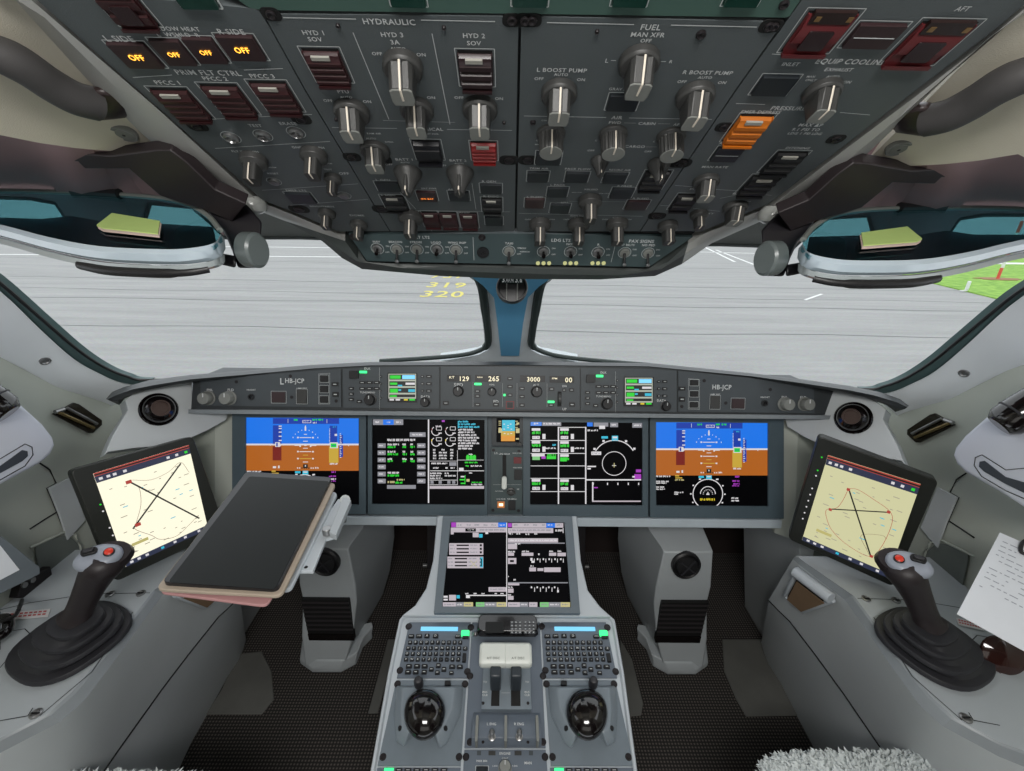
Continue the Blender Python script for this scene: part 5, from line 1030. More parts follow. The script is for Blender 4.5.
R(634, 346, 650, 358, eW); Wd(628, 372, 650, 9, eW); R(622, 384, 660, 406, ePk); R(668, 388, 702, 404, ePk); R(706, 384, 800, 410, ePk); Wd(502, 432, 510, 9, eW); Wd(532, 450, 550, 10, eW)
R(500, 468, 842, 474, eGy); R(500, 474, 565, 486, ePk)
R(390, 496, 492, 522, ePk); Wd(400, 504, 485, 8, eGy); R(262, 540, 492, 546, eW)
for x in (258, 305, 350, 425, 458): Wd(x, 529, x+22, 8, eW)
R(262, 546, 284, 558, eW)
for k in range(5): R(630+k*33, 492, 638+k*33, 502, eW); R(650+k*33, 498, 654+k*33, 522, eW)
Wd(500, 492, 530, 9, eW); R(500, 504, 532, 528, ePk); R(500, 546, 532, 568, ePk); Wd(500, 536, 520, 8, eW); R(780, 512, 790, 526, eW)
R(165, 540, 205, 572, ePk); R(134, 545, 158, 556, eW); R(134, 562, 158, 572, eW); R(208, 542, 226, 560, eC)
for x0, x1, m_ in ((130, 204, ePk), (204, 250, eGy), (250, 302, eTan), (318, 366, eGrn2), (366, 436, eGy), (436, 490, eTan), (500, 568, ePk), (568, 616, eGy), (620, 668, ePk), (682, 732, eGrn2), (732, 800, eGy), (800, 854, eTan)): R(x0, 582, x1, 609, m_); Wd(x0+8, 591, x1-8, 8, eGy if m_ is not eGy else eW)
R(491, 128, 496, 609, eW, N4)
build('symbology', g, mcd)
# ---- keyboards
s = .1172; ox, oy = 390, 610
def keyboard(dx, label):
    def q(x, y):   # right hand one is the same layout shifted and following the taper
        px, py = ox+x*s, oy+y*s
        return (px if not dx else px+138.5-(py-618)*.0-((py-618)*.0), py)
    pl_ = [(409.3, 622), (471, 622), (467.5, 678), (396.5, 678)] if not dx else [(541, 622), (606, 622), (617.5, 678), (544, 678)]
    def T(x, y):
        # normalised keyboard coordinates from the left keyboard crop
        py = oy+y*s; k = (py-622)/56
        l0, r0 = 409.3-12.8*k, 471-3.5*k; f = (ox+x*s-l0)/(r0-l0)
        if not dx: return ox+x*s, py
        l1, r1 = 541+3*k, 606+11.5*k; return l1+f*(r1-l1), py
    t, g = module(PD, pl_, 'keyboard_panel', label, PEDP, .0006)
    for (x, y) in ((160, 140), (690, 148), (85, 515), (660, 525)): r = rad(PD, *T(x, y), 2.4); u, v = PD.uv(*T(x, y)); g.lathe(PD, u, v, [(r*1.4, -.001), (r*1.4, .0005), (r, .0006), (r, .0016), (0, .0018)], DARK, 12)
    build('face_plate', g, t)
    g = MB(); a, b = T(262, 150), T(580, 178); u0, v0 = PD.uv(a[0], b[1]); u1, v1 = PD.uv(b[0], a[1]); g.box(PD, u0, u1, v0, v1, 0, .003, eCyl); build('scratchpad_window', g, t)
    g = MB(); sr = MB()
    def key(x, y, w, h, ch=None):
        c = T(x, y); K_ = PD.uv(*c); c2 = T(x+w/2, y); c1 = T(x-w/2, y); wu = PD.uv(*c2)[0]-PD.uv(*c1)[0]; hv = PD.uv(*T(x, y-h/2))[1]-PD.uv(*T(x, y+h/2))[1]
        g.rbox(PD, K_[0]-wu/2, K_[0]+wu/2, K_[1]-hv/2, K_[1]+hv/2, 0, .004, BLACK, .0015, .88, 2)
        if ch: ww = textmesh(ch)[2]; hh = abs(hv)*.6 if len(ch) == 1 else abs(hv)*.35; g.text(PD, ch, K_[0], K_[1], min(ww*hh/.72, wu*.75), .0044, WHITE, H=hh)
    for x, y, w, h, c in ((182, 228, 52, 30, 'DLK'), (248, 226, 52, 30, 'CNS'), (317, 225, 46, 32, 'A'), (390, 226, 46, 32, 'D'), (580, 230, 50, 28, 'SEND')): key(x, y, w, h, c)
    for i, ch in enumerate('ABCDEFG123'): key(172+i*47.5, 281, 36, 30, ch)
    for i, ch in enumerate('HIJKLMN456'): key(157+i*48, 330, 36, 30, ch)
    for i, ch in enumerate('OPQRSTU789'): key(147+i*49, 378, 36, 30, ch)
    for i, ch in enumerate('VWXYZ/-.0+'): key(138+i*49.5, 426, 36, 30, ch)
    key(642, 333, 40, 30, 'Z'); key(634, 410, 34, 80)
    for x, y, w, h in ((162, 484, 54, 34), (230, 484, 54, 34), (296, 484, 54, 34), (154, 534, 54, 34), (220, 534, 50, 34), (292, 534, 48, 34), (354, 510, 42, 32), (413, 478, 42, 38), (404, 538, 42, 34), (460, 510, 42, 38), (530, 487, 54, 32), (596, 488, 54, 32), (524, 540, 40, 30)): key(x, y, w, h, None); K_ = PD.uv(*T(x, y)); g.box(PD, K_[0]-.0025, K_[0]+.0025, K_[1]-.0006, K_[1]+.0006, .004, .0043, WHITE)
    build('keys', g, t)
    g = MB(); c = PD.uv(*T(643, 205)); g.rbox(PD, c[0]-.009, c[0]+.009, c[1]-.006, c[1]+.006, 0, .005, eLam, .002); c = PD.uv(*T(645, 235)); g.rbox(PD, c[0]-.007, c[0]+.007, c[1]-.0035, c[1]+.0035, 0, .004, BLACK, .001); build('green_key', g, t)
keyboard(0, 'left keyboard panel on the pedestal, with letter keys and a lit green key'); keyboard(1, 'right keyboard panel on the pedestal, with letter keys and a lit green key')
# ---- cursor controllers
def ccd(m, label):
    MX = lambda x: x if not m else 1011.5-x
    pts = [(396, 680), (467, 680), (461, 766), (377, 766)]; pts = [(MX(x), y) for x, y in pts]
    t, g = module(PD, pts, 'cursor_control_panel', label, mat('ccd_grey', (112, 122, 130), .35, bump=.15), .0006)
    for x, y in ((397.5, 684), (465, 684), (383, 757), (459, 757)): r = rad(PD, MX(x), y, 2.6); u, v = PD.uv(MX(x), y); g.lathe(PD, u, v, [(r*1.3, -.001), (r*1.3, .0005), (r, .0006), (r, .0018), (0, .002)], DARK, 12)
    build('face_plate', g, t)
    g = MB(); h0 = [(398, 690), (404, 686), (462, 686), (461, 700), (447, 745), (440, 754), (404, 760), (395, 752)]
    base = [(MX(x), y) for x, y in [(396, 686), (464, 686), (461, 715), (447, 744), (440, 749), (433, 737), (412, 737), (404, 747), (396, 742), (394, 715)]]
    u0 = [PD.uv(*p) for p in base]; cu = sum(p[0] for p in u0)/10; cv = sum(p[1] for p in u0)/10
    g.loft([[PD.pt(*p, 0) for p in u0], [PD.pt(cu+(p[0]-cu)*.97, cv+(p[1]-cv)*.97, .006) for p in u0], [PD.pt(cu+(p[0]-cu)*.74, cv+(p[1]-cv)*.74+.006, .022) for p in u0]], mat('ccd_housing', (124, 134, 142), .35, bump=.15)); build('housing', g, t, bev=.003, seg=3)
    g = MB(); cx, cy = MX(424), 712; u, v = PD.uv(cx, cy, .04); K = Fr(PD.pt(u, v), PD.U, PD.V)
    R0 = abs(PD.uv(cx+21, cy, .035)[0]-PD.uv(cx-21, cy, .035)[0])/2; L = []
    sg = -1 if m else 1
    for i in range(0, 13):
        ph = pi*i/12; L.append([K.pt(R0*sin(ph)*cos(2*pi*j/28)*(1+.10*sin(2*pi*j/28)), R0*sin(ph)*sin(2*pi*j/28)*1.06-sg*0*j+R0*.10*sin(ph)*cos(2*pi*j/28)*sg*-1, .032-R0*.72*cos(ph)) for j in range(28)])
    g.loft(L, GLOSSB, cap=False, closed=True); build('palm_ball', g, t, sharp=80)
    g = MB(); u, v = PD.uv(MX(420), 690); K = Fr(PD.pt(u, v), PD.U, PD.V); g.lathe(K, 0, 0, [(.010, 0), (.009, .004), (.005, .006), (.004, .012), (.0085, .018), (.0095, .026), (.009, .038), (.007, .044), (.003, .046), (0, .046)], RUB, 18); build('joystick', g, t)
    g = MB(); u, v = PD.uv(MX(448), 686); K = Fr(PD.pt(u, v, .008), PD.U, PD.V); g.rbox(K, -.006, .006, -.004, .004, -.01, .006, BLACK, .002); u, v = PD.uv(MX(447), 693.5); K = Fr(PD.pt(u, v, .008), PD.U, PD.V); g.rbox(K, -.006, .006, -.004, .004, -.01, .006, BLACK, .002); build('push_button', g, t)
    g = MB()
    for x, y in ((446, 732), (401, 732)): u, v = PD.uv(MX(x), y); K = Fr(PD.pt(u, v), PD.U, PD.V); g.lathe(K, 0, 0, [(.004, 0), (.004, .018), (.003, .021), (0, .021)], BLACK, 12)
    build('side_button', g, t)
ccd(False, 'left cursor controller with a glossy black palm ball, on the pedestal'); ccd(True, 'right cursor controller with a glossy black palm ball, on the pedestal')
# ---- throttle quadrant
t, g = module(PD, [(472, 622), (540, 622), (546, 748), (464, 748)], 'throttle_quadrant', 'throttle quadrant on the pedestal with two white-topped levers and two small toggles', PEDP, .0006)
g.box(PD, *[PD.uv(482, 700)[0], PD.uv(531, 700)[0]], PD.uv(505, 712)[1], PD.uv(505, 655)[1], 0, .012, mat('quadrant_insert', (118, 128, 136), .4))
for a, b in ((491, 500), (511, 520)):
    u0, v0 = PD.uv(a, 706, .0125); u1, v1 = PD.uv(b, 672, .0125); g.frect(PD, u0, u1, v0, v1, .0125, SLOT)
g.loft([[PD.pt(PD.uv(x, 740)[0], PD.uv(505, y)[1], n) for x in (472, 541)][0:2]+[PD.pt(PD.uv(541, 740)[0], PD.uv(505, y)[1], 0), PD.pt(PD.uv(472, 740)[0], PD.uv(505, y)[1], 0)] for y, n in ((713, .002), (722, .012), (732, .020), (742, .018), (747, .004))], PEDP)
for x in (470, 543):
    for y in (676, 742): r = rad(PD, x, y, 2.6); u, v = PD.uv(x, y); g.lathe(PD, u, v, [(r*1.3, -.001), (r*1.3, .0008), (r, .0008), (r, .002), (0, .002)], DARK, 12)
for x, y in ((483, 703), (528, 703), (483, 742), (528, 742)): r = rad(PD, x, y, 1.5); u, v = PD.uv(x, y, .013); g.lathe(PD, u, v, [(r, .012), (r, .0135), (0, .0135)], DARK, 10)
build('face_plate', g, t, bev=.001)
for m in (0, 1):
    MX = lambda x: x if not m else 1011.2-x
    xs = sorted((MX(490.5), MX(500.5))); g = MB(); cu = (PD.uv(xs[0], 690)[0]+PD.uv(xs[1], 690)[0])/2; w = .0105
    v1 = PD.uv(500, 690)[1]; K = Fr(PD.pt(cu, v1), PD.U, PD.V)
    g.loft([[K.pt(x, y+yo, n) for x, y in ((-w, -.010), (w, -.010), (w, .014), (-w, .014))] for n, yo in ((0, 0), (.022, .006), (.052, .012))], mat('lever_shaft_dark', (46, 52, 58), .35)); lever = build('throttle_lever', g, t, bev=.003)
    xs = sorted((MX(479.5), MX(506))); n_ = .058
    a0, a1 = PD.uv(xs[0], 652, n_)[0], PD.uv(xs[1]-(.4 if not m else 0), 652, n_)[0]; va, vb = PD.uv(500, 664, n_)[1], PD.uv(500, 640, n_+.01)[1]
    g = MB(); r_ = .008
    prof = [(va, n_-.018), (va-.002, n_-.008), (va, n_), (va+.01, n_+.005), (vb-.006, n_+.007), (vb, n_+.001), (vb, n_-.012), (va+.008, n_-.02)]
    def xin(n0): return [(a0+(n0 if not m else 0), a1-(n0 if m else 0))]
    s0, s1 = (a0+.005, a1) if not m else (a0, a1-.005)
    L = [[PD.pt(s0 if k == 0 else s1, v*(1) if k == 0 else v, n) for v, n in prof] for k in (0, 1)]
    inn_ = [(va+.003, n_-.015), (va+.002, n_-.008), (va+.003, n_-.002), (va+.011, n_+.001), (vb-.008, n_+.003), (vb-.004, n_-.001), (vb-.004, n_-.010), (va+.009, n_-.016)]
    cap_ = [PD.pt(a0 if not m else a1, v, n) for v, n in inn_]
    g.loft(([cap_]+L) if not m else (L+[cap_]), THR); kb = build('lever_grip', g, lever, bev=.0015)
    g = MB(); g.ptext(PD.off(n_+.0065), 'A/T DISC', MX(492.7)+(.5 if not m else -.5), 658.2, 13, mat('dim_ink', (120, 122, 118), .6), n=.0008); build('lettering', g, lever)
    g = MB(); u, v = PD.uv(MX(492), 737, .02); K = Fr(PD.pt(u, v, .019), PD.U, PD.V); g.lathe(K, 0, 0, [(.007, 0), (.007, .003), (.005, .004), (.0028, .004), (.003, .014), (.0052, .018), (.005, .023), (.003, .026), (0, .026)], STEEL, 16); build('toggle_switch', g, t)
for x in (477, 505.7, 537):
    g = MB(); u, v = PD.uv(x, 731, .014); K = Fr(PD.pt(u, v), PD.U, PD.V); g.rbox(K, -.0025, .0025, -.022, .020, 0, .030, KNOBL, .002); build('switch_guard', g, t)
g = MB(); q_ = PD.off(.0205); g.ptext(q_, 'L ENG', 491.5, 724, 9, n=.0005); g.ptext(q_, 'R ENG', 519, 724, 9.5, n=.0005); q_ = PD.off(.0125)
for x in (485, 527): g.ptext(q_, 'TO', x, 682, 3.5); g.ptext(q_, 'MAX', x, 692, 5); g.ptext(q_, 'CLB', x, 695, 5)
g.pline(q_, 501.5, 693, 510, 693, .0006); build('lettering', g, t)
t, g = module(PD, [(464, 749.5), (546, 749.5), (549, 785), (462, 785)], 'rudder_trim_panel', 'small lower panel on the pedestal with a round knob, below the two metal toggles', PEDP, .0006)
for x, y in ((466, 757), (545, 757)): r = rad(PD, x, y, 2.6); u, v = PD.uv(x, y); g.lathe(PD, u, v, [(r*1.3, -.001), (r*1.3, .0008), (r, .002), (0, .002)], DARK, 12)
for x in (479, 492, 518, 531): g.prect(PD, x-(3.5 if x in (492, 518) else 2), 751, x+(3.5 if x in (492, 518) else 2), 755.5, KNOB if x in (492, 518) else GPAN, .0006)
build('face_plate', g, t); pba(PD, 482, 770.5, 13, 9, t); knob2(PD, 505, 769, 6, t, .014, KNOBL)
g = MB(); g.ptext(PD, 'ENGINE', 505, 753.5, 11, asp=1.0); g.ptext(PD, 'CONT', 505, 758.5, 6); g.ptext(PD, 'IGN', 505, 762, 5); g.ptext(PD, 'PARK BRK', 482, 761, 11); g.ptext(PD, 'MAN', 528, 763, 7); g.ptext(PD, 'L ENG', 495, 766, 5); g.ptext(PD, 'R ENG', 515, 766, 5); build('lettering', g, t)
for x0, x1, lb, gx in ((377, 461, 'panel strip with a green lit key below the left palm ball', 389), (549.5, 634, 'panel strip with a green lit key below the right palm ball', 559)):
    d = 1 if x0 < 400 else -1
    t, g = module(PD, [(x0, 767.5), (x1, 767.5), (x1+(1 if d < 0 else -1), 785), (x0-(3 if d > 0 else -3), 785)], 'audio_panel', lb, PEDP, .0006); build('face_plate', g, t)
    g = MB(); u0, u1, v0, v1 = PD.rect(gx, 770, 9, 3); g.box(PD, u0, u1, v0, v1, 0, .003, eLam); build('green_key', g, t); btns(PD, [(gx+10+i*9, 770.5, 7, 3.5) for i in range(6)], t)
# ---- handset
t = thing('cockpit_handset', 'black telephone handset with a keypad, resting across the top of the throttle quadrant', 'handset', PD.pt(*PD.uv(508, 630)))
K = PD.off(.004); g = MB(); u0, v0 = K.uv(476, 637); u1, v1 = K.uv(538, 619.5); g.rbox(K, u0, u1, v0, v1, 0, .022, GLOSSB, .012, .93, 6); g.tube([K.pt(u0-.004, v0+.004, .004), K.pt(u0+.002, v0+.002, .008)], .005, STEEL); build('handset_body', g, t, bev=.002)
g = MB(); K2 = K.off(.022)
for i in range(6):
    for j in range(4):
        x, y = K2.uv(512+i*4.0+(1.5 if i > 2 else 0), 622.5+j*3.4); g.rbox(K2, x-.0035, x+.0035, y-.0028, y+.0028, 0, .0015, mat('keypad_grey', (90, 92, 96), .5), .001); g.frect(K2, x-.0012, x+.0012, y-.001, y+.001, .0017, WHITE)
build('keys', g, t)
g = MB(); a, b = K2.uv(485, 633); c, d_ = K2.uv(504, 622); g.rbox(K2, a, c, b, d_, -.001, .0008, mat('handset_inset', (8, 8, 8), .5), .003); build('earpiece', g, t)
# ================================================================== RUDDER CONSOLES
COLM = mat('column_grey', (178, 184, 187), .45, bump=.3, sc=6)
def column():
    # built on the right side from the photograph, then mirrored
    t = thing('rudder_console', 'grey floor console with round black air nozzle and louvres, standing right of the pedestal', 'console', Vc((.38, 1.1, 0)))
    yf = 1.10
    def F_(x, y, yy=yf): return ony(x, y, yy)
    sec = [  # front outline: left x, right x, py, y world
        (649, 704, 531, 1.16), (664, 713, 552, 1.085), (656, 711, 587, 1.075), (654, 707, 603, 1.09), (657, 707, 640, 1.075), (664, 703, 668, 1.06)]
    L = []
    for a, b, py, yy in sec:
        p, q_ = F_(a, py, yy), F_(b, py, yy); w = (q_-p)*.12
        L.append([p+Vc((-.004, .05, 0)), p, q_, q_+Vc((.006, .05, 0)), q_+Vc((.0, .30, 0)), p+Vc((-.05, .30, 0))])
    g = MB(); g.loft(L, COLM)
    b0 = L[-1]; z0 = b0[0].z
    base = [ony(646, 652, 1.14), ony(652, 668, 1.08), ony(668, 673, 1.05), ony(696, 672, 1.05), ony(708, 664, 1.08), ony(705, 650, 1.15)]
    bb = [Vc((p.x, p.y, .0)) for p in base]+[Vc((.36+.12, 1.20, 0)), Vc((.47, 1.18, 0))]
    g.loft([bb, [p+Vc((0, 0, .02)) for p in bb], [Vc(((p.x-.44)*.9+.44, p.y+.01, .045)) for p in bb]], COLM)
    build('body', g, t, bev=.004)
    g = MB(); n = Vc((0, -.98, .2)); c = ony(686, 565, 1.074); F = Fr(c, X, Vc((0, .2, .98))); g.lathe(F, 0, 0, [(.043, -.01), (.043, .006), (.038, .010), (.034, .006), (.030, .012), (.01, .016), (0, .016)], BLACK, 28); K = F.rot(0, 0, .9)
    g.box(K, -.03, .03, -.002, .002, .014, .02, RUB); g.box(K, -.002, .002, -.03, .03, .014, .019, RUB); build('air_nozzle', g, t)
    g = MB(); F = Fr(ony(683, 620, 1.078), X, Z); u0 = F.uv(658.5, 620)[0]; u1 = F.uv(704, 620)[0]; v0 = F.uv(680, 641)[1]; v1 = F.uv(680, 602)[1]
    g.box(F, u0, u1, v0, v1, -.01, .004, SLOT)
    for i in range(7):
        v = v1-(v1-v0)*(i+.5)/9; g.poly(F, [(u0, v-.0035), (u1, v-.0035), (u1, v+.003), (u0, v+.003)], .003, .006, mat('louvre_dark', (52, 48, 50), .4)); 
    g.box(F, u0, u1, v0, v0+(v1-v0)*.16, .003, .007, GLOSSB)
    build('louvre_grille', g, t); return t
c = column(); pair(c, 'grey floor console with round black air nozzle and louvres, standing left of the pedestal')
# rudder pedals
def pedal(x, lab):
    t = thing('rudder_pedal', lab, 'pedal', Vc((x, 1.36, .12)))
    F = Fr((x, 1.36, .30), X, Vc((0, .35, .94))); g = MB(); g.rbox(F, -.07, .07, -.12, .10, -.01, .01, mat('pedal_dark', (40, 36, 38), .4, .3), .01); build('foot_plate', g, t, bev=.002)
    g = MB(); g.tube([(x-.085, 1.32, .20), (x+.085, 1.32, .20)], .007, STEEL, 10); g.tube([(x, 1.36, .2), (x, 1.5, .05)], .015, DARK, 10); build('heel_bar', g, t)
for x, lb in ((-.22, 'dark rudder pedal just left of the pedestal, deep in the footwell'), (-.60, 'dark rudder pedal between the left floor console and left side wall'), (.22, 'dark rudder pedal just right of the pedestal, deep in the footwell'), (.60, 'dark rudder pedal between the right floor console and right side wall')): pedal(x, lb)
# ================================================================== SIDE CONSOLES
ZT = .64
t = thing('side_console', 'light grey left side console carrying a black sidestick, along the left wall', 'side console', Vc((-.95, .7, 0)))
TT = [(213, 551), (205, 557), (153, 591), (128, 623), (106, 652), (72, 692), (47, 714), (0, 738), (-60, 758), (-160, 778)]
BB = [(217, 554), (210, 560), (163, 594.5), (139, 627), (116, 659), (84, 701), (60, 722), (0, 753), (-60, 776), (-160, 800)]
MM = [(240, 596), (230, 606), (218, 617), (190, 652), (161, 690), (118, 750), (96, 782), (40, 850), (-10, 900), (-60, 960)]
FF = [(246, 640), (243, 650), (238, 662), (226, 680), (214, 702), (190, 745), (178, 771), (150, 830), (130, 880), (110, 940)]
L = []
for T_, B_, M_, F_ in zip(TT, BB, MM, FF):
    a, b, m_, f_ = onz(*T_, ZT), onz(*B_, ZT-.022), onz(*M_, .36), onz(*F_, .0)
    a2 = a+(b-a)*.35+Vc((0, 0, .004))
    L.append([Vc((WX+.002, min(a.y, 1.02), ZT)), a, a2, b, m_, f_, Vc((WX+.002, min(a.y, 1.02), 0))])
g = MB(); TOPM = mat('console_top_light', (170, 176, 180), .45, bump=.25, sc=5)
n = 7; vs = [p for l in L for p in l]
def strip(i, m_):
    g.loft([[l[i], l[i+1]] for l in L], m_, cap=False, closed=False)
strip(0, TOPM); strip(1, mat('console_edge', (142, 148, 152), .4, bump=.2)); strip(2, mat('console_edge', (142, 148, 152))); strip(3, MID); strip(4, MID)
g.add([p for p in L[0]], [tuple(range(7))], MID); g.add([p for p in L[-1]], [tuple(range(7))], MID)
build('body', g, t, sharp=30)
# seams, latches
g = MB(); TF = Fr((0, 0, ZT+.0006), X, Y)
def tl(pts, w=.0016): g.path(TF, [((q := onz(x, y, ZT)).x, q.y) for x, y in pts], w, 0, SEAM)
tl([(150, 593), (90, 594), (30, 603), (0, 610)]); tl([(133, 612), (92, 672), (40, 716)]); tl([(33, 708), (28, 716), (0, 721)]); tl([(0, 612), (0, 650)]); tl([(0, 633), (25, 629), (30, 634), (0, 668)])
build('seams', g, t)
def latch(px, py):
    g = MB(); p = onz(px, py, ZT); K = Fr(p, X, Y); g.lathe(K, 0, 0, [(.009, 0), (.009, .002), (.006, .003), (.005, .001), (0, .001)], STEEL, 16); g.box(K, -.007, .007, -.0012, .0012, .0015, .0035, BLACK); build('quarter_turn_latch', g, t)
latch(110, 594.5); latch(141, 593.5); latch(36, 714)
# document slot at the front of the inner face
def mixp(i, f, k, lift=.0):
    a = L[i][k]*(1-f)+L[i+1][k]*f; return a
def side(i, f, h):   # point on inner face between edge (3) and mid (4)
    a = mixp(i, f, 3)*(1-h)+mixp(i, f, 4)*h; return a+Vc((.004, -.001, 0))
g = MB(); q4 = [side(1, .06, .10), side(1, .92, .08), side(1, .84, .60), side(1, .06, .60)]
nn = (q4[1]-q4[0]).cross(q4[3]-q4[0]).normalized(); nn = nn if nn.dot(CAM-q4[0]) > 0 else -nn
g.prism([p+nn*.001 for p in q4], nn*.002, SLOT)
c4 = sum(q4, Vc((0, 0, 0)))/4
for i in range(4): g.tube([q4[i]+nn*.004, q4[(i+1) % 4]+nn*.004], .006, PEDM, 8)
g.prism([c4+(p-c4)*.8+nn*.004+Vc((0, 0, -.012)) for p in q4], nn*.003, CARD)
g.tube([q4[0]+nn*.014+Vc((0, 0, .012)), q4[1]+nn*.014+Vc((0, 0, .012))], .014, PEDM, 14)
build('document_slot', g, t, bev=.001)
g = MB(); g.loft([[l[4]+Vc((.0015, 0, .0012)), l[4]+Vc((.0025, 0, -.0012)), l[4]+Vc((-.01, 0, 0))] for l in L], SEAM); build('side_groove', g, t)
pair(t, 'light grey right side console carrying a black sidestick, along the right wall')
# ================================================================== SIDESTICKS
t = thing('sidestick', 'black sidestick with grey head and red button on a stepped rubber boot, left console', 'sidestick', onz(67, 648, ZT))
pa, pb = onz(16, 682, ZT), onz(122, 609, ZT); pc_, pd = onz(34, 637, ZT), onz(97, 661, ZT)
cen = (pa+pb)/2; K = Fr(cen, pb-pa, Vc((-(pb-pa).y, (pb-pa).x, 0))); ra = (pb-pa).length/2; rb = .088
def sup(K, ra, rb, cu, cv, n, N=40, e=2.6):
    out = []
    for i in range(N):
        a = 2*pi*i/N; c, s_ = cos(a), sin(a); r = 1/((abs(c)**e+abs(s_)**e)**(1/e)); out.append(K.pt(cu+ra*r*c, cv+rb*r*s_, n))
    return out
g = MB(); loops = []
tc_ = K.uv(77, 621, .055) if 0 else None
st = onz(76, 622, ZT+.062); du, dv = (st-cen).dot(K.U), (st-cen).dot(K.V)
for k, (s0, z0, z1) in enumerate(((1.0, .0, .013), (.81, .021, .033), (.62, .041, .052), (.44, .059, .069))):
    f = k/3; cu, cv = du*f, dv*f
    for ss, zz in ((.955, z0), (1.0, z0+.004), (1.0, z1-.003), (.98, z1)): loops.append(sup(K, ra*s0*ss, rb*s0*ss*(1+.12*f), cu, cv, zz))
    loops.append(sup(K, ra*s0*.84, rb*s0*.84*(1+.12*f), cu, cv, z1+.001))
g.loft(loops, RUB); build('rubber_boot', g, t, sharp=35)
base = K.pt(du, dv, .067); head = P(99, 566, .845)
ax = (head-base).normalized(); F = Fr(base, X, ax.cross(X)*-1); F = Fr(base, (X-ax*X.dot(ax)), ax.cross(X)); 
if F.N.dot(ax) < 0: F = Fr(base, F.U, -F.V)
H = (head-base).length; g = MB(); LL = []
for f, r, k, o in ((0, .030, .8, 0), (.04, .029, .8, 0), (.08, .0225, .9, 0), (.3, .0215, 1.0, 0), (.6, .0235, 1.05, .001), (.85, .027, 1.1, .003), (1.0, .030, 1.15, .006), (1.12, .030, 1.15, .008), (1.22, .022, 1.1, .010), (1.26, .010, 1, .010)):
    LL.append([F.pt(o+r*cos(2*pi*i/24), r*k*sin(2*pi*i/24), f*H) for i in range(24)])
g.loft(LL, mat('grip_black', (40, 34, 36), .45, bump=.5)); build('grip', g, t, sharp=60)
# head: tilted grey cap
tn = (CAM-head).normalized(); hn = (tn*.8+Z*.75+X*-.15).normalized(); HF = Fr(head+ax*.012+hn*.018, X.cross(hn).cross(hn)*-1, Y); HF = Fr(head+ax*.010+hn*.016, (X-hn*X.dot(hn)), hn.cross(X)); HF = HF if HF.N.dot(hn) > 0 else Fr(HF.o, -HF.U, HF.V)
HF = HF.rot(0, 0, radians(28)); g = MB()
g.lathe(HF, 0, 0, [(.024, -.022), (.029, -.010), (.030, 0), (.027, .006), (.018, .009), (0, .010)], STICKTOP, 28, 1.18, .82); g.lathe(HF, .010, .004, [(.026, -.034), (.034, -.016), (.031, -.004)], mat('grip_black', (40, 34, 36)), 24, 1.15, .85); build('head', g, t, sharp=60)
g = MB(); g.rbox(HF, -.022, .001, .003, .016, .004, .015, BLACK, .005); g.rbox(HF, -.018, -.003, .006, .013, .014, .019, RUB, .003); build('trim_rocker', g, t, bev=.001)
g = MB(); g.lathe(HF, .017, .000, [(.0085, .004), (.0085, .011), (.007, .012), (.0068, .0115)], BLACK, 20); g.lathe(HF, .017, .000, [(.0066, .008), (.0066, .013), (.004, .0145), (0, .0147)], RED, 18); build('red_button', g, t)
pair(t, 'black sidestick with grey head and red button on a stepped rubber boot, right console')
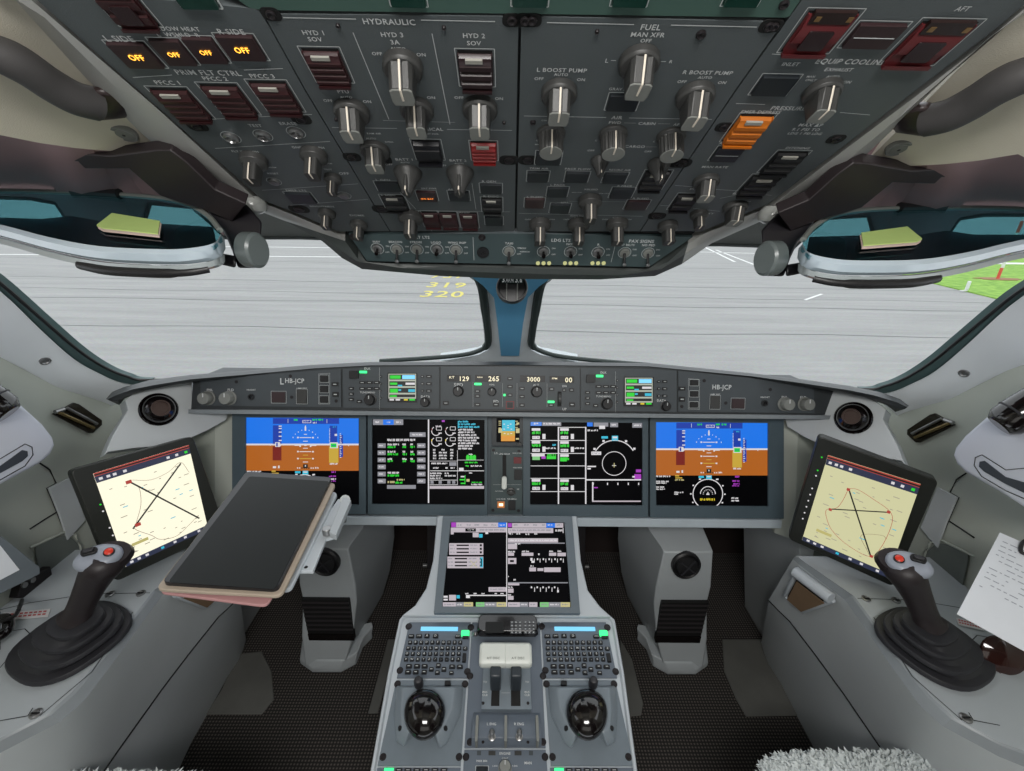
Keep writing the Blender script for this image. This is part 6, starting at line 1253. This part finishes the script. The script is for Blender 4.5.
# ================================================================== TABLET MOUNTS
def efb(label, outer, screen, s, left):
    F, w, h = quad(outer, s); F = F if F.N.dot(CAM-F.o) > 0 else Fr(F.o, -F.U, F.V)
    t = thing('mounted_tablet', label, 'tablet', F.pt(0, -h/2))
    u = [F.uv(*p) for p in outer]; c = (sum(p[0] for p in u)/4, sum(p[1] for p in u)/4); r = .012; pts = []
    for i in range(4):
        p, a, b = Vc(u[i]), Vc(u[i-1]), Vc(u[(i+1) % 4]); da, db = (a-p).normalized(), (b-p).normalized()
        for k in range(6): f = k/5; pts.append(tuple((p+da*r*(1-f)**2+db*r*f**2)[:]))
    g = MB(); g.poly(F, pts, -.022, 0, mat('tablet_case_black', (30, 32, 28), .4)); build('case', g, t, bev=.002)
    q = [F.uv(*p) for p in screen]; g = MB(); g.poly(F, q, -.003, .0006, eChart if left else eChartR); build('screen', g, t)
    sx = lambda fx, fy: tuple((Vc(q[0])*(1-fx)*(1-fy)+Vc(q[1])*fx*(1-fy)+Vc(q[2])*fx*fy+Vc(q[3])*(1-fx)*fy)[:])
    g = MB()
    def B(x0, y0, x1, y1, m_, n=.0012): g.flat(F, [sx(x0, y1), sx(x1, y1), sx(x1, y0), sx(x0, y0)], n, m_)
    def Ln(pts, w, m_, n=.0014): g.path(F, [sx(*p) for p in pts], w, n, m_)
    B(0, 0, 1, .035, eRedL); B(0, .012, 1, .028, eBlk, .0016); B(0, .035, 1, .10, eNavy); B(0, .95, 1, 1, eNavy)
    for x in (.03, .10, .16, .26, .72, .82, .93): B(x, .055, x+.035, .08, eW if x != .93 else eG, .0016)
    for x in (.05, .13, .22, .40, .55, .68, .86): B(x, .962, x+.035, .985, eW if x != .4 else eC, .0016)
    if left:
        Ln([(.30, .20), (.92, .84)], .0032, eBlk, .0018); Ln([(.86, .17), (.18, .66)], .0032, eBlk, .0018)
        cv = [(.30, .20), (.36, .28), (.33, .45), (.24, .60), (.20, .67), (.34, .80), (.42, .88), (.60, .92), (.78, .86), (.92, .80)]; cv2 = [(.32, .18), (.5, .24), (.7, .22), (.86, .16), (.93, .30)]
        for st_ in ((.28, .19), (.24, .64)): B(st_[0]-.03, st_[1]-.02, st_[0]+.03, st_[1]+.015, eRedL, .002)
    else:
        Ln([(.32, .26), (.77, .86)], .0028, eBlk, .0018); Ln([(.18, .54), (.80, .35)], .0028, eBlk, .0018)
        cv = [(.32, .26), (.30, .40), (.26, .5), (.16, .56), (.20, .66), (.30, .76), (.50, .84), (.76, .86), (.84, .70), (.86, .45), (.80, .34), (.60, .28), (.42, .24), (.32, .26)]; cv2 = [(.76, .86), (.70, .80), (.60, .68), (.80, .60), (.86, .62)]
        for st_ in ((.32, .27), (.20, .54), (.79, .35), (.77, .85)): B(st_[0]-.018, st_[1]-.014, st_[0]+.018, st_[1]+.014, eRedL, .002)
    cm = mat('lit_roadline', (150, 120, 96), .4, em=.8)
    Ln([tuple(p[:2]) for p in smoothpath([(a, b, 0) for a, b in cv], 5)], .0009, cm if left else eRedL); Ln([tuple(p[:2]) for p in smoothpath([(a, b, 0) for a, b in cv2], 5)], .0008, cm)
    random.seed(5)
    for _ in range(46):
        x, y = random.uniform(.08, .9), random.uniform(.16, .9); B(x, y, x+random.uniform(.02, .07), y+.008, mat('lit_maptext', (176, 168, 148), .4, em=.85) if _ % 7 else eC)
    B(.12, .80, .30, .83, mat('lit_maptext2', (200, 190, 120), .4, em=.85))
    build('chart', g, t)
    g = MB(); e0, e1 = Vc(u[0 if left else 0]), Vc(u[3])
    for k in (.34, .40, .55, .62, .68) if left else (.16, .28, .33, .45, .51, .57, .63, .69, .75):
        p = e0*(1-k)+e1*k; pr = Vc(u[1])*(1-k)+Vc(u[2])*k; p = p+(pr-p)*(.10 if left else .075); g.cyl(F, p.x, p.y, 0, .002, .0016, .0014, eG if k in (.34, .16, .28) else eW, 10)
    build('side_lights', g, t)
    g = MB(); bk = F.pt(0, 0, -.022); wallp = bk-F.N*((abs(WX)-abs(bk.x))/abs(F.N.x)); g.tube([bk, wallp], .016, MID, 12); K = Fr(bk, F.U, F.V); g.rbox(K, -.05, .05, -.05, .05, -.012, .001, MID, .01); build('mount_arm', g, t)
efb('tablet with a glowing airport chart mounted on the left wall, behind the left sidestick', [(70, 470), (193, 436), (226, 530), (116, 582)], [(93, 473.5), (188.5, 445), (208, 529), (126, 567)], 1.02, True)
efb('tablet with a glowing airport chart mounted on the right wall, behind the right sidestick', [(819, 436), (939, 481), (893, 587), (788, 539)], [(828, 455), (920.5, 484), (887.5, 577.5), (802, 540)], 1.02, False)
# ================================================================== TRAY TABLE AND LOOSE TABLET
TQ = [(248, 475), (331, 479.5), (276, 591), (166, 584)]
F, w, h = quad(TQ, .80)
zt = F.o.z; TB = Fr((0, 0, zt), X, Y)
def tb(px, py, z=0): p = onz(px, py, zt+z); return p
t = thing('loose_tablet', 'dark screen tablet in an open beige and pink folio case, lying on the tray table', 'tablet', tb(255, 535))
def rr(pts, r):
    out = []
    for i in range(len(pts)):
        p, a, b = Vc(pts[i]), Vc(pts[i-1]), Vc(pts[(i+1) % len(pts)]); da, db = (a-p).normalized(), (b-p).normalized()
        for k in range(6): f = k/5; out.append(p+da*r*(1-f)**2+db*r*f**2)
    return out
g = MB(); g.prism(rr([tb(x, y, -.002) for x, y in [(246, 473.5), (336, 483), (281, 596), (155, 589)]], .012), (0, 0, -.006), CASE); build('folio_cover', g, t, bev=.0015)
g = MB(); g.prism(rr([tb(x, y, -.012) for x, y in [(249, 476), (331, 485), (267, 606), (158, 592)]], .012), (0, 0, -.005), CASEP); build('folio_flap', g, t, bev=.0015)
g = MB(); g.prism(rr([tb(x, y, -.003) for x, y in [(247, 474.5), (332.5, 480.5), (278, 593), (163, 586)]], .010), (0, 0, .008), mat('tablet_frame_black', (28, 28, 32), .3)); build('tablet_body', g, t, bev=.0012)
GL = mat('dark_tablet_glass', (10, 14, 12), .05, spec=.12, var=0)
g = MB(); g.prism(rr([tb(x, y, .0052) for x, y in [(249.5, 476.5), (329.5, 481.5), (275, 589.5), (168, 582.5)]], .006), (0, 0, .0006), GL); build('tablet_glass', g, t)
t = thing('tray_table', 'light grey fold-out tray table sticking out from the panel under the loose tablet', 'tray table', tb(300, 540, -.02))
g = MB(); g.prism(rr([tb(x, y, -.020) for x, y in [(252, 482), (338, 492), (290, 590), (190, 578)]], .012), (0, 0, -.008), PEDM); build('table_plate', g, t, bev=.002)
g = MB(); q = [(338, 499), (346, 500), (350, 506), (336, 536), (326, 539), (313, 571), (294, 571), (318, 528)]
g.prism([tb(x, y, -.026) for x, y in q], (0, 0, -.006), PEDM); g.prism([tb(x, y, -.012) for x, y in [(343, 497), (351, 500), (336, 535), (329, 532)]], (0, 0, -.012), LIGHT); g.cyl(Fr(tb(327, 531, -.018), X, Y), 0, 0, -.006, .006, .008, .008, STEEL, 14); g.cyl(Fr(tb(306, 567, -.0255), X, Y), 0, 0, -.001, .0005, .003, .003, BLACK, 12); build('hinge_bracket', g, t, bev=.0015)
g = MB(); g.tube([tb(345, 500, -.02), P(343, 512, 1.1), P(343, 520, 1.2)], .010, MID, 10); build('support_arm', g, t)
# ================================================================== WALL FITTINGS
def wallx(px, py, k=0): p = onx(px, py, WX+k); return p
t = thing('window_crank_recess', 'dark recessed latch with brass rods on the left wall, above the left wall tablet', 'latch', wallx(75, 417))
g = MB(); q = [(51, 414), (72, 402.5), (77, 404), (100, 420), (100, 425), (91, 433), (87, 433)]
g.prism([wallx(x, y, .001) for x, y in q], (.006, 0, 0), mat('recess_dark', (34, 28, 20), .2)); build('recess_cup', g, t, bev=.0015)
g = MB(); BR = mat('brass_rod', (150, 130, 90), .25, .8); g.tube([wallx(58, 412, .012), wallx(94, 428, .012)], .0035, BR, 8); g.tube([wallx(67, 408, .012), wallx(97, 424, .012)], .0035, STEEL, 8); g.tube([wallx(55, 412, .01), wallx(64, 409, .012)], .005, STEEL, 8); build('rods', g, t)
pair(t, 'dark recessed latch with brass rods on the right wall, above the right wall tablet')
t = thing('oxygen_mask_box', 'glossy white moulded box with a dark slot, at the left wall above the sidestick', 'storage box', P(10, 450, .9))
q = [(-60, 350), (0, 395), (20, 405), (41, 424), (51, 437), (53, 445), (49, 454), (39, 463), (0, 484), (-60, 520)]
pl = plane3(P(0, 400, .80), P(50, 445, .90), P(0, 480, .82)); n_ = pl[1] if pl[1].x > 0 else -pl[1]
a = [hit(x, y, *pl) for x, y in q]; c = sum(a, Vc((0, 0, 0)))/len(a); wl = [Vc((WX+.002, p.y+.04, p.z)) for p in a]
g = MB(); g.loft([wl, [p+n_*-.02 for p in a], a, [c+(p-c)*.93+n_*.008 for p in a], [c+(p-c)*.80+n_*.010 for p in a]], POD); build('shell', g, t, bev=.006, seg=3, sharp=60)
pl2 = (pl[0]+n_*.0105, pl[1]); g = MB(); sq = [(-60, 482), (0, 466), (22, 450), (27, 451), (27.5, 456), (22, 461), (0, 473), (-60, 500)]; g.prism([hit(x, y, *pl2) for x, y in sq], n_*.001, mat('slot_grey', (60, 66, 74), .5)); build('slot', g, t)
g = MB(); sq = [(-60, 452), (0, 459), (25, 444), (32, 447), (33, 455), (25, 466), (0, 480), (-60, 504)]; g.path(Fr(pl2[0], n_.cross(Z), n_.cross(n_.cross(Z))), [], .001, 0, SEAM) 
g.tube([hit(x, y, *pl2) for x, y in sq], .0008, SEAM, 6); build('lid_seam', g, t)
pair(t, 'glossy white moulded box with a dark slot, at the right wall above the sidestick')
t = thing('wall_lamp', 'black swivel lamp head resting on the white box at the left wall', 'lamp', P(0, 410, .82))
g = MB(); c0, c1 = P(-40, 384, .76), P(9, 414, .79); g.tube([c0, c0*.5+c1*.5, c0*.15+c1*.85, c1], [.030, .030, .028, .020], GLOSSB, 20); g.tube([c0*.4+c1*.6, c0*.35+c1*.65], .031, RUB, 20); build('lamp_head', g, t, bev=.002); 
pair(t, 'black swivel lamp head resting on the white box at the right wall')
# tablet mount plate and stowage pocket pressed into the wall
t = thing('wall_stowage_pocket', 'dark grey shallow pocket in the left wall, between the mounted tablet and the console', 'wall pocket', wallx(55, 570))
g = MB(); DP = mat('pocket_grey', (108, 114, 110), .6, bump=.3)
g.prism(rr([wallx(x, y, .002) for x, y in [(33, 545), (66, 534), (78, 545), (84, 592), (44, 604)]], .015), (.004, 0, 0), DP); g.tube([wallx(x, y, .006) for x, y in [(30, 548), (64, 532), (75, 535), (80, 545), (88, 592)]], .003, WALLM, 8); build('pocket_panel', g, t, bev=.001)
g = MB(); g.prism([wallx(x, y, .004) for x, y in [(47, 488), (68, 478), (84, 520), (66, 540), (58, 515)]], (.005, 0, 0), MID); build('mount_plate', g, t, bev=.001)
g = MB()
for ps in ([(40, 463), (50, 470), (56, 483), (47, 488), (64, 530)], [(30, 529), (44, 520), (57, 512)]): g.tube([wallx(x, y, .001) for x, y in ps], .0016, SEAM, 6)
build('panel_gap', g, t)
pair(t, 'dark grey shallow pocket in the right wall, between the mounted tablet and the console')
# left clipboard + paper
pl = plane3(P(0, 535, .86), P(40, 567, .90), P(0, 595, .84)); n_ = pl[1] if pl[1].dot(CAM-pl[0]) > 0 else -pl[1]
g = MB(); g.prism([hit(x, y, *pl) for x, y in [(-90, 470), (0, 535), (40, 567), (40, 574), (0, 594), (-90, 640)]], n_*-.010, mat('clipboard_grey', (96, 104, 110), .5)); build('clipboard', g, label='dark grey clipboard edge jutting in behind the left sidestick', cat='clipboard', bev=.001)
g = MB(); g.prism([hit(x, y, *pl)+n_*.001 for x, y in [(-90, 490), (0, 546), (19, 570), (0, 580), (-90, 620)]], n_*.0008, PAPER); build('paper_sheet', g, label='blank white paper sheet on the clipboard behind the left sidestick', cat='paper')
t = thing('socket_unit', 'small dark wall socket unit under the clipboard behind the left sidestick', 'socket', wallx(28, 582, .01))
g = MB(); q = [(12, 584), (42, 566), (45, 580), (20, 598), (8, 598)]; g.prism([wallx(x, y, .002) for x, y in q], (.02, 0, 0), DARK); build('socket_body', g, t, bev=.002)
g = MB(); [g.lathe(Fr(wallx(x, y, .022), Y*-1, Z), 0, 0, [(.006, -.003), (.006, .003), (.003, .003), (.003, 0), (0, 0)], STEEL, 12) for x, y in ((24, 585), (32, 580))]; build('jack', g, t)
# cable + mask hose on the left
g = MB(); g.tube(smoothpath([onz(-30, 622, .66), onz(-5, 622, .68), onz(14, 616, .69), onz(20, 606, .72), wallx(22, 600, .02)], 6), .0035, BLACK, 8); build('cable', g, label='thin black cable looping over the left console by the red placard', cat='cable')
g = MB(); c = onz(2, 636, .66); g.tube(smoothpath([c+Vc((-.06, .02, .0)), c+Vc((-.02, .03, .012)), c+Vc((.012, .0, .012)), c+Vc((-.01, -.03, .01)), c+Vc((-.06, -.04, 0))], 6), .009, GLOSSB, 12); build('headset_cord', g, label='thick black coiled cord at the left picture edge on the left console', cat='cord')
# placards
def placard(pts, lab, zz=ZT+.002, words_=True):
    t = thing('placard', lab, 'sign', onz(*pts[0], zz)); g = MB(); ps = [onz(x, y, zz) for x, y in pts]; g.prism(ps, (0, 0, .0012), mat('placard_white', (206, 204, 204), .6)); build('plate', g, t)
    g = MB(); 
    for r_ in range(2):
        for k in range(9):
            f0, f1 = .06+k*.1, .06+k*.1+.07; y0 = .2+r_*.35; y1 = y0+.2
            B = lambda fx, fy: ps[0]*(1-fx)*(1-fy)+ps[1]*fx*(1-fy)+ps[2]*fx*fy+ps[3]*(1-fx)*fy+Vc((0, 0, .0014))
            g.add([B(f0, y0), B(f1, y0), B(f1, y1), B(f0, y1)], [(0, 1, 2, 3)], mat('placard_red', (176, 70, 70), .6))
    build('lettering', g, t)
placard([(4, 613), (51, 609), (48, 617), (0, 621)], 'white placard with small red print beside the left sidestick boot')
placard([(956, 618), (984, 624), (984, 631), (958, 625)], 'white placard with small red print beside the right sidestick boot')
# right paper sheet with clip
t = thing('paper_sheet', 'large printed white sheet under a black clip at the right picture edge', 'paper', P(1000, 600, .8))
pl = plane3(P(1000, 533, .84), P(957, 614, .78), P(1060, 560, .80)); n_ = pl[1] if pl[1].dot(CAM-pl[0]) > 0 else -pl[1]
cs = [hit(x, y, *pl) for x, y in [(1000, 532.5), (1105, 578), (1062, 672), (957, 614)]]
g = MB(); g.prism(cs, n_*-.0012, PAPER); build('sheet', g, t)
g = MB(); random.seed(11); KF = Fr(cs[0], cs[1]-cs[0], cs[0]-cs[3]); W_ = (cs[1]-cs[0]).length; H_ = (cs[0]-cs[3]).length
if KF.N.dot(n_) < 0: KF = Fr(cs[0], -KF.U, KF.V)
for r_ in range(14):
    x = .06
    while x < .9:
        l = random.uniform(.02, .09)
        if random.random() < .75 and r_ < 11:
            B = lambda fx, fy: cs[0]*(1-fx)*(1-fy)+cs[1]*fx*(1-fy)+cs[2]*fx*fy+cs[3]*(1-fx)*fy+n_*.0006
            y = .08+r_*.055; g.add([B(x, y), B(x+l, y), B(x+l, y+.009), B(x, y+.009)], [(0, 1, 2, 3)], INK)
        x += l+.025
build('print', g, t)
g = MB(); g.tube(smoothpath([hit(1032, 540, *pl)+n_*.004, hit(1021, 543, *pl)+n_*.006, hit(1020, 553, *pl)+n_*.004, hit(1034, 556, *pl)+n_*.004], 5), .003, BLACK, 8); build('clip', g, t)
# dark round pouch, right console
t = thing('sunglasses', 'dark brown round-lensed sunglasses lying on the right console by the paper sheet', 'sunglasses', onz(1004, 655, .66))
c = onz(1003, 655, .665); F = Fr(c, Vc((1, -.3, .2)), Vc((.1, .5, .8))); g = MB(); g.lathe(F, 0, 0, [(.030, -.008), (.034, -.002), (.033, .004), (.02, .010), (0, .012)], mat('lens_brown', (52, 28, 24), .1, coat=.5), 26); build('lens', g, t)
g = MB(); g.tube([F.pt(.03, .01, 0), F.pt(.06, .01, .004), F.pt(.12, .0, 0)], .004, mat('frame_tortoise', (80, 50, 40), .3), 8); build('frame', g, t)
# ================================================================== SEATS
FL = mat('sheepskin_wool', (206, 212, 212), .95, bump=1.0, bsc=120, sc=20, var=.15)
def seat(label, s, ytip):
    t = thing('pilot_seat', label, 'seat', Vc((s*.655, .2, 0)))
    g = MB(); x0, x1 = s*.655-.23, s*.655+.23
    K = Fr((s*.655, .15, 0), X, Y); g.rbox(K, -.22, .22, -.3, ytip-.17, .30, .42, mat('seat_base_dark', (40, 40, 44), .6), .06); g.rbox(K, -.14, .14, -.2, .14, 0, .30, mat('seat_base_dark', (40, 40, 44)), .03); g.rbox(Fr((s*.655, -.14, .45), X, Z), -.22, .22, 0, .70, -.06, .06, mat('seat_base_dark', (40, 40, 44)), .06); build('seat_frame', g, t, bev=.01)
    g = MB(); random.seed(3); nx, ny = 90, 90; vs = []; fs = []
    for j in range(ny):
        for i in range(nx):
            u, v = i/(nx-1)*2-1, j/(ny-1)*2-1; e = 1-max(abs(u), abs(v))**6; rx = u*(.228+.01*sin(v*9)); 
            k = sqrt(max(0, 1-.18*(abs(u)**4)*(abs(v)**4)))
            vs.append(Vc((s*.70+rx*k, (ytip-.42)/1+ .15+v*.27*k, .43+.075*e**.5+random.uniform(-.004, .004))))
    for j in range(ny-1):
        for i in range(nx-1): fs.append((j*nx+i, j*nx+i+1, (j+1)*nx+i+1, (j+1)*nx+i))
    g.add(vs, fs, FL)
    tuft = []
    for _ in range(5200):
        u, v = random.uniform(-1, 1), random.uniform(.1, 1.0)
        i = int((u+1)/2*(nx-1)); j = int((v+1)/2*(ny-1)); p = vs[j*nx+i]; d = Vc((u*.8+random.uniform(-.7, .7), v*.6+random.uniform(-.6, .7), 1.0)).normalized(); l = random.uniform(.006, .013); a = d.cross(X).normalized()*.0028; b = d.cross(a).normalized()*.0028
        m1 = p+d*l*.6+Vc((random.uniform(-.003, .003), random.uniform(-.003, .003), 0)); k = len(g.v)
        g.add([p+a, p-a*.5+b, p-a*.5-b, m1+a*.7, m1-a*.35+b*.7, m1-a*.35-b*.7, p+d*l+Vc((random.uniform(-.005, .005), random.uniform(-.005, .005), -.003))], [(0, 1, 4, 3), (1, 2, 5, 4), (2, 0, 3, 5), (3, 4, 6), (4, 5, 6), (5, 3, 6)], FL)
    build('sheepskin_cover', g, t, sharp=80); return t
seat('pilot seat under white sheepskin, its front edge showing at the bottom right', 1, .565)
seat('pilot seat under white sheepskin at the bottom left, barely in view', -1, .526)
# cockpit shell behind the camera
SH = mat('shell_lining', (150, 150, 144), .8)
g = MB(); g.prism([(-1.1, -.85, 0), (1.1, -.85, 0), (1.1, -.85, 2.0), (-1.1, -.85, 2.0)], (0, -.03, 0), SH); build('wall_back', g, kind='structure')
g = MB(); g.prism([(-1.1, -.85, 1.95), (1.1, -.85, 1.95), (1.1, .10, 1.95), (-1.1, .10, 1.95)], (0, 0, .03), SH); g.prism([(-.5, .10, 1.95), (.5, .10, 1.95), (.5, .40, 1.78), (-.5, .40, 1.78)], (0, 0, .03), SH); build('ceiling_rear', g, kind='structure')
g = MB()
for s_ in (-1, 1): g.prism([(s_*1.06, -.85, 0), (s_*1.06, .05, 0), (s_*1.06, .05, 1.2), (s_*1.06, -.1, 1.95), (s_*1.06, -.85, 1.95)], (s_*.03, 0, 0), SH)
build('wall_rear_sides', g, kind='structure')
# ================================================================== LIGHT
w = D.worlds.new('world'); bpy.context.scene.world = w; w.use_nodes = True; nt = w.node_tree; bg = nt.nodes['Background']
tc = nt.nodes.new('ShaderNodeTexCoord'); sp = nt.nodes.new('ShaderNodeSeparateXYZ'); cr = nt.nodes.new('ShaderNodeValToRGB')
nt.links.new(tc.outputs['Generated'], sp.inputs[0]); nt.links.new(sp.outputs['Z'], cr.inputs['Fac']); nt.links.new(cr.outputs['Color'], bg.inputs['Color'])
cr.color_ramp.elements[0].position = 0; cr.color_ramp.elements[0].color = (.80, .84, .88, 1); cr.color_ramp.elements[1].position = .8; cr.color_ramp.elements[1].color = (.98, 1.0, 1.03, 1)
bg.inputs['Strength'].default_value = 1.6
def area(name, loc, tgt, size, pw, col=(1, 1, 1)):
    l = D.lights.new(name, 'AREA'); l.shape = 'RECTANGLE'; l.size, l.size_y = size; l.energy = pw; l.color = col
    o = D.objects.new(name, l); COL.objects.link(o); o.location = loc; o.rotation_euler = (Vc(tgt)-Vc(loc)).to_track_quat('-Z', 'Y').to_euler(); return o
area('interior_fill', (0, -.45, 1.90), (0, .7, .5), (.7, .4), 23, (1, .98, .95))  # unseen lamp under the rear ceiling, added to brighten the interior
area('interior_fill', (0, -.75, 1.1), (0, .9, 1.2), (1.2, .6), 1.5, (1, .97, .92))  # low soft fill before the back wall, added for brightness, no real fitting
s = bpy.context.scene
s.view_settings.view_transform = 'Standard'; s.view_settings.look = 'None'; s.view_settings.gamma = 1; s.view_settings.exposure = 0; s.view_settings.use_curve_mapping = False
s.cycles.use_denoising = True; s.cycles.max_bounces = 8; s.cycles.transparent_max_bounces = 12; s.cycles.caustics_reflective = False; s.cycles.caustics_refractive = False
